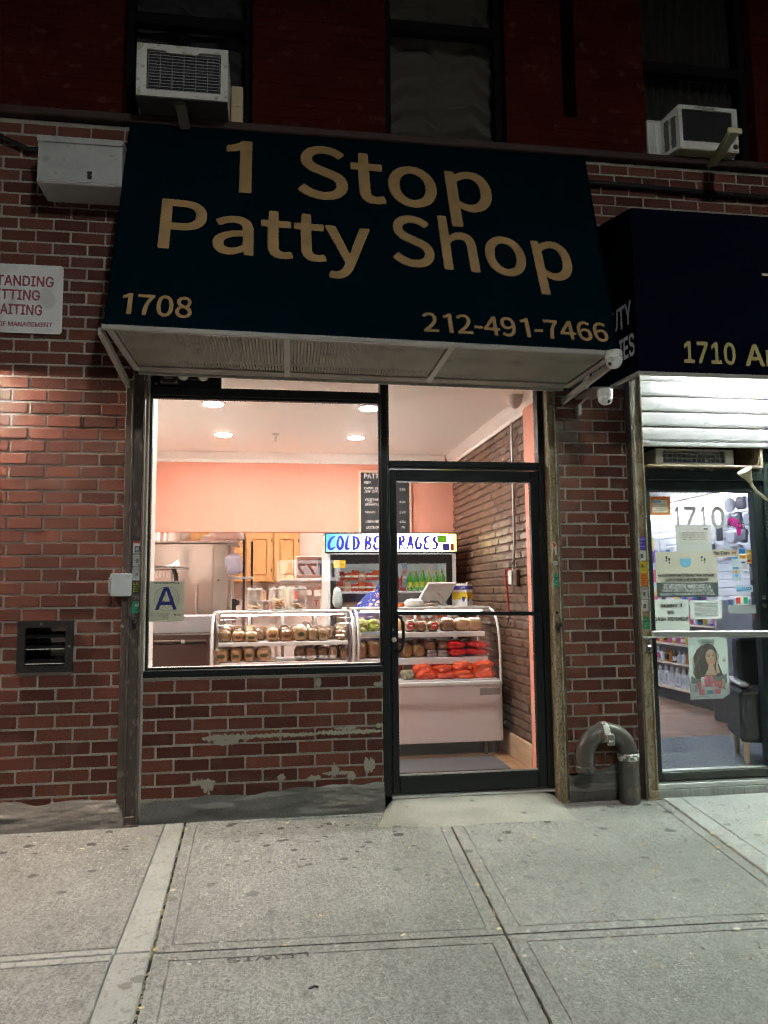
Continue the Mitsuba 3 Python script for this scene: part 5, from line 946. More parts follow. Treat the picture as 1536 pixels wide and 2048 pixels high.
part(k, 'jamb_lining', box(-0.7985, -0.788, 0.1465, 0.316, 0.93, ZC - .001), M_CROWN)
part(k, 'sill_board', box(-0.787, 0.744, 0.1465, 0.33, 0.905, 0.93, .003), M_CROWN)
part(k, 'bulkhead_lining', box(-0.80, 0.745, 0.302, 0.312, ZF, 0.904), M_SALMON)
part(k, 'door_return', box(1.945, 2.05, 0.1465, 0.555, ZF, ZC - .001, .003), M_SALMON)
part(k, 'header', box(XL, 0.562, YB, YB + 0.12, 2.062, ZC - .001), M_SALMON)
part(k, 'cooler_wall', box(0.563, 2.06, YB, YB + 0.12, ZF, ZC - .001), M_SALMON)
def crown_prof(s): return [(0, 0), (-.012, 0), (-.018, .03), (-.05, .055), (-.075, .085), (-.085, .088), (-.085, .104), (0, .104)]
cp = [(YB + u, ZC - 0.105 + w_) for u, w_ in crown_prof(1)]
part(k, 'crown_moulding', prism(cp, XR_ - XL - .09, 'x', XL), M_CROWN)
cp = [(XR_ + u - .004, ZC - 0.105 + w_) for u, w_ in crown_prof(1)]
part(k, 'crown_moulding', prism(cp, YB - 0.15 - 0.01, 'y', 0.15), M_CROWN)
k = thing('inner_brick_wall', 'old brick wall painted brown along the right side of the patty shop', 'brick wall')
part(k, 'backing', box(XR_ + .016, XR_ + .06, 0.15, YB + .1, 0.05, ZC - .001), mat('brown_painted_joint', pri((0.125, 0.078, 0.055), 0.6)))
def side_map(m_):
    v, f = m_; return np.stack([XR_ + v[:, 1], v[:, 0], v[:, 2]], 1), f[:, ::-1]
bricks(k, 0.557, YB - .002, 0.27, 2.80, m=M_INBRICK, MX=0.196, MZ=0.0705, J=0.015, mp=side_map, depth=0.03, rough=1.7, c=0.006, keep=lambda u, z: u < 2.25 and not (u > 1.05 and z < 1.0))
part(k, 'baseboard', box(1.943, XR_ + .001, 0.556, 2.9, ZF, 0.263, .004), M_BASE)
k = thing('conduit', 'thin metal conduit with a white outlet box and red cable on the brown brick wall', 'conduit')
part(k, 'pipe', tube([(1.950, 0.86, 2.80), (1.950, 0.86, 1.80), (1.948, 0.88, 1.72), (1.948, 0.90, 1.58)], 0.011, 8), M_ALU, smooth=True)
part(k, 'outlet', box(1.925, 1.967, 0.90, 0.975, 1.47, 1.585, .006), M_WHITE)
part(k, 'junction', box(1.935, 1.967, 0.80, 0.885, 1.455, 1.59, .006), M_INBRICK, uv=np.zeros((24, 2)))
part(k, 'red_cable', tube([(1.925, 0.93, 1.60), (1.915, 0.99, 1.60), (1.915, 1.02, 1.55), (1.93, 1.02, 1.40), (1.94, 1.02, 1.22)], 0.008, 7), plain((0.42, 0.02, 0.03), 0.4), smooth=True)
part(k, 'black_cable', tube([(1.945, 0.82, 1.68), (1.925, 0.88, 1.63), (1.915, 0.96, 1.60)], 0.006, 6), M_BLACK)
part(k, 'hook', tube([(1.94, 1.02, 1.22), (1.93, 1.02, 1.17), (1.925, .98, 1.14), (1.93, .95, 1.16)], 0.005, 6), M_BLACK)

for i, (x, y) in enumerate([(-0.448, 0.882), (0.778, 0.906), (-0.441, 2.072), (0.803, 2.093)]):
    k = thing('downlight', ['round recessed ceiling light nearest the window, left of two', 'round recessed ceiling light nearest the window, right of two', 'round recessed ceiling light over the counter, left of two', 'round recessed ceiling light over the counter, right of two'][i], 'ceiling light', 'recessed ceiling lights')
    part(k, 'trim', lathe([(0.079, ZC - .0005), (0.096, ZC - .0005), (0.094, ZC - .006), (0.079, ZC - .008)], (x, y, 0), 28), M_WHITE)
    scene[f'{k}__lens'] = mikit.ply(lathe([(0, ZC - .0165), (0.070, ZC - .0165), (0.0765, ZC - .0135), (0.077, ZC - .0085)], (x, y, 0), 24), M_WHITE, emitter=area(DOWNLIGHT))
for i, (x, y) in enumerate([(-0.45, 4.3), (0.75, 4.9)]):
    k = thing('kitchen_light', 'ceiling light of the kitchen behind the salmon header, ' + ['near the tall steel refrigerator', 'near the oak cabinets'][i], 'ceiling light')
    part(k, 'trim', lathe([(0.10, ZC - .0005), (0.118, ZC - .0005), (0.115, ZC - .008), (0.10, ZC - .011)], (x, y, 0), 24), M_WHITE)
    scene[f'{k}__lens'] = {'type': 'disk', 'to_world': ST().translate([x, y, ZC - .004]).rotate([1, 0, 0], 180).scale(0.0995), 'emitter': area(KITCHEN_LIGHT), 'bsdf': {'type': 'ref', 'id': M_WHITE}}
k = thing('sprinkler', 'small metal fire sprinkler head on the ceiling between the ceiling lights', 'sprinkler')
part(k, 'rose', lathe([(.034, ZC), (.036, ZC - .004), (.016, ZC - .012), (.014, ZC - .03), (.008, ZC - .034), (0, ZC - .034)], (0.039, 2.026, 0), 16), M_ALU, smooth=30)
part(k, 'deflector', cat(tube([(0.031, 2.026, ZC - .03), (0.027, 2.026, ZC - .05), (0.036, 2.026, ZC - .066)], .003, 5), tube([(0.047, 2.026, ZC - .03), (0.051, 2.026, ZC - .05), (0.042, 2.026, ZC - .066)], .003, 5), lathe([(0, ZC - .064), (.017, ZC - .066), (.017, ZC - .069), (0, ZC - .07)], (0.039, 2.026, 0), 12)), M_ALU)
single('dome_camera', lathe([(0.052, ZC), (0.056, ZC - .02), (0.052, ZC - .055), (0.038, ZC - .085), (0.018, ZC - .10), (0, ZC - .104)], (1.835, 0.40, 0), 24), mat('smoked_white', pri((0.60, 0.55, 0.52), 0.2)), 'white dome camera on the patty shop ceiling in the right corner', 'camera', smooth=True)
single('door_mat', cat(box(0.45, 1.80, 0.62, 1.07, ZF + .001, ZF + .010, .004)), M_MAT, 'dark grey rubber mat on the wood floor inside the glass door', 'mat')

# menu board
k = thing('menu_board', 'black menu board with white lettering above the drinks cooler', 'menu board')
part(k, 'board', box(0.955, 1.482, YB - .03, YB - .001, 2.05, 2.700), plain((0.018, 0.021, 0.024), 0.7))
part(k, 'frame', cat(box(0.932, 0.954, YB - .04, YB - .001, 2.03, 2.728, .002), box(1.483, 1.506, YB - .04, YB - .001, 2.03, 2.728, .002), box(0.955, 1.482, YB - .04, YB - .001, 2.7005, 2.728, .002)), plain((0.62, 0.40, 0.30), 0.5))
WTX = plain((0.8, 0.8, 0.8), 0.6); ym = YB - .031
part(k, 'lettering', text('PATTY', 0.050, 0.992, ym, 2.640, 'l', True, w=0.20), WTX)
for s, z, x in (('BEEF', 2.584, 0.990), ('CURRY CHICKEN', 2.520, 0.990), ('JERK CHICKEN', 2.486, 0.990), ('VEGETABLE', 2.398, 0.995), ('OR', 2.374, 1.035), ('SPINACH', 2.345, 1.0), ('VEGAN', 2.262, 1.0), ('COCO BREAD', 2.160, 1.005), ('SLICE OF CHEESE', 2.098, 1.008)):
    part(k, 'lettering', text(s, 0.023, x, ym, z, 'l', True), WTX)
for s, z in (('3.75', 2.605), ('3.75', 2.512), ('4.25', 2.375), ('3.60', 2.262), ('1.50', 2.160), ('.70', 2.100)):
    part(k, 'price', text(s, 0.022, 1.405, ym, z, 'c', True), WTX)

# drinks cooler
k = thing('drinks_cooler', 'glass fronted drinks cooler with a lit sign reading cold beverages', 'cooler')
cx0, cx1, cy = 0.530, 1.812, 2.30
part(k, 'cabinet', cat(box(cx0, cx0 + .04, cy, 2.97, 0.12, 1.80, .004), box(cx1 - .04, cx1, cy, 2.97, 0.12, 1.80, .004), box(cx0, cx1, cy + .02, 2.97, 0.12, 0.30), box(cx0 + .04, cx1 - .04, 2.93, 2.97, 0.30, 1.80), box(cx0, cx1, cy + .02, 2.97, 1.801, 1.995, .004)), M_ENAMEL)
mx = (cx0 + cx1) / 2
for a, b in ((cx0 + .042, mx - .003), (mx + .003, cx1 - .042)):
    d = add(f'{k}__door', mikit.ply(cat(box(a, a + .055, cy - .004, cy + .03, 0.30, 1.78, .003), box(b - .055, b, cy - .004, cy + .03, 0.30, 1.78, .003), box(a + .055, b - .055, cy - .004, cy + .03, 1.695, 1.78, .003), box(a + .055, b - .055, cy - .004, cy + .03, 0.30, 0.37, .003)), M_BLACK))
    add(f'{d}__pane', mikit.ply(sheet((a + .055, cy + .01, .37), (b - .055, cy + .01, .37), (b - .055, cy + .01, 1.695), (a + .055, cy + .01, 1.695)), M_PANE))
for z in (0.45, 0.78, 1.10, 1.405): part(k, 'shelf', box(cx0 + .045, cx1 - .045, cy + .05, 2.92, z, z + .022, .003), M_ENAMEL)
def cooler_col(p, n, uv):
    c = mix((0.010, 0.048, 0.064), (0.046, 0.080, 0.086), smoothstep(0.54, 0.74, p.x)); c = mix(c, mi.Color3f(1, 1, .97), dr.square(smoothstep(0.70, 1.10, p.x)))
    c = mix(c, mi.Color3f(0.056, 0.105, 0.095), smoothstep(1.86, 1.81, p.z) * smoothstep(1.15, 0.8, p.x))
    c = mix(c, mi.Color3f(0.85, 0.66, 0.16), smoothstep(1.52, 1.66, p.x)); c = mix(c, mi.Color3f(0.20, 0.14, 0.05), smoothstep(1.70, 1.80, p.x))
    return c * COOLER_SIGN
scene[f'{k}__sign_panel'] = mikit.ply(sheet((cx0 - .004, cy - .012, 1.812), (cx1 + .004, cy - .012, 1.812), (cx1 + .004, cy - .012, 1.985), (cx0 - .004, cy - .012, 1.985), 1, 1), mat('cooler_print', {'type': 'diffuse', 'reflectance': proc(lambda p, n, uv: mix(mix(mix((0.06, 0.32, 0.42), (0.22, 0.52, 0.56), smoothstep(0.54, 0.72, p.x)), (0.7, 0.7, 0.68), smoothstep(0.70, 1.05, p.x)), (0.65, 0.52, 0.14), smoothstep(1.52, 1.7, p.x)))}), emitter=area(proc(cooler_col)),
                                      uv=np.array([[0, 0], [0, 1], [1, 0], [1, 1]], float))
part(k, 'sign_frame', cat(box(cx0 - .012, cx1 + .012, cy - .02, cy + .018, 1.986, 1.998, .002), box(cx0 - .012, cx1 + .012, cy - .02, cy + .018, 1.799, 1.811, .002), box(cx0 - .012, cx0 - .0045, cy - .02, cy + .018, 1.8115, 1.9855), box(cx1 + .0045, cx1 + .012, cy - .02, cy + .018, 1.8115, 1.9855)), M_BLACK)
# brush lettering: strokes as tapered ribbons
PUR = plain((0.030, 0.028, 0.50), 0.6)
STROKES = {'C': [[(.62, .95), (.3, .85), (.05, .45), (.08, .1), (.3, .0), (.62, .2)]], 'O': [[(.35, .98), (.1, .7), (.05, .3), (.25, .0), (.52, .2), (.58, .65), (.35, .98), (.15, .9)]], 'L': [[(.35, 1.), (.12, .45), (.08, .05), (.45, .06)]],
           'D': [[(.15, .98), (.22, .5), (.15, .02)], [(.1, .95), (.5, .85), (.66, .5), (.5, .12), (.12, .0)]], 'B': [[(.15, 1.), (.14, .5), (.08, .0)], [(.1, .95), (.5, .9), (.52, .65), (.2, .5), (.56, .38), (.5, .08), (.1, .02)]],
           'E': [[(.55, .98), (.2, .88), (.15, .6), (.42, .52)], [(.2, .5), (.06, .25), (.2, .02), (.6, .1)]], 'V': [[(.02, .98), (.22, .02), (.3, .1), (.6, 1.)]], 'R': [[(.15, 1.), (.14, .5), (.08, .0)], [(.08, .9), (.5, .95), (.5, .65), (.16, .5), (.62, .02)]],
           'A': [[(.02, .0), (.25, .6), (.38, 1.), (.46, .5), (.56, .0)], [(.12, .36), (.58, .4)]], 'G': [[(.6, .9), (.3, .95), (.06, .5), (.15, .06), (.5, .1), (.58, .42), (.36, .42)]], 'S': [[(.6, .95), (.25, .9), (.2, .65), (.5, .45), (.46, .1), (.05, .05)]]}
def brush(ch, x, z, w_, h):
    out = []
    for st in STROKES[ch]:
        p = np.array([(x + a * w_, z + b * h) for a, b in st]); t = np.linspace(0, len(p) - 1, len(p) * 6); q = np.stack([np.interp(t, range(len(p)), p[:, j]) for j in (0, 1)], 1)
        for _ in range(4): q[1:-1] = (q[:-2] + 2 * q[1:-1] + q[2:]) / 4
        parts_ = [LineString(q[i:i + 2]).buffer(0.0115 * (0.45 + 0.75 * math.sin(math.pi * (i + 1) / len(q))) , 3) for i in range(len(q) - 1)]
        from shapely import union_all
        out.append(union_all(parts_))
    from shapely import union_all
    return cat(*[prism(g_, -0.002, 'y', cy - .0125) for g_ in polys(union_all(out))])
xs = 0.548
for ch in 'COLD BEVERAGES':
    if ch == ' ': xs += 0.042; continue
    part(k, 'sign_letter', brush(ch, xs, 1.832, 0.105 if ch not in 'L' else 0.085, 0.132), PUR); xs += 0.083 if ch not in 'L' else 0.064
part(k, 'sign_picture', rect(1.625, 1.715, 1.90, 1.968, cy - .0125), plain((0.16, 0.50, 0.02)))
part(k, 'sign_picture', rect(1.68, 1.745, 1.825, 1.885, cy - .0125), plain((0.05, 0.05, 0.30)))
part(k, 'sign_picture', rect(1.757, 1.79, 1.825, 1.885, cy - .0125), plain((0.35, 0.06, 0.04)))
scene[f'{k}__lamp_tube'] = mikit.ply(tube([(cx0 + .10, cy + .06, 1.74), (cx1 - .10, cy + .06, 1.74)], 0.012, 8), plain((.8, .8, .8)), emitter=area(COOLER_TUBE))
t = thing('sticker', 'yellow notice on the upper left corner of the drinks cooler door', 'sticker'); part(t, 'sheet', rect(0.600, 0.715, 1.655, 1.728, cy - .006), plain((0.75, 0.50, 0.03))); part(t, 'print', scribble(.615, .70, 1.665, 1.72, 4, cy - .0068, rng), plain((0.3, 0.2, 0.02)))
t = thing('sticker', 'dark strip of stickers on the right door of the drinks cooler', 'sticker'); part(t, 'sheet', rect(1.270, 1.318, 1.46, 1.70, cy - .006), plain((0.16, 0.18, 0.19)))
for z, cc in ((1.66, (0.05, 0.12, 0.3)), (1.60, (0.25, 0.05, 0.05)), (1.55, (0.35, 0.4, 0.42)), (1.49, (0.05, 0.2, 0.15))): part(t, 'print', rect(1.276, 1.312, z, z + .025, cy - .0068), plain(cc))
GREENB = plain((0.05, 0.30, 0.02), 0.15, 0.6); REDB = plain((0.50, 0.05, 0.03), 0.2, 0.6)
def bottle(name, x, y, z, r, h, m, cap, label, cat_, group, lab=None):
    t = thing(name, label, cat_, group)
    part(t, 'body', lathe([(0, z), (r, z + .003), (r, z + h * .55), (r * .85, z + h * .66), (r * .38, z + h * .82), (r * .36, z + h * .93), (0, z + h * .93)], (x, y, 0), 12), m, smooth=40)
    part(t, 'cap', lathe([(r * .42, z + h * .925), (r * .42, z + h), (0, z + h)], (x, y, 0), 10), cap)
    if lab: part(t, 'label', lathe([(r + .0006, z + h * .18), (r + .0006, z + h * .45)], (x, y, 0), 12), lab, smooth=True)
DARKBOT = plain((0.03, 0.015, 0.01), 0.15, 0.7); CLEARB = plain((0.45, 0.52, 0.50), 0.15, 0.7); YELB = plain((0.60, 0.42, 0.05), 0.2, 0.6)
LBL = [plain((0.45, 0.55, 0.03)), plain((0.60, 0.60, 0.58)), plain((0.55, 0.10, 0.05)), None]
def cooler_row(row, z, y, xs, specs):
    n_ = {}
    for i, x in enumerate(xs):
        nm, m_, lab = specs[i % len(specs)] if not callable(specs) else specs(x)
        n_[nm] = n_.get(nm, 0) + 1
        bottle('bottle', x, y + .008 * (i % 2), z, 0.029, 0.195 + .012 * (i % 3 == 0), m_, plain((0.55, 0.55, 0.52)) if nm != 'green' else YELB, f'{ORD[min(n_[nm] - 1, 11)]} {nm} bottle from the left on the {row} shelf of the drinks cooler', 'bottle', f'{nm} bottles on the {row} cooler shelf', lab)
cooler_row('upper', 1.428, 2.40, [1.10 + .066 * i for i in range(10)], lambda x: ('green', GREENB, LBL[0]) if x > 1.36 else ('red', REDB, None) if x > 1.2 else ('brown', DARKBOT, LBL[2]))
cooler_row('second', 1.124, 2.40, [0.95 + .068 * i for i in range(12)], [('orange', plain((0.55, 0.25, 0.03), .2, .6), LBL[1]), ('red', REDB, LBL[1]), ('clear', CLEARB, LBL[2]), ('yellow', YELB, LBL[2])])
for j, z in enumerate((1.428, 1.535)):
    for i in range(6):
        t = thing('drink_pack', f'{ORD[i]} pack from the left in the {["lower", "upper"][j]} layer on the upper cooler shelf', 'drink pack', f'packs in the {["lower", "upper"][j]} layer of the cooler')
        x = 0.645 + i * 0.070 + .006 * j; c_ = [(0.42, 0.06, 0.03), (0.50, 0.30, 0.18), (0.36, 0.05, 0.04), (0.45, 0.09, 0.03)][(i + 2 * j) % 4]
        part(t, 'pack', box(x, x + .062, 2.40 + .01 * (i % 2), 2.47, z, z + .100 - .012 * ((i + j) % 3), .004), plain(c_, 0.3)); part(t, 'band', box(x - .001, x + .063, 2.399, 2.409, z + .03, z + .05), plain((0.6, 0.52, 0.40)))
single('cardboard_box', box(0.64, 0.90, 2.45, 2.80, 1.124, 1.33, .004), plain((0.38, 0.25, 0.12), 0.8), 'brown cardboard box on the second shelf of the drinks cooler', 'box')
single('plastic_bag', blob((0.63, 2.2, 1.36), (0.05, 0.05, 0.10), 0.8, 10, 5, 0.25, 14), plain((0.50, 0.58, 0.56), 0.3), 'pale plastic bag hanging in front of the drinks cooler', 'bag', smooth=True)

# kitchen behind
k = thing('kitchen_wall', 'pale back wall of the kitchen', 'wall')
part(k, 'wall', box(XL, 2.3, 6.3, 6.4, 0, ZC - .001), M_TILE); part(k, 'side_wall', box(2.1, 2.2, YB + .13, 6.3, 0, ZC - .001), M_TILE)
for i, (a, b) in enumerate([(-1.12, -0.76), (-0.745, -0.385), (-0.345, 0.025), (0.045, 0.405)]):
    t = thing('kitchen_cabinet', f'{ORD[i]} honey oak wall cabinet from the left in the kitchen', 'cabinet', 'oak wall cabinets')
    part(t, 'carcass', box(a - .008, b + .008, 6.0, 6.29, 1.57, 2.30, .003), M_CAB, uv=np.full((24, 2), .3 + .2 * i))
    d = with_holes(a + .012, b - .012, 1.59, 2.27, [(a + .075, b - .075, 1.67, 2.19)])
    v, f = prism(d, -0.022, 'y', 5.999); part(t, 'door_frame', (v, f), M_CAB, uv=np.tile([[.2 + .2 * i, .5]], (len(v), 1)))
    part(t, 'door_panel', box(a + .085, b - .085, 5.983, 5.999, 1.68, 2.18, .010), M_CAB, uv=np.full((24, 2), .6))
    for z in (1.72, 2.14): part(t, 'hinge', box(b - .016, b - .004, 5.975, 5.99, z, z + .05), M_BLACK)
k = thing('refrigerator', 'tall brushed steel refrigerator at the left behind the counter', 'refrigerator')
part(k, 'body', box(-1.295, -0.468, 3.62, 4.35, ZF, 1.975, .006), M_STEEL)
part(k, 'door', sheet((-1.29, 3.60, 0.2), (-0.64, 3.60, 0.2), (-0.64, 3.60, 1.955), (-1.29, 3.60, 1.955), 24, 24, lambda u, w: np.stack([u * 0, 0.014 * meshkit.fbm(np.stack([u * 3, w * 2.2, u * 0], -1), 2), u * 0], -1)), M_STEEL, smooth=True)
part(k, 'door', box(-0.632, -0.474, 3.60, 3.619, 0.2, 1.955, .004), M_STEEL)
part(k, 'top_trim', box(-1.298, -0.36, 3.57, 4.36, 1.978, 2.004, .004), M_ALU)
part(k, 'lock', lathe([(0, .024), (.008, .022), (.01, 0)], (-0.572, 3.5995, 1.57), 14, 'y'), M_RAIL)
part(k, 'handle', tube([(-0.80, 3.60, 1.52), (-0.805, 3.565, 1.49), (-0.805, 3.565, 1.22), (-0.80, 3.60, 1.19)], .013, 8), M_CHROME, smooth=True)
part(k, 'pipe', cat(tube([(-1.245, 4.0, 2.005), (-1.245, 4.0, 2.89)], .022, 10), tube([(-1.18, 4.0, 2.005), (-1.18, 4.0, 2.89)], .018, 10)), M_CHROME, smooth=True)
single('paper_bundle', cat(blob((-0.52, 3.85, 2.058), (0.19, 0.16, 0.075), 0.7, 12, 3, 0.30, 9), blob((-0.68, 3.80, 2.035), (0.12, 0.10, 0.045), 0.7, 10, 4, 0.30, 9)), plain((0.78, 0.77, 0.76), 0.35), 'crumpled white foil and paper bundle on top of the steel refrigerator', 'paper bundle', smooth=30)
k = thing('wire_rack', 'steel rack with shelves beside the steel refrigerator', 'rack')
for x, y in ((-0.44, 3.75), (-0.30, 3.75), (-0.44, 4.15), (-0.22, 4.15)): part(k, 'post', tube([(x, y, ZF), (x, y, 2.03)], .013, 8), [M_ALU, M_BLACK][x > -.4])
for z in (1.585, 1.20): part(k, 'shelf', box(-0.55 if z > 1.3 else -0.46, -0.20, 3.72, 4.2, z, z + .022, .004), M_ENAMEL)
single('plastic_bag', blob((-0.435, 3.70, 1.75), (0.12, 0.10, 0.12), 0.5, 14, 8, 0.16, 9), plain((0.55, 0.62, 0.82), 0.35), 'bluish white plastic bag on the steel rack', 'bag', smooth=True)
single('black_valve', cat(tube([(-0.40, 3.6, 1.10), (-0.40, 3.6, 1.36)], .024, 8), lathe([(0, .05), (.02, .05), (.03, .035), (.03, 0)], (-0.365, 3.58, 1.32), 10, 'y')), M_BLACK, 'black tap like valve on the counter behind the bread case', 'valve')
k = thing('steel_table', 'steel kitchen table with a raised shelf behind the jars', 'table')
part(k, 'top', box(-0.05, 0.55, 4.2, 4.8, 1.16, 1.185, .003), M_STEEL); part(k, 'over_shelf', box(0.05, 0.66, 4.15, 4.6, 1.455, 1.475, .003), M_STEEL)
for x in (0.07, 0.52): part(k, 'leg', tube([(x, 4.5, ZF), (x, 4.5, 1.455)], .016, 8), M_ALU)
for i in range(5): single('baking_tray', box(0.12 + .01 * (i % 2), 0.64 - .012 * (i % 3), 4.15, 4.55, 1.478 + i * .021, 1.478 + i * .021 + .014, .003), [M_ALU, plain((0.62, 0.62, 0.62))][i % 2], f'{ORD[i]} flat tray from the bottom of the stack on the kitchen shelf', 'tray', 'stacked trays')
r6 = random.Random(31)
k = thing('kitchen_shelf', 'white wall shelf of containers under the oak cabinets', 'shelf')
part(k, 'board', box(-0.30, 0.42, 6.05, 6.29, 1.30, 1.322, .003), M_ENAMEL)
for i, (x, w_, h, cc) in enumerate([(-0.24, .10, .17, (0.70, 0.68, 0.62)), (-0.10, .09, .12, (0.55, 0.30, 0.16)), (0.02, .10, .19, (0.72, 0.72, 0.70)), (0.15, .08, .14, (0.12, 0.25, 0.42)), (0.26, .10, .17, (0.66, 0.60, 0.50)), (0.37, .07, .12, (0.60, 0.12, 0.08))]):
    t = thing('container', f'{ORD[i]} container from the left on the kitchen wall shelf', 'container', 'containers on the kitchen shelf')
    part(t, 'body', lathe([(0, 1.3225), (w_ * .45, 1.3225), (w_ * .5, 1.33), (w_ * .5, 1.3225 + h), (0, 1.3225 + h)], (x, 6.16, 0), 14), plain(cc, 0.4), smooth=40)
    part(t, 'lid', lathe([(w_ * .53, 1.323 + h), (w_ * .53, 1.345 + h), (0, 1.348 + h)], (x, 6.16, 0), 14), plain((0.6, 0.6, 0.58), .4))
for i, (x, z) in enumerate([(-0.20, 1.06), (-0.12, 1.10), (-0.05, 1.06), (0.02, 1.11)]):
    single('hanging_utensil', cat(tube([(x, 4.6, 1.44), (x, 4.6, 1.44 - .18)], .006, 6), blob((x, 4.6, 1.23), (.035, .012, .045), 1, 8)), M_CHROME, f'{ORD[i]} steel ladle from the left hanging behind the cookie jars', 'ladle', 'hanging ladles', smooth=30)
for i in range(6):
    single('foam_box', box(0.33 + .004 * (i % 2), 0.50, 4.25, 4.42, 1.1855 + i * .034, 1.1855 + i * .034 + .031, .010), M_WHITE, f'{ORD[i]} white takeout box from the bottom of the stack on the steel table', 'box', 'stacked takeout boxes')
for i in range(5):
    single('sauce_jar', lathe([(0, 1.1855), (.032, 1.1855), (.034, 1.26), (.022, 1.285), (.022, 1.30), (0, 1.30)], (0.0 + i * .075, 4.35, 0), 12), plain([(0.45, 0.10, 0.04), (0.55, 0.40, 0.08), (0.12, 0.20, 0.05), (0.62, 0.58, 0.5), (0.25, 0.08, 0.04)][i], .25, .6), f'{ORD[i]} sauce jar from the left on the steel kitchen table', 'jar', 'sauce jars', smooth=40)
k = thing('price_list', 'white sheet with faint print taped to the salmon wall edge beside the cooler', 'notice')
part(k, 'sheet', box(0.575, 0.70, YB - .004, YB - .001, 1.70, 1.86), plain((0.7, 0.7, 0.68)))
k = thing('microwave', 'pale pink tinted microwave on top of the kitchen trays', 'microwave')
part(k, 'body', box(0.30, 0.64, 4.2, 4.55, 1.60, 1.86, .01), plain((0.66, 0.55, 0.52), 0.4)); part(k, 'window', box(0.33, 0.55, 4.193, 4.2, 1.64, 1.82, .003), plain((0.25, 0.16, 0.15), 0.2)); part(k, 'panel', box(0.56, 0.63, 4.194, 4.2, 1.63, 1.83, .002), plain((0.05, 0.09, 0.25), 0.3))
t = thing('tub', 'white tub with a red letter T behind the jars', 'tub'); part(t, 'body', lathe([(.0, 1.19), (.075, 1.19), (.088, 1.36), (.092, 1.375), (0, 1.378)], (0.52, 4.3, 0), 20), M_WHITE, smooth=30); part(t, 'lettering', text('T', 0.055, 0.545, 4.213, 1.27, 'c', True), plain((0.5, 0.03, 0.08)))

# counter at the left with appliances
k = thing('counter', 'dark brown counter with an open gap, left of the bread case', 'counter')
part(k, 'top', box(-1.25, -0.477, 1.14, 1.75, 1.062, 1.104, .004), M_BROWN)
part(k, 'panel', box(-1.25, -0.478, 1.17, 1.19, ZF, 1.026, .003), M_BROWN); part(k, 'post', box(-0.50, -0.479, 1.15, 1.17, ZF, 1.06, .002), M_BROWN); part(k, 'shelf', box(-1.25, -0.50, 1.20, 1.75, 1.0, 1.02), M_GREYPANEL)
part(k, 'divider', box(-0.705, -0.675, 1.25, 1.27, 1.02, 1.06), M_CHROME)
single('steel_box', box(-1.22, -0.476, 1.30, 1.72, 1.1045, 1.243, .006), M_GREYPANEL, 'plain grey steel box on the dark counter under the warmer', 'box')
k = thing('warmer', 'cream food warmer with slotted side behind the letter grade card', 'food warmer')
part(k, 'body', box(-1.2, -0.80, 1.42, 1.70, 1.244, 1.625, .01), plain((0.66, 0.50, 0.44), 0.4))
for i in range(6):
    for j in range(4): part(k, 'slot', box(-0.995 + i * .029, -0.975 + i * .029, 1.416, 1.4205, 1.556 + j * .015, 1.565 + j * .015), plain((0.85, 0.82, 0.8), 0.4))
part(k, 'tray', cat(sheet((-1.2, 1.36, 1.652), (-0.685, 1.36, 1.640), (-0.685, 1.75, 1.640), (-1.2, 1.75, 1.652)), box(-1.2, -0.70, 1.37, 1.75, 1.628, 1.636)), M_ENAMEL); part(k, 'hinge', tube([(-0.80, 1.43, 1.64), (-0.775, 1.43, 1.58), (-0.77, 1.43, 1.53)], .018, 8), M_BLACK)
single('paper_sheet', sheet((-1.05, 1.45, 1.657), (-0.745, 1.45, 1.652), (-0.765, 1.52, 1.715), (-0.95, 1.60, 1.66), 12, 6, lambda u, w: np.stack([u * 0, u * 0, -0.03 * np.sin(np.pi * u) * w], -1)), plain((0.8, 0.72, 0.66), 0.6), 'curled white paper lying on the tray of the food warmer', 'paper', smooth=True)

k = thing('grade_card', 'pale green card with a large blue letter A inside the shop window', 'card')
yg = 0.111
part(k, 'card', sheet((-0.791, yg, 1.241), (-0.564, yg, 1.241), (-0.564, yg, 1.506), (-0.791, yg, 1.506)), plain((0.56, 0.57, 0.46), 0.6))
ring = Point(0, 0).buffer(0.080, 32).difference(Point(0, 0).buffer(0.0765, 32)).union(Point(0, 0).buffer(0.062, 32).difference(Point(0, 0).buffer(0.060, 32)))
SEAL = plain((0.30, 0.34, 0.28), 0.6); NAVY = plain((0.020, 0.026, 0.16), 0.5)
part(k, 'seal', cat(*[prism(q, -.0004, 'y', yg - .0004) for q in polys(affinity.translate(ring, -0.676, 1.390))], *[prism(affinity.translate(affinity.scale(Point(0, 0).buffer(1, 6), .012, .02), -0.676 + .035 * math.cos(a), 1.39 + .035 * math.sin(a)), -.0004, 'y', yg - .0004) for a in np.linspace(0, 6.28, 7)[:-1]]), SEAL)
A_ = Polygon([(-.070, 0), (-.047, 0), (-.035, .032), (.035, .032), (.047, 0), (.070, 0), (.016, .148), (-.016, .148)], [[(-.027, .054), (0, .126), (.027, .054)]])
part(k, 'letter', prism(affinity.translate(A_, -0.680, 1.317), -.0006, 'y', yg - .0009), NAVY)
part(k, 'lettering', text('SANITARY INSPECTION GRADE', .0085, -0.678, yg - .0005, 1.489, 'c', True, w=.165), plain((0.05, .06, .07)))
part(k, 'lettering', text('NYC', .0135, -0.605, yg - .0005, 1.276, 'c', True, w=.042), IK)
part(k, 'print', scribble(-.775, -.66, 1.252, 1.30, 6, yg - .0005, rng), plain((0.25, .27, .22)))

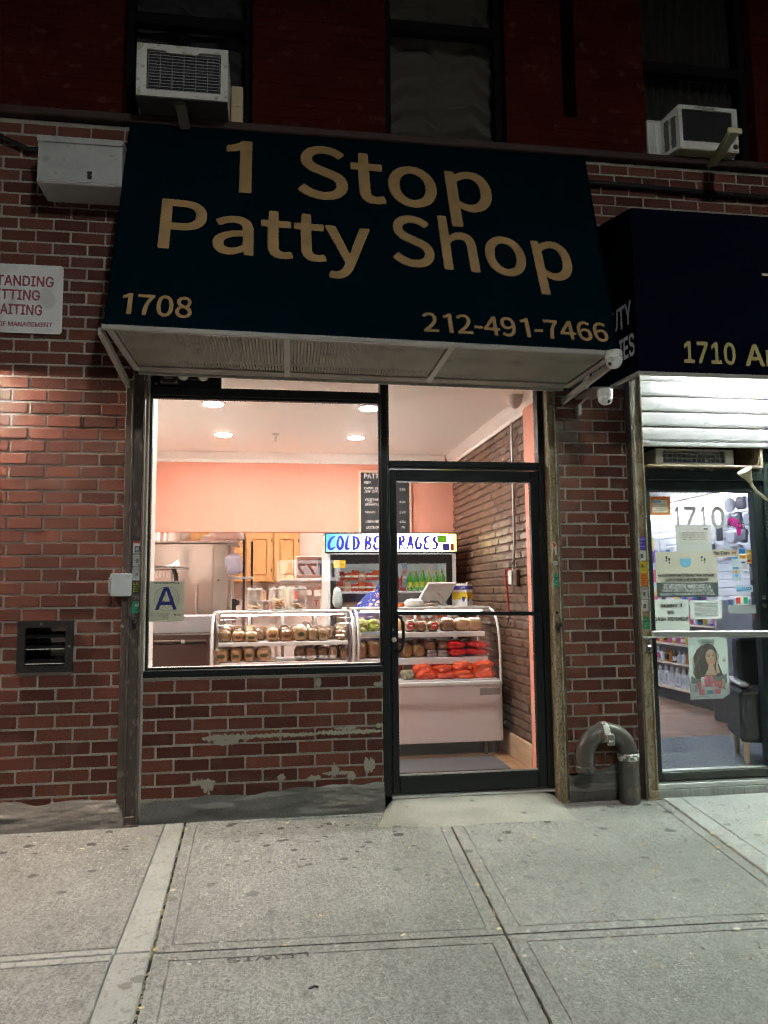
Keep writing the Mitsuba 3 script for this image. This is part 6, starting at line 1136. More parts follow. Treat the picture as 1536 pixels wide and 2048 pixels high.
# ---------------------------------------------------------------- curved glass display cases
def display_case(label, x0, x1, zt, shelves):
    k = thing('display_case', label, 'display case')
    yf = 1.085
    part(k, 'front_panel', cat(box(x0, x1 + .002, yf + .015, yf + .035, 0.205, 0.655, .004)), M_CASE)
    part(k, 'body', box(x0 + .004, x1 - .004, yf + .036, 1.80, 0.20, 0.654), M_CASE)
    part(k, 'kick', box(x0 + .01, x1 - .01, 1.24, 1.78, ZF, 0.20), M_BLACK)
    for x in (x0 + .12, x1 - .12): part(k, 'foot', tube([(x, 1.19, ZF), (x, 1.19, .2)], .016, 8), M_RAIL)
    part(k, 'rim', box(x0 - .004, x1 + .004, yf - .004, 1.80, 0.656, 0.690, .006), M_ENAMEL)
    pr = [(yf + .01, 0.69), (yf + .014, 0.90), (yf + .03, 1.04), (yf + .07, 1.145), (yf + .13, zt - .065), (yf + .21, zt - .03), (yf + .30, zt - .018)]
    t = np.linspace(0, len(pr) - 1, 25); q = np.stack([np.interp(t, range(len(pr)), [p[j] for p in pr]) for j in (0, 1)], 1)
    for _ in range(3): q[1:-1] = (q[:-2] + 2 * q[1:-1] + q[2:]) / 4
    n = len(q); v = np.vstack([np.c_[np.full(n, x0 + .012), q], np.c_[np.full(n, x1 - .012), q]])
    part(k, 'curved_glass', (v, np.array([[i, n + i, n + i + 1, i + 1] for i in range(n - 1)])), M_GLASS, smooth=True)
    part(k, 'top', box(x0, x1, yf + .29, 1.80, zt - .020, zt, .005), mat_top)
    for x in (x0 + .007, x1 - .007):
        part(k, 'end_frame', cat(tube([(x, a, b) for a, b in q], .011, 8), bar((x, 1.775, .69), (x, 1.775, zt - .02), .022, .022, .003)), M_ENAMEL, smooth=40)
        P = Polygon([*q, (1.77, zt - .02), (1.77, .69)]); tri = prism(P, 0.001, 'x', x)
        vv = np.array([[x, a, b] for a, b in [*q, (1.77, zt - .02), (1.77, .69)]]); c = len(vv)
        part(k, 'end_glass', (np.vstack([vv, [[x, 1.45, 0.95]]]), np.array([[i, (i + 1) % c, c] for i in range(c)])), M_GLASS)
    for z, h, xa, xb in shelves:
        part(k, 'shelf', box(xa, xb, 1.28, 1.74, z - h, z, .004), M_ENAMEL)
    scene[f'{k}__lamp_tube'] = mikit.ply(tube([(x0 + .06, 1.44, zt - .034), (x1 - .06, 1.44, zt - .034)], 0.008, 8), plain((.8, .8, .8)), emitter=area(CASE_TUBE))
    part(k, 'deck', box(x0 + .02, x1 - .02, 1.11, 1.76, 0.6905, 0.700), M_ENAMEL)
    for x in np.linspace(x0 + .28, x1 - .28, 3): part(k, 'rear_post', box(x - .014, x + .014, 1.765, 1.785, 0.691, zt - .021, .002), M_ALU)
    part(k, 'rear_door', box(x0 + .05, (x0 + x1) / 2, 1.79, 1.796, .70, zt - .05), M_GLASS)
    return k
mat_top = mat('case_top', pri((0.62, 0.62, 0.60), 0.25))
display_case('curved glass display case of wrapped bread behind the shop window', -0.462, 0.674, 1.272, [(1.022, 0.030, -0.418, 0.640), (0.862, 0.022, -0.40, 0.635)])
k = display_case('curved glass display case of red bags behind the glass door', 0.700, 1.886, 1.288, [(1.080, 0.042, 0.74, 1.805), (0.868, 0.055, 0.74, 1.825)])
part(k, 'tape', rect(1.70, 1.872, 0.575, 0.628, 1.0995), plain((0.33, 0.29, 0.29), 0.5))
part(k, 'price_rail', box(0.745, 0.90, 1.262, 1.2795, 1.081, 1.092, .002), mat('clear_strip', pri((0.45, 0.6, 0.75), 0.2)))

BREADS = [plain(c, 0.28, 0.8) for c in ((0.40, 0.20, 0.075), (0.34, 0.16, 0.06), (0.44, 0.25, 0.11))]
DARKB = [plain(c, 0.25, 0.9) for c in ((0.16, 0.075, 0.035), (0.22, 0.11, 0.055), (0.28, 0.17, 0.08))]
CREAM = [plain(c, 0.35, 0.6) for c in ((0.62, 0.50, 0.30), (0.55, 0.40, 0.21), (0.66, 0.56, 0.38))]
CRUMB = plain((0.62, 0.50, 0.32), 0.3, 0.7)
def loaf(x, z, w, h, m, label, group, tag=None, y=1.40, cat_='bread', top=True, seed=0):
    t = thing('bread_loaf', label, cat_, group); rq = random.Random(seed * 13 + 5); h *= rq.uniform(.90, 1.10); y += rq.uniform(-.012, .012)
    part(t, 'loaf', rot(blob((x, y, z + h * .50), (w / 2, 0.085, h * .52), rq.uniform(.5, .72), 14, seed, 0.14, 11), rq.uniform(-.16, .16), (0, 0, 1), (x, y, z)), m, smooth=True)
    if top and m in BREADS: part(t, 'top_crust', blob((x, y, z + h * .66), (w * .475, 0.080, h * .40), rq.uniform(.62, .8), 12, seed + 9, 0.14, 13), CREAM[seed % 3], smooth=True)
    if top: part(t, 'wrapper', blob((x, y, z + h * .60), (w * .54, 0.092, h * .50), 0.62, 9, seed + 5, 0.20, 20), M_WRAP)
    if tag: part(t, 'label', prism(affinity.translate(affinity.scale(Point(0, 0).buffer(1, 8), w * .30, h * .13), x, z + h * .47), -.004, 'y', y - 0.0865), tag)
    return t
M_WRAP = 'm_glass'
GTAG = plain((0.025, 0.055, 0.02), 0.3, 0.8); BTAG = plain((0.10, 0.045, 0.02), 0.3, 0.8)
px = lambda p: -0.414 + (p - 437) * 0.004063
for i, (a, b) in enumerate(((434, 460), (462, 488), (488, 514), (530, 557), (559, 584), (587, 614), (615, 635), (636, 659), (675, 696))):
    loaf((px(a) + px(b)) / 2, 1.0225, px(b) - px(a) - .006, [0.098, .09, .088, .105, .10, .115, .10, .10, .095][i], DARKB[2] if i == 0 or i > 5 else BREADS[i % 3], f'{ORD[i]} wrapped loaf from the left on the upper shelf of the bread case', 'loaves on the upper shelf', [None, BTAG, GTAG, BTAG, BTAG, GTAG, None, None, None][i], seed=i)
for i, (a, b) in enumerate(((428, 457), (459, 483), (484, 509), (511, 542))):
    loaf((px(a) + px(b)) / 2, 0.8625, px(b) - px(a) - .006, [0.105, .10, .115, .125][i], [BREADS[2], BREADS[0], BREADS[2], BREADS[2]][i], f'{ORD[i]} pale wrapped loaf from the left on the lower shelf of the bread case', 'pale loaves on the lower shelf', GTAG, y=1.37, seed=20 + i)
for i, (a, b) in enumerate(((588, 610), (612, 633), (635, 656), (657, 677), (679, 697))):
    loaf((px(a) + px(b)) / 2, 0.8625, px(b) - px(a) - .004, 0.10 + .006 * (i % 2), DARKB[[0, 1, 1, 2, 2][i]], f'{ORD[i]} dark wrapped bun from the left on the lower shelf of the bread case', 'dark buns on the lower shelf', None, seed=40 + i)
for i in range(4): single('bread_paper', sheet((0.0 + .02 * i, 1.30, .8635 + .001 * i), (0.16, 1.30, .8635), (0.16, 1.40, .866), (0.0, 1.40, .866), 6, 4, lambda u, w: np.stack([u * 0, u * 0, .006 * np.sin(u * 9 + w * 3) ** 2], -1)), M_ENAMEL, 'thin white paper lying between the loaves on the lower shelf', 'paper', 'papers on the lower shelf', smooth=True) if i == 0 else None

r8 = random.Random(77)
for i in range(11):
    x = -0.37 + i * .097; h = r8.uniform(.10, .13)
    loaf(x, 1.0225, r8.uniform(.085, .10), h, r8.choice(BREADS + DARKB), f'{ORD[i]} loaf from the left in the back row of the upper bread shelf', 'back row of the upper bread shelf', None, y=1.60, seed=200 + i)
    if not 4 <= i <= 6: loaf(x + .01, 0.8625, r8.uniform(.085, .10), h * .95, r8.choice(BREADS + DARKB), f'{ORD[i]} loaf from the left in the back row of the lower bread shelf', 'back row of the lower bread shelf', None, y=1.58, seed=240 + i)
for i in range(10):
    loaf(0.80 + i * .104, 1.081, r8.uniform(.085, .10), r8.uniform(.09, .12), r8.choice(DARKB + BREADS[:1]), f'{ORD[i]} loaf from the left in the back row of the top shelf behind the door', 'back row of the top shelf', None, y=1.62, seed=280 + i)
    loaf(0.80 + i * .104, 0.869, r8.uniform(.085, .10), r8.uniform(.10, .135), r8.choice(DARKB), f'{ORD[i]} dark loaf from the left in the back row of the middle shelf', 'back row of the middle shelf', None, y=1.62, seed=320 + i)

# the right-hand case
px2 = lambda p: 0.741 + (p - 715) * 0.004115
def bag(x0, x1, z0, z1, m, label, group, y=1.36, seed=0, tilt=0.0, name='snack_bag', cat_='bag', depth=0.085):
    t = thing(name, label, cat_, group)
    w, h = x1 - x0, z1 - z0; c = np.array([(x0 + x1) / 2, y, (z0 + z1) / 2])
    tr = trimesh.creation.uv_sphere(1.0, count=[24, 44]); v = np.array(tr.vertices)[:, [2, 1, 0]]
    s = np.sign(v) * np.abs(v) ** 0.62
    s[:, 2] *= (1 - 0.55 * np.abs(v[:, 0]) ** 6); s[:, 1] *= (1 - 0.25 * np.abs(v[:, 0]) ** 6)
    s = s * [w / 2, depth, h / 2]
    nn = meshkit.fbm(s * [26, 18, 30] + seed * 7.3, 3)[:, None] - 0.5
    n2 = meshkit.fbm(s * [14, 30, 44] + seed * 3.1 + 5, 3)[:, None] - 0.5
    s = s * (1 + nn * [0.12, 0.7, 0.75] + n2 * [0.06, 0.5, 0.75])
    v, f = rot((s + c, np.array(tr.faces)[:, ::-1]), -tilt, (0, 1, 0), c)
    part(t, 'pouch', (v, f), m, smooth=22)
    for sd in (-1, 1):
        e = rot(sheet((c[0] + sd * w * .47, y - depth * .5, c[2] - h * .14), (c[0] + sd * w * .53, y - depth * .62, c[2] - h * .20), (c[0] + sd * w * .53, y - depth * .5, c[2] + h * .22), (c[0] + sd * w * .47, y - depth * .4, c[2] + h * .14), 3, 5, lambda u, w_: np.stack([u * 0, 0.003 * np.sin(w_ * 18), u * 0], -1)), -tilt, (0, 1, 0), c)
        part(t, 'seal', e, m, smooth=True)
    return t
ORANGE = [plain(c, 0.22, 1.0) for c in ((0.72, 0.085, 0.020), (0.66, 0.070, 0.018), (0.75, 0.105, 0.028))]
REDS = [plain(c, 0.22, 1.0) for c in ((0.60, 0.015, 0.022), (0.66, 0.030, 0.035))]
zr = lambda p: 0.650 + (1372 - p) * 0.00415
rows = [('bottom', [(823, 866, 1361, 1371), (867, 905, 1360, 1371), (907, 946, 1361, 1371), (947, 987, 1352, 1368)], [.03, 0, -.02, .06], 1.27, 0.700),
        ('middle', [(822, 862, 1348, 1362), (863, 901, 1349, 1361), (902, 939, 1345, 1358), (941, 982, 1341, 1357)], [.10, .05, .10, .14], 1.28, None),
        ('top', [(820, 858, 1332, 1352), (861, 901, 1337, 1349), (903, 943, 1333, 1344), (944, 987, 1329, 1343)], [.12, .05, .07, .13], 1.30, None)]
for nm, spans, tl, y, base in rows:
    for i, (a, b, p0, p1) in enumerate(spans):
        z0, z1 = (zr(p1), zr(p0)); z0 = max(z0, 0.701); z1 = max(z1, z0 + 0.058)
        bag(px2(a), px2(b), z0 - .004, z1 + .004, ORANGE[(i + len(nm)) % 3], f'{ORD[i]} orange red snack bag from the left in the {nm} layer of the pile', f'orange bags in the {nm} layer', y, i + len(nm), tl[i], depth=0.10)
for nm, p0, p1, xs_ in (('upper', 1286, 1299, ((891, 934), (938, 981))), ('lower', 1300, 1313, ((898, 934), (936, 981)))):
    for i, (a, b) in enumerate(xs_):
        z1, z0 = zr(p0) - .012, zr(p1) - .012; z0 = max(z0, 0.869)
        bag(px2(a), px2(b), z0, z1, REDS[i], f'{["left", "right"][i]} one of the two bright red bags in the {nm} layer on the middle shelf', f'red bags in the {nm} layer', 1.36, 30 + i, 0.03 * (-1) ** i)
for i, (a, b) in enumerate(((799, 822), (824, 849))): loaf((px2(a) + px2(b)) / 2, 0.869, px2(b) - px2(a), 0.10, BREADS[i], f'{["left", "right"][i]} one of the two wrapped buns on the middle shelf behind the glass door', 'wrapped buns', None, seed=60 + i)
for i, (a, b) in enumerate(((852, 873), (875, 896))):
    t = thing('clamshell', f'{["left", "right"][i]} clear pastry box beside the wrapped buns', 'box', 'clear pastry boxes'); x0, x1 = px2(a), px2(b)
    part(t, 'tray', box(x0, x1, 1.30, 1.42, 0.869, 0.905, .01), plain((0.33, 0.26, 0.25), 0.2, 0.8)); part(t, 'lid', box(x0 + .003, x1 - .003, 1.303, 1.417, 0.9055, 0.93, .012), plain((0.55, 0.52, 0.52), 0.15, 0.8))
for i, (a, b) in enumerate(((847, 871), (874, 897))): loaf((px2(a) + px2(b)) / 2, 0.931, px2(b) - px2(a), 0.075, DARKB[0], f'{["left", "right"][i]} dark wrapped cake on top of the clear pastry boxes', 'dark cakes', None, y=1.37, seed=70 + i)
for i, (a, b) in enumerate(((809, 831), (834, 853), (858, 882))):
    t = loaf((px2(a) + px2(b)) / 2, 1.081, px2(b) - px2(a), 0.092, DARKB[0], f'{ORD[i]} dark cake with a red label from the left on the top shelf', 'red labelled cakes', None, seed=80 + i); xx = (px2(a) + px2(b)) / 2
    part(t, 'label', box(xx - .028, xx + .018, 1.310, 1.3155, 1.108, 1.158, .002), plain((0.55, 0.02, 0.025), 0.3, 0.8)); part(t, 'label_text', box(xx - .02, xx + .01, 1.3085, 1.3098, 1.13, 1.14), plain((0.7, 0.6, 0.55)))
loaf(px2(900), 1.081, 0.12, 0.105, DARKB[0], 'large dark wrapped loaf right of the red labelled cakes', None, None, seed=90)
for i, (a, b) in enumerate(((918, 942), (943, 970))): loaf((px2(a) + px2(b)) / 2, 1.081, px2(b) - px2(a) + .02, 0.10, BREADS[2], f'{["left", "right"][i]} pale bun in a clear bag at the right end of the top shelf', 'pale buns in clear bags', None, seed=95 + i)
for i, (a, b, c_) in enumerate(((709, 730, (0.42, 0.42, 0.10)), (732, 754, (0.35, 0.42, 0.06)))): bag(px2(a), px2(b), 1.081, 1.19, plain(c_, 0.25, 0.9), f'{["left", "right"][i]} one of the two yellow green bags at the left end of the top shelf', 'yellow green bags', 1.38, 50 + i)
for i, (a, b) in enumerate(((708, 730), (732, 756))): loaf((px2(a) + px2(b)) / 2, 0.869, px2(b) - px2(a), 0.13, BREADS[1], f'{["left", "right"][i]} tall wrapped bun at the left end of the middle shelf', 'tall wrapped buns', None, seed=100 + i)
bag(px2(796), px2(821), 0.701, 0.775, plain((0.30, 0.30, 0.20), 0.2, 0.9), 'greenish clear bag left of the orange bag pile', None, 1.26, 60)
for i, cc in enumerate(((0.48, 0.06, 0.06), (0.65, 0.48, 0.18))): bottle('sauce_bottle', px2([801, 810][i]), 1.45, 0.701, 0.020, 0.15, plain(cc, 0.3, 0.5), plain((0.6, 0.6, 0.55)), ['red sauce bottle in the case behind the door handle', 'yellow sauce bottle in the case behind the door handle'][i], 'bottle', None)

# on top of the cases
COOKIE = [plain(c, 0.6) for c in ((0.55, 0.36, 0.20), (0.62, 0.44, 0.28), (0.70, 0.60, 0.50))]
r3 = random.Random(5)
for i, (x, r, n, z) in enumerate(((-0.130, 0.066, 6, 1.2735), (0.060, 0.077, 20, 1.2735), (0.232, 0.075, 9, 1.2735))):
    t = thing('cookie_jar', ['glass jar with a few cookies, left of three on the bread case', 'glass jar half full of cookies, middle of three on the bread case', 'glass jar with a small heap of cookies, right of three on the bread case'][i], 'jar')
    part(t, 'jar', lathe([(0, z + .002), (r * .9, z + .002), (r, z + .012), (r, z + .15), (r * .93, z + .172), (r * .90, z + .182)], (x, 1.52, 0), 28), M_GLASS, smooth=True)
    part(t, 'inner_wall', lathe([(0, z + .008), (r * .88, z + .008), (r - .004, z + .016), (r - .004, z + .148), (r * .9, z + .17)], (x, 1.52, 0), 28), M_GLASS, smooth=True)
    part(t, 'lid', lathe([(r * .97, z + .181), (r * .99, z + .187), (r * .8, z + .203), (r * .3, z + .211), (r * .17, z + .22), (r * .32, z + .236), (r * .26, z + .245), (0, z + .248)], (x, 1.52, 0), 28), M_GLASS, smooth=True)
    part(t, 'base', lathe([(0, z + .0005), (r * .9, z + .0005), (r * 1.0, z + .006), (r * .96, z + .012)], (x, 1.52, 0), 28), plain((0.6, 0.62, 0.62), 0.15))  # opaque pale ring paints the bright lower edge of the glass
    part(t, 'rim', lathe([(r * .92, z + .176), (r * 1.0, z + .178), (r * 1.0, z + .187), (r * .92, z + .189)], (x, 1.52, 0), 28), plain((0.6, 0.62, 0.62), 0.2))  # opaque pale ring paints the bright upper edge of the glass
    for j in range(n):
        a, q = r3.uniform(0, 6.28), r * 0.6 * math.sqrt(r3.random()); c = (x + q * math.cos(a), 1.52 + q * math.sin(a), z + .022 + (j // 5) * 0.020 + r3.uniform(0, .008))
        part(t, 'cookie', rot(blob(c, (.027, .024, .009), .9, 7, j, .15, 30), r3.uniform(-.9, .9), (r3.random() - .5, r3.random() - .5, .1), c), COOKIE[j % 3], smooth=True)
single('pastry_box', box(0.07, 0.20, 1.66, 1.78, 1.273, 1.475, .004), plain((0.70, 0.62, 0.48), 0.6), 'cream carton standing behind the middle cookie jar', 'box')
k = thing('tablet_stand', 'white tablet on a stand seen from behind on the display case', 'tablet')
Q = np.array([(1.283, 1.52, 1.345), (1.348, 1.40, 1.487), (1.592, 1.44, 1.489), (1.538, 1.56, 1.352)])
nrm = np.cross(Q[3] - Q[0], Q[1] - Q[0]); nrm /= np.linalg.norm(nrm)
hull = m3.Manifold.batch_hull([m3.Manifold.sphere(0.008, 10).translate(tuple(q + s * nrm * 0.006)) for q in Q for s in (-1, 1)])
part(k, 'slab', man(hull), M_WHITE, smooth=40)
part(k, 'stand', tube([(1.425, 1.475, 1.405), (1.47, 1.50, 1.36), (1.51, 1.53, 1.30), (1.515, 1.535, 1.291)], [0.018, 0.022, 0.026, 0.028], 14), M_WHITE, smooth=40)
part(k, 'foot', box(1.43, 1.60, 1.46, 1.62, 1.2885, 1.296, .003), M_WHITE)
k = thing('cup_carton', 'blue, yellow and white paper cup carton standing on the display case', 'carton')
def loc(m_): return move(rot(m_, math.radians(-35)), (1.690, 1.42, 1.2885))
part(k, 'box', loc(box(-0.14, 0, 0, 0.14, 0, 0.198, .002)), plain((0.72, 0.72, 0.70), 0.5))
BLU, YEL = plain((0.05, 0.05, 0.36), 0.4), plain((0.75, 0.58, 0.03), 0.4)
for a, b, m_ in ((.146, .178, BLU), (.062, .122, YEL)):
    part(k, 'band', loc(cat(box(-0.1405, .0008, -.0008, -.0001, a, b), box(.0001, .0008, -.0008, .1405, a, b))), m_)
cup = [(-.046, .055), (-.018, .055), (-.023, .014), (-.041, .014)]
part(k, 'cup_picture', loc(prism([(a, b + .028) for a, b in cup], -.0006, 'y', -.001)), BLU); part(k, 'cup_picture', loc(prism([(-a, b + .028) for a, b in cup], .0006, 'x', .001)), BLU)
part(k, 'lettering', loc(text('CUPS', .014, -.045, -.0010, .156, 'c', True)), plain((0.8, 0.8, 0.8)))
part(k, 'emblem', loc(lathe([(.0007, .017), (.0008, 0)], (-.115, -.0010, .162), 14, 'y')), plain((0.75, 0.75, 0.75)))
part(k, 'straw', loc(box(-.03, -.01, .05, .07, .199, .212)), M_WHITE)
single('plastic_bag', blob((1.235, 1.5, 1.323), (0.085, 0.07, 0.036), 0.7, 12, 2, 0.22, 14), plain((0.72, 0.72, 0.70), 0.35), 'crumpled white plastic bag beside the tablet on the display case', 'bag', smooth=True)
for i, x in enumerate((1.33, 1.37, 1.41)): single('bread_roll', blob((x, 1.56, 1.300 + .003 * i), (0.028, 0.03, 0.013), 0.9, 8, i, .1), plain((0.6, 0.5, 0.42), 0.5), f'{ORD[i]} small pale item from the left under the tablet', 'roll', 'small items under the tablet', smooth=True)
single('orange_cup', lathe([(.0, 1.289), (.035, 1.289), (.04, 1.325), (0, 1.326)], (1.10, 1.50, 0), 14), plain((0.6, 0.16, 0.05)), 'orange tub beside the door stile on the display case', 'tub', smooth=30)

# ---------------------------------------------------------------- the person stooping behind the counter
def chain(segs, edge=0.018, it=8):
    ms = []
    for joints in segs:
        for (p, r), (q, s) in zip(joints[:-1], joints[1:]):
            ms.append(m3.Manifold.batch_hull([m3.Manifold.sphere(r, 20).translate(tuple(p)), m3.Manifold.sphere(s, 20).translate(tuple(q))]))
    m_ = m3.Manifold.batch_boolean(ms, m3.OpType.Add).refine_to_length(edge)
    v, f = man(m_); t = trimesh.Trimesh(v, f, process=True); trimesh.smoothing.filter_taubin(t, iterations=it); return vf(t)
k = thing('person', 'person in a blue flowered top stooping behind the counter before the drinks cooler', 'person')
Y0 = 2.02
def floral(p, n, uv):
    d, _, w = voronoi(p.x * 22 + p.y * 9, p.z * 22 + p.y * 5); d2, _, w2 = voronoi(p.x * 47 + 3, p.z * 47 + p.y * 11)
    c = mi.Color3f(0.022, 0.040, 0.24)
    fl = mix((0.62, 0.12, 0.22), (0.70, 0.55, 0.40), smoothstep(.4, .6, w))
    c = mix(c, fl, smoothstep(0.34, 0.26, d + 0.1 * noise(p.x * 160, p.z * 160)) * smoothstep(.25, .27, w)); c = mix(c, mi.Color3f(0.35, 0.22, 0.05), smoothstep(0.12, 0.08, d) * smoothstep(.25, .27, w))
    return mix(c, mi.Color3f(0.62, 0.66, 0.75), smoothstep(0.20, 0.14, d2) * smoothstep(.62, .64, w2))
M_FLORAL = mat('blue_floral_cloth', pri(proc(floral), 0.8)); M_SKIN = mat('brown_skin', pri((0.20, 0.10, 0.06), 0.5)); M_JEAN = mat('dark_trousers', pri((0.03, 0.035, 0.06), 0.8))
hip, mid, chest, neck, head = (0.945, Y0, 0.96), (0.90, Y0, 1.16), (0.985, Y0, 1.275), (1.055, Y0 - .01, 1.375), (1.088, Y0 - .02, 1.425)
arms = []
for s in (-1, 1):
    sh = (1.02, Y0 + s * .15, 1.30); el = (1.07, Y0 + s * .20, 1.06); wr = (1.12, Y0 + s * .12, 0.86); pm = (1.125, Y0 + s * .105, 0.80)
    arms.append([(sh, .055), (el, .042), (wr, .028), (pm, .030)])
    for j in range(4):
        yy = Y0 + s * .105 + (j - 1.5) * .019; L = [.055, .065, .062, .05][j]
        arms.append([((1.125, yy, .795), .0095), ((1.130, yy, .795 - L * .6), .0085), ((1.118, yy, .795 - L), .0075)])
    arms.append([((1.115, Y0 + s * .085, .82), .012), ((1.10, Y0 + s * .06, .785), .010), ((1.10, Y0 + s * .058, .765), .008)])
hd = [[(neck, .055), (head, .082)], [((1.078, Y0 - .02, 1.445), .084), ((1.118, Y0 - .02, 1.395), .055)], [((1.17, Y0 - .02, 1.415), .012), ((1.175, Y0 - .02, 1.40), .016)], [((1.095, Y0 - .105, 1.42), .012), ((1.093, Y0 - .107, 1.44), .014)], [((1.095, Y0 + .065, 1.42), .012), ((1.093, Y0 + .067, 1.44), .014)]]
part(k, 'body', chain([[(mid, .12), (chest, .12), (neck, .06)], *hd, *arms], 0.010, 6), M_SKIN, smooth=True)
part(k, 'top', chain([[((0.945, Y0, 0.93), .175), (mid, .180), (chest, .162), ((1.03, Y0 - .01, 1.335), .085)], [((0.98, Y0 - .10, 1.25), .10), ((1.02, Y0 - .16, 1.29), .062), ((1.05, Y0 - .19, 1.16), .055)], [((0.98, Y0 + .10, 1.25), .10), ((1.02, Y0 + .16, 1.29), .062), ((1.05, Y0 + .19, 1.16), .055)], [((0.93, Y0 - .07, 1.2), .135), ((0.93, Y0 + .07, 1.2), .135)]], 0.016, 10), M_FLORAL, smooth=True)
part(k, 'headscarf', chain([[((1.070, Y0 - .02, 1.455), .087), ((1.065, Y0 - .02, 1.43), .085)], [((1.03, Y0 - .02, 1.44), .05), ((1.05, Y0 - .02, 1.45), .08)]], 0.012, 5), M_FLORAL, smooth=True)
part(k, 'trousers', chain([[((.945, Y0 - .06, .92), .13), ((.96, Y0 - .09, .50), .085), ((.93, Y0 - .09, .17), .055)], [((.945, Y0 + .06, .92), .13), ((.96, Y0 + .09, .50), .085), ((.93, Y0 + .09, .17), .055)]], 0.03, 6), M_JEAN, smooth=True)
for s in (-1, 1): part(k, 'shoe', chain([[((.915, Y0 + s * .09, .13), .045), ((1.04, Y0 + s * .10, .118), .035)]], 0.02, 4), M_BLACK, smooth=True)
for s in (-1, 1): part(k, 'eye', blob((1.148, Y0 - .02 + s * .030, 1.435), (.010, .012, .008), 1, 6), M_WHITE, smooth=True)
part(k, 'mouth', blob((1.160, Y0 - .02, 1.368), (.008, .022, .006), 1, 6), plain((0.22, 0.06, 0.05)), smooth=True)

# ---------------------------------------------------------------- inside the beauty supply shop
BX0, BX1, BY1, BZ, BC = 2.625, 5.12, 5.3, 0.12, 2.72
scene['store_floor'] = mikit.ply(box(BX0, BX1, 0.16, BY1, 0.0, 0.10), M_BROWN)
labels['store_floor'] = {'label': 'brown wood floor of the beauty supply shop', 'kind': 'structure'}
r4 = random.Random(9)
M_PLANK2 = mat('brown_vinyl_plank', pri(proc(lambda p, n, uv: mix((0.17, 0.085, 0.055), (0.30, 0.175, 0.125), uv.x * .5 + .5 * fbm(p.x * 4 + uv.x * 30, p.y * 45)) * (0.85 + .3 * noise(p.x * 12, p.y * 170))), 0.3))
for i in range(30):
    y = 0.17 + i * 0.17; x = BX0 + .005
    if y > BY1 - .2: break
    while x < BX1 - .05:
        x2 = min(x + r4.uniform(.7, 1.3), BX1 - .004); part('store_floor', 'plank', box(x, x2 - .002, y, y + .1685, .1005, BZ, .0015), M_PLANK2, uv=np.tile([[r4.random(), r4.random()]], (24, 1))); x = x2
scene['store_ceiling'] = mikit.ply(box(BX0 - .02, 6.2, 0.32, BY1 + .1, BC, BC + .1), M_CEIL)
labels['store_ceiling'] = {'label': 'pale ceiling of the beauty supply shop', 'kind': 'structure'}
k = thing('store_wall', 'white slatted inner walls of the beauty supply shop', 'wall')
WH = plain((0.62, 0.66, 0.72), 0.5)
part(k, 'left_wall', box(2.565, BX0 - .002, 0.15, BY1, 0, BC), WH); part(k, 'back_wall', box(BX0, 6.2, BY1, BY1 + .1, 0, BC), WH); part(k, 'right_wall', box(BX1, BX1 + .06, 0.32, BY1, 0, BC), WH)
part(k, 'front_wall', box(3.662, 6.0, 0.06, 0.15, -.05, 2.9), M_FRAME); part(k, 'bulkhead', box(BX0, 6.2, 0.302, 0.33, 2.30, 3.05), plain((0.05, 0.05, 0.05)))
for i in range(12): part(k, 'slat', box(BX1 - .016, BX1 - .001, 2.2, BY1 - .01, 1.25 + i * .092, 1.25 + i * .092 + .084, .003), WH)
for i in range(12): part(k, 'slat', box(BX0 + .02, BX1 - .02, BY1 - .018, BY1 - .001, 1.25 + i * .092, 1.25 + i * .092 + .084, .003), WH)
single('ceiling_beam', box(4.35, 4.50, 0.34, BY1 - .02, 2.56, 2.719, .006), M_BASE, 'brown wooden beam under the ceiling of the beauty supply shop', 'beam')
for i, (a, b) in enumerate((((4.98, 2.4, 2.46), (4.98, 4.9, 2.46)), ((3.5, 0.9, 2.66), (3.5, 2.1, 2.66)), ((3.5, 3.0, 2.66), (3.5, 4.2, 2.66)))):  # both ceiling tubes are unseen, added for general brightness
    t = thing('tube_light', ['glowing tube light along the top of the shelves in the beauty supply shop', 'unseen tube light added on the ceiling just inside the beauty supply door', 'unseen tube light added on the ceiling at the back of the beauty supply shop'][i], 'tube light')
    scene[f'{t}__tube'] = mikit.ply(tube([a, b], 0.016, 8), WH, emitter=area(STORE_TUBE)); part(t, 'batten', box(a[0] - .03, a[0] + .03, a[1] - .03, b[1] + .03, a[2] + .022, a[2] + .05, .004), M_WHITE)
single('door_mat', sheet((2.70, 0.18, BZ + .004), (4.3, 0.18, BZ + .004), (4.3, 1.33, BZ + .006), (2.70, 1.36, BZ + .006), 30, 20, lambda u, w: np.stack([u * 0, u * 0, .004 * meshkit.fbm(np.stack([u * 20, w * 14, u * 0], -1), 2)], -1)), mat('grey_carpet', pri(proc(lambda p, n, uv: mi.Color3f(0.13, 0.15, 0.17) * (0.6 + 0.8 * noise(p.x * 90, p.y * 90))), 0.9)), 'grey carpet mat inside the beauty supply door', 'mat', smooth=True)
k = thing('shelf_rack', 'long white shelf rack of bottles and jugs in the beauty supply shop', 'shelf rack')
SH = plain((0.66, 0.58, 0.46), 0.5)
LV = [0.27, 0.56, 0.785, 1.02, 1.25]
for z in LV: part(k, 'shelf', box(4.675, BX1 - .017, 2.55, BY1 - .02, z - .022, z, .003), SH)
part(k, 'plinth', box(4.70, BX1 - .017, 2.55, BY1 - .02, BZ + .001, LV[0] - .023), M_BLACK)
part(k, 'end_panel', box(4.68, BX1 - .017, 2.53, 2.549, BZ + .001, 1.3, .003), WH)
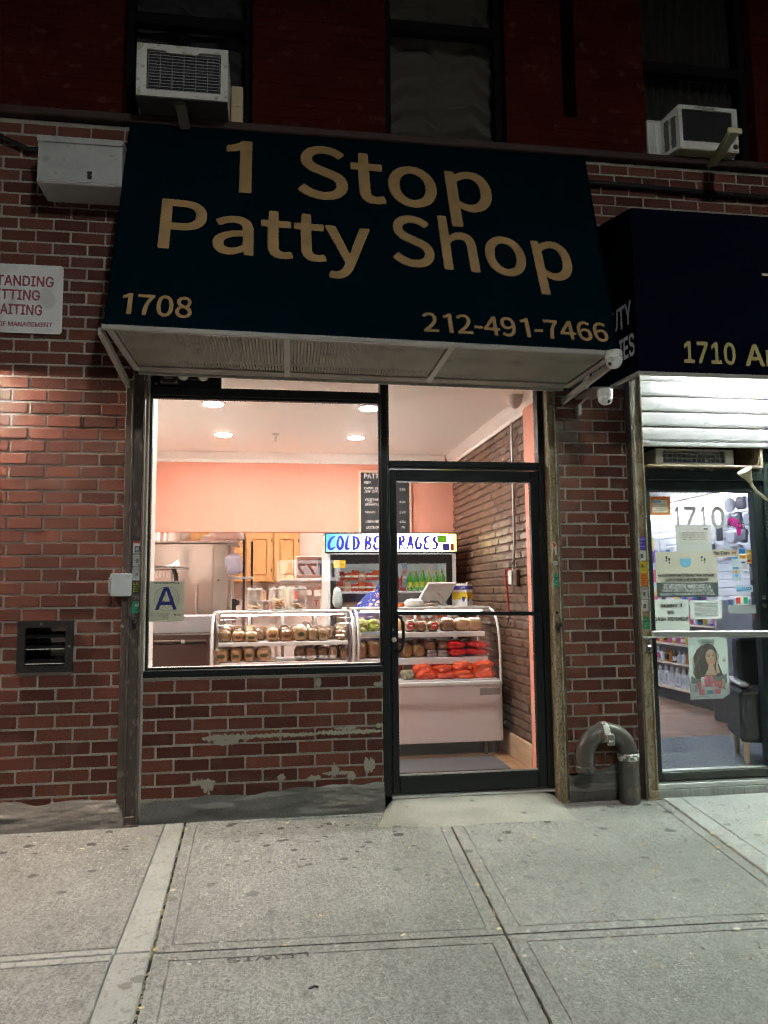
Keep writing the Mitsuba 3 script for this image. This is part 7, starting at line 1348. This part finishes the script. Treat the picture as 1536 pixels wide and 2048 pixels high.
COLS = {'white': (0.72, 0.74, 0.76), 'pink': (0.55, 0.10, 0.20), 'amber': (0.42, 0.16, 0.03), 'green': (0.10, 0.28, 0.06), 'black': (0.03, 0.03, 0.03), 'yellow': (0.62, 0.46, 0.08), 'blue': (0.05, 0.14, 0.45), 'purple': (0.18, 0.05, 0.35)}
def jug(x, y, z, c, label, group):
    t = thing('jug', label, 'jug', group)
    part(t, 'body', cat(box(x - .05, x + .05, y - .058, y + .058, z, z + .17, .012)), plain(COLS[c], 0.35))
    part(t, 'shoulder', prism([(y - .056, z + .165), (y + .056, z + .165), (y + .02, z + .225), (y + .012, z + .245), (y - .012, z + .245), (y - .02, z + .225)], .088, 'x', x - .044), plain(COLS[c], 0.35))
    part(t, 'cap', lathe([(.017, z + .244), (.017, z + .262), (0, z + .263)], (x, y, 0), 10), plain(COLS['amber'] if c == 'pink' else COLS['white'], .4))
    part(t, 'label', box(x - .0515, x - .0501, y - .03, y + .03, z + .05, z + .13), plain((0.45, 0.48, 0.52), .5))
n = {}
def nth(key): n[key] = n.get(key, 0) + 1; return n[key]
for i in range(17):
    c = 'pink' if i == 12 else 'white'; y = 2.66 + i * .135
    jug(4.78, y, LV[0] + .001, c, 'red jug among the white ones on the bottom shelf' if c == 'pink' else f'{ORD[nth("jug") - 1]} white jug from the door on the bottom shelf of the beauty supply rack', None if c == 'pink' else 'white jugs on the bottom shelf')
pal = {1: ['amber', 'green', 'amber', 'green', 'white', 'white', 'white', 'white', 'white', 'black', 'white', 'yellow'], 2: ['yellow', 'yellow', 'pink', 'pink', 'white', 'pink', 'white'], 3: ['pink', 'yellow', 'white', 'blue'], 4: ['white', 'purple', 'blue', 'yellow']}
for lv in (1, 2, 3, 4):
    for i in range(26):
        c = pal[lv][(i * 7 // 3 + (i * i) % 3) % len(pal[lv])]; y = 2.62 + i * .098; h = r4.uniform(.12, .19); r = r4.uniform(.026, .038)
        t = thing('bottle', f'{ORD[nth((c, lv)) - 1]} {c} bottle from the door on the {ORD[lv]} shelf of the beauty supply rack', 'bottle', f'{c} bottles on the {ORD[lv]} beauty shelf'); x = 4.74; z = LV[lv] + .001
        part(t, 'body', lathe([(0, z), (r, z + .002), (r, z + h * .62), (r * .6, z + h * .72), (r * .36, z + h * .76), (r * .36, z + h * .98), (0, z + h)], (x, y, 0), 10), plain(COLS[c], 0.3), smooth=40)
        if i % 2: part(t, 'label', lathe([(r + .0006, z + h * .15), (r + .0006, z + h * .5)], (x, y, 0), 10), plain(COLS[['white', 'black', 'pink', 'white'][(i // 2) % 4]], .5), smooth=True)
hung = [(4.55, 2.02, 'yellow'), (4.40, 2.0, 'white'), (4.25, 1.98, 'white'), (4.7, 1.86, 'purple'), (4.56, 1.85, 'purple'), (4.42, 1.86, 'purple'), (4.27, 1.84, 'blue'), (4.13, 1.84, 'blue'), (4.0, 1.85, 'white'), (4.65, 1.62, 'green'), (4.5, 1.60, 'pink'), (4.35, 1.62, 'white'), (3.7, 2.1, 'blue'), (3.55, 2.08, 'black'), (3.4, 2.1, 'white'), (3.25, 2.05, 'pink'), (3.1, 2.08, 'white'), (2.95, 2.05, 'black'), (3.65, 1.85, 'pink'), (3.5, 1.84, 'black'), (3.3, 1.82, 'white'), (3.12, 1.85, 'black'), (2.95, 1.83, 'white')]
for y, z, c in hung:
    q = 1 if (y * 100) % 2 < 1 else -1
    t = thing('hanging_pack', f'{ORD[nth(("pack", c)) - 1]} {c} pack hanging on the white slatted wall of the beauty supply shop', 'pack', f'{c} packs on the slatted wall')
    part(t, 'card', box(5.035, 5.05, y - .055, y + .055, z - .09, z + .08, .004), plain(COLS[c], .35)); part(t, 'header', box(5.034, 5.051, y - .055, y + .055, z + .0805, z + .105, .003), WH); part(t, 'hook', tube([(5.10, y, z + .09), (5.02, y, z + .093)], .003, 5), M_ALU)
PK = [plain(c, 0.12, 0.9) for c in ((0.50, 0.52, 0.60), (0.14, 0.13, 0.16), (0.62, 0.64, 0.70), (0.30, 0.24, 0.40))]
for i in range(28):
    a_, b_ = i % 7, i // 7; y = 1.0 + a_ * .19; z = 1.78 + b_ * .165; x = 4.62 + .05 * (b_ % 2)
    t = thing('clear_pack', f'glossy clear pack hanging {ORD[a_]} from the door in the {ORD[b_]} row from the bottom', 'pack', 'clear hanging packs')
    part(t, 'pouch', blob((x, y, z), (.028, .075, .068), .6, 9, i, .35, 22), PK[(i * 5 + b_) % 4], smooth=25); part(t, 'hook', tube([(x, y, z + .06), (x + .1, y, z + .075), (5.1, y, z + .085)], .003, 4), M_ALU)
k = thing('display_rack', 'black display rack of small packs near the beauty supply counter', 'display rack')
part(k, 'base', box(4.38, 5.09, 0.75, 2.15, BZ + .001, 0.42, .006), M_BLACK); part(k, 'back', box(4.85, 5.09, 0.75, 2.15, 0.421, 1.75, .006), M_BLACK); part(k, 'ledge', box(4.36, 4.849, 0.75, 2.16, 0.4205, 0.44, .003), plain((0.55, 0.35, 0.33)))
for zi in range(6):
    for yi in range(8):
        part(k, 'small_pack', box(4.80, 4.848, 0.80 + yi * .165, 0.92 + yi * .165, 0.50 + zi * .20, 0.64 + zi * .20, .006), plain([(0.16, 0.05, 0.06), (0.02, 0.02, 0.02), (0.14, 0.13, 0.13), (0.03, 0.03, 0.035)][(zi * 3 + yi) % 4], .3))
k = thing('armchair', 'black armchair with wooden legs just inside the beauty supply door', 'chair')
def turned(m_): return move(rot(m_, math.radians(-21), (0, 0, 1), (3.40, 0.24, 0)), (0.05, 0, 0))
DKL = plain((0.003, 0.0033, 0.004), 0.6)
def pad(xs, ys, zs_, r=.045): return turned(man(m3.Manifold.batch_hull([m3.Manifold.sphere(r, 16).translate((x, y, z)) for x in xs for y in ys for z in zs_])))
part(k, 'seat', pad((3.435, 3.86), (0.27, 0.70), (0.33, 0.63)), DKL, smooth=40)
part(k, 'armrest', turned(box(3.40, 3.47, .235, .72, 0.69, 0.722, .012)), M_ALU); part(k, 'back', pad((3.50, 3.86), (0.60, 0.70), (0.60, 1.0)), DKL, smooth=40)
for x, y in ((3.425, .25), (3.84, .25), (3.45, .69), (3.84, .69)): part(k, 'leg', turned(tube([(x, y, BZ + .012), (x, y, .29)], [.016, .028], 12)), M_BASE, smooth=40)

# ---------------------------------------------------------------- leaves and scraps on the pavement
r5 = random.Random(21)
LEAFM = [plain(c, 0.7) for c in ((0.50, 0.40, 0.12), (0.58, 0.50, 0.22), (0.42, 0.30, 0.10), (0.62, 0.58, 0.36))]
def leaf(x, y, L, a, m_, z=0.0015):
    W = L * r5.uniform(.22, .38); bend = r5.uniform(.1, .35) * L
    def fn(u, w):
        c = (w - .5) * 2 * W * np.sin(np.pi * np.clip(u, .03, .97)) ** .8
        return np.stack([(u - .5) * L, c, bend * (2 * u - 1) ** 2 * .5 + .25 * np.abs(c)], -1)
    v, f = sheet((0, 0, 0), (0, 0, 0), (0, 0, 0), (0, 0, 0), 7, 2, fn)
    v, f = rot((v, f), a); return v + [x, y, z], f
spots = []
for _ in range(46):
    if r5.random() < .42:
        y = r5.uniform(-2.3, -.15); spots.append((r5.choice([lineA, lineB, lineR])(y) + r5.gauss(0, .012), y))
    else: spots.append((r5.uniform(-1.7, 3.0), r5.uniform(-2.4, -.15)))
for x, y in spots:
    single('fallen_leaf', leaf(x, y, r5.uniform(.018, .036), r5.uniform(0, 6.3), r5.choice(LEAFM)), r5.choice(LEAFM), 'tiny dry yellow leaf scrap lying loose on the pavement' if min(abs(x - q(y)) for q in (lineA, lineB, lineR)) > .04 else 'tiny dry yellow leaf scrap caught in a pavement joint', 'leaf', 'leaf scraps on the pavement' if min(abs(x - q(y)) for q in (lineA, lineB, lineR)) > .04 else 'leaf scraps in the joints')
cr = []
for _ in range(520):
    if r5.random() < .5:
        y = r5.uniform(-2.6, -.06); ln = r5.choice([lineA, lineB, lineR, lineA, lineR]); x = ln(y) + r5.gauss(0, .006); z = -.012
    else: x, y, z = r5.uniform(.8, 3.2), r5.uniform(-2.3, -.3), .0005
    s = r5.uniform(.002, .0065); cr.append(rot(move(box(-s, s, -s * .6, s * .6, 0, s * .8), (x, y, z)), r5.uniform(0, 6), (0, 0, 1), (x, y, z)))
scene['grit'] = mikit.ply(cat(*cr), plain((0.52, 0.48, 0.36), 0.9)); labels['grit'] = {'label': 'pale crumbs and grit in the pavement joints', 'kind': 'stuff'}
single('drinking_straw', tube([(0.40, -.20, .004), (0.385, -.23, .004), (0.39, -.265, .004), (0.42, -.285, .004)], .003, 6), M_WHITE, 'bent white straw lying on the pavement below the brick bulkhead', 'straw', smooth=True)
single('paper_scrap', blob((1.93, -2.02, .006), (.018, .010, .005), .8, 8, 3, .3, 60), plain((0.6, 0.6, 0.56)), 'small crumpled white paper on the pavement at the right', 'paper scrap', smooth=30)
single('black_scrap', cat(tube([(0.15, -2.20, .003), (0.165, -2.195, .005), (0.178, -2.20, .002)], .0035, 6), blob((0.15, -2.202, .003), (.007, .008, .003), 1, 6)), M_BLACK, 'small black scrap lying on the pavement near the scratched name', 'scrap')

# ---------------------------------------------------------------- the lit sign across the street that the glass reflects
k = thing('pizza_sign', 'white lit sign with red letters across the street, seen only as a reflection', 'sign')
YS = -21.5
part(k, 'box', box(0.2, 2.4, YS - .25, YS - .001, 1.80, 2.56, .02), M_CASING)
scene[f'{k}__face'] = mikit.ply(sheet((2.38, YS, 1.82), (0.22, YS, 1.82), (0.22, YS, 2.54), (2.38, YS, 2.54)), WH, emitter=area((FAR_SIGN, FAR_SIGN * .97, FAR_SIGN * .9)))
v, f = text('PIZZA', 0.46, 0, 0, 0, 'c', True, w=1.75); v = np.stack([1.32 - v[:, 0], YS + .004 - v[:, 1], 1.95 + v[:, 2]], 1)
part(k, 'lettering', (v, f), plain((0.55, 0.03, 0.06)))
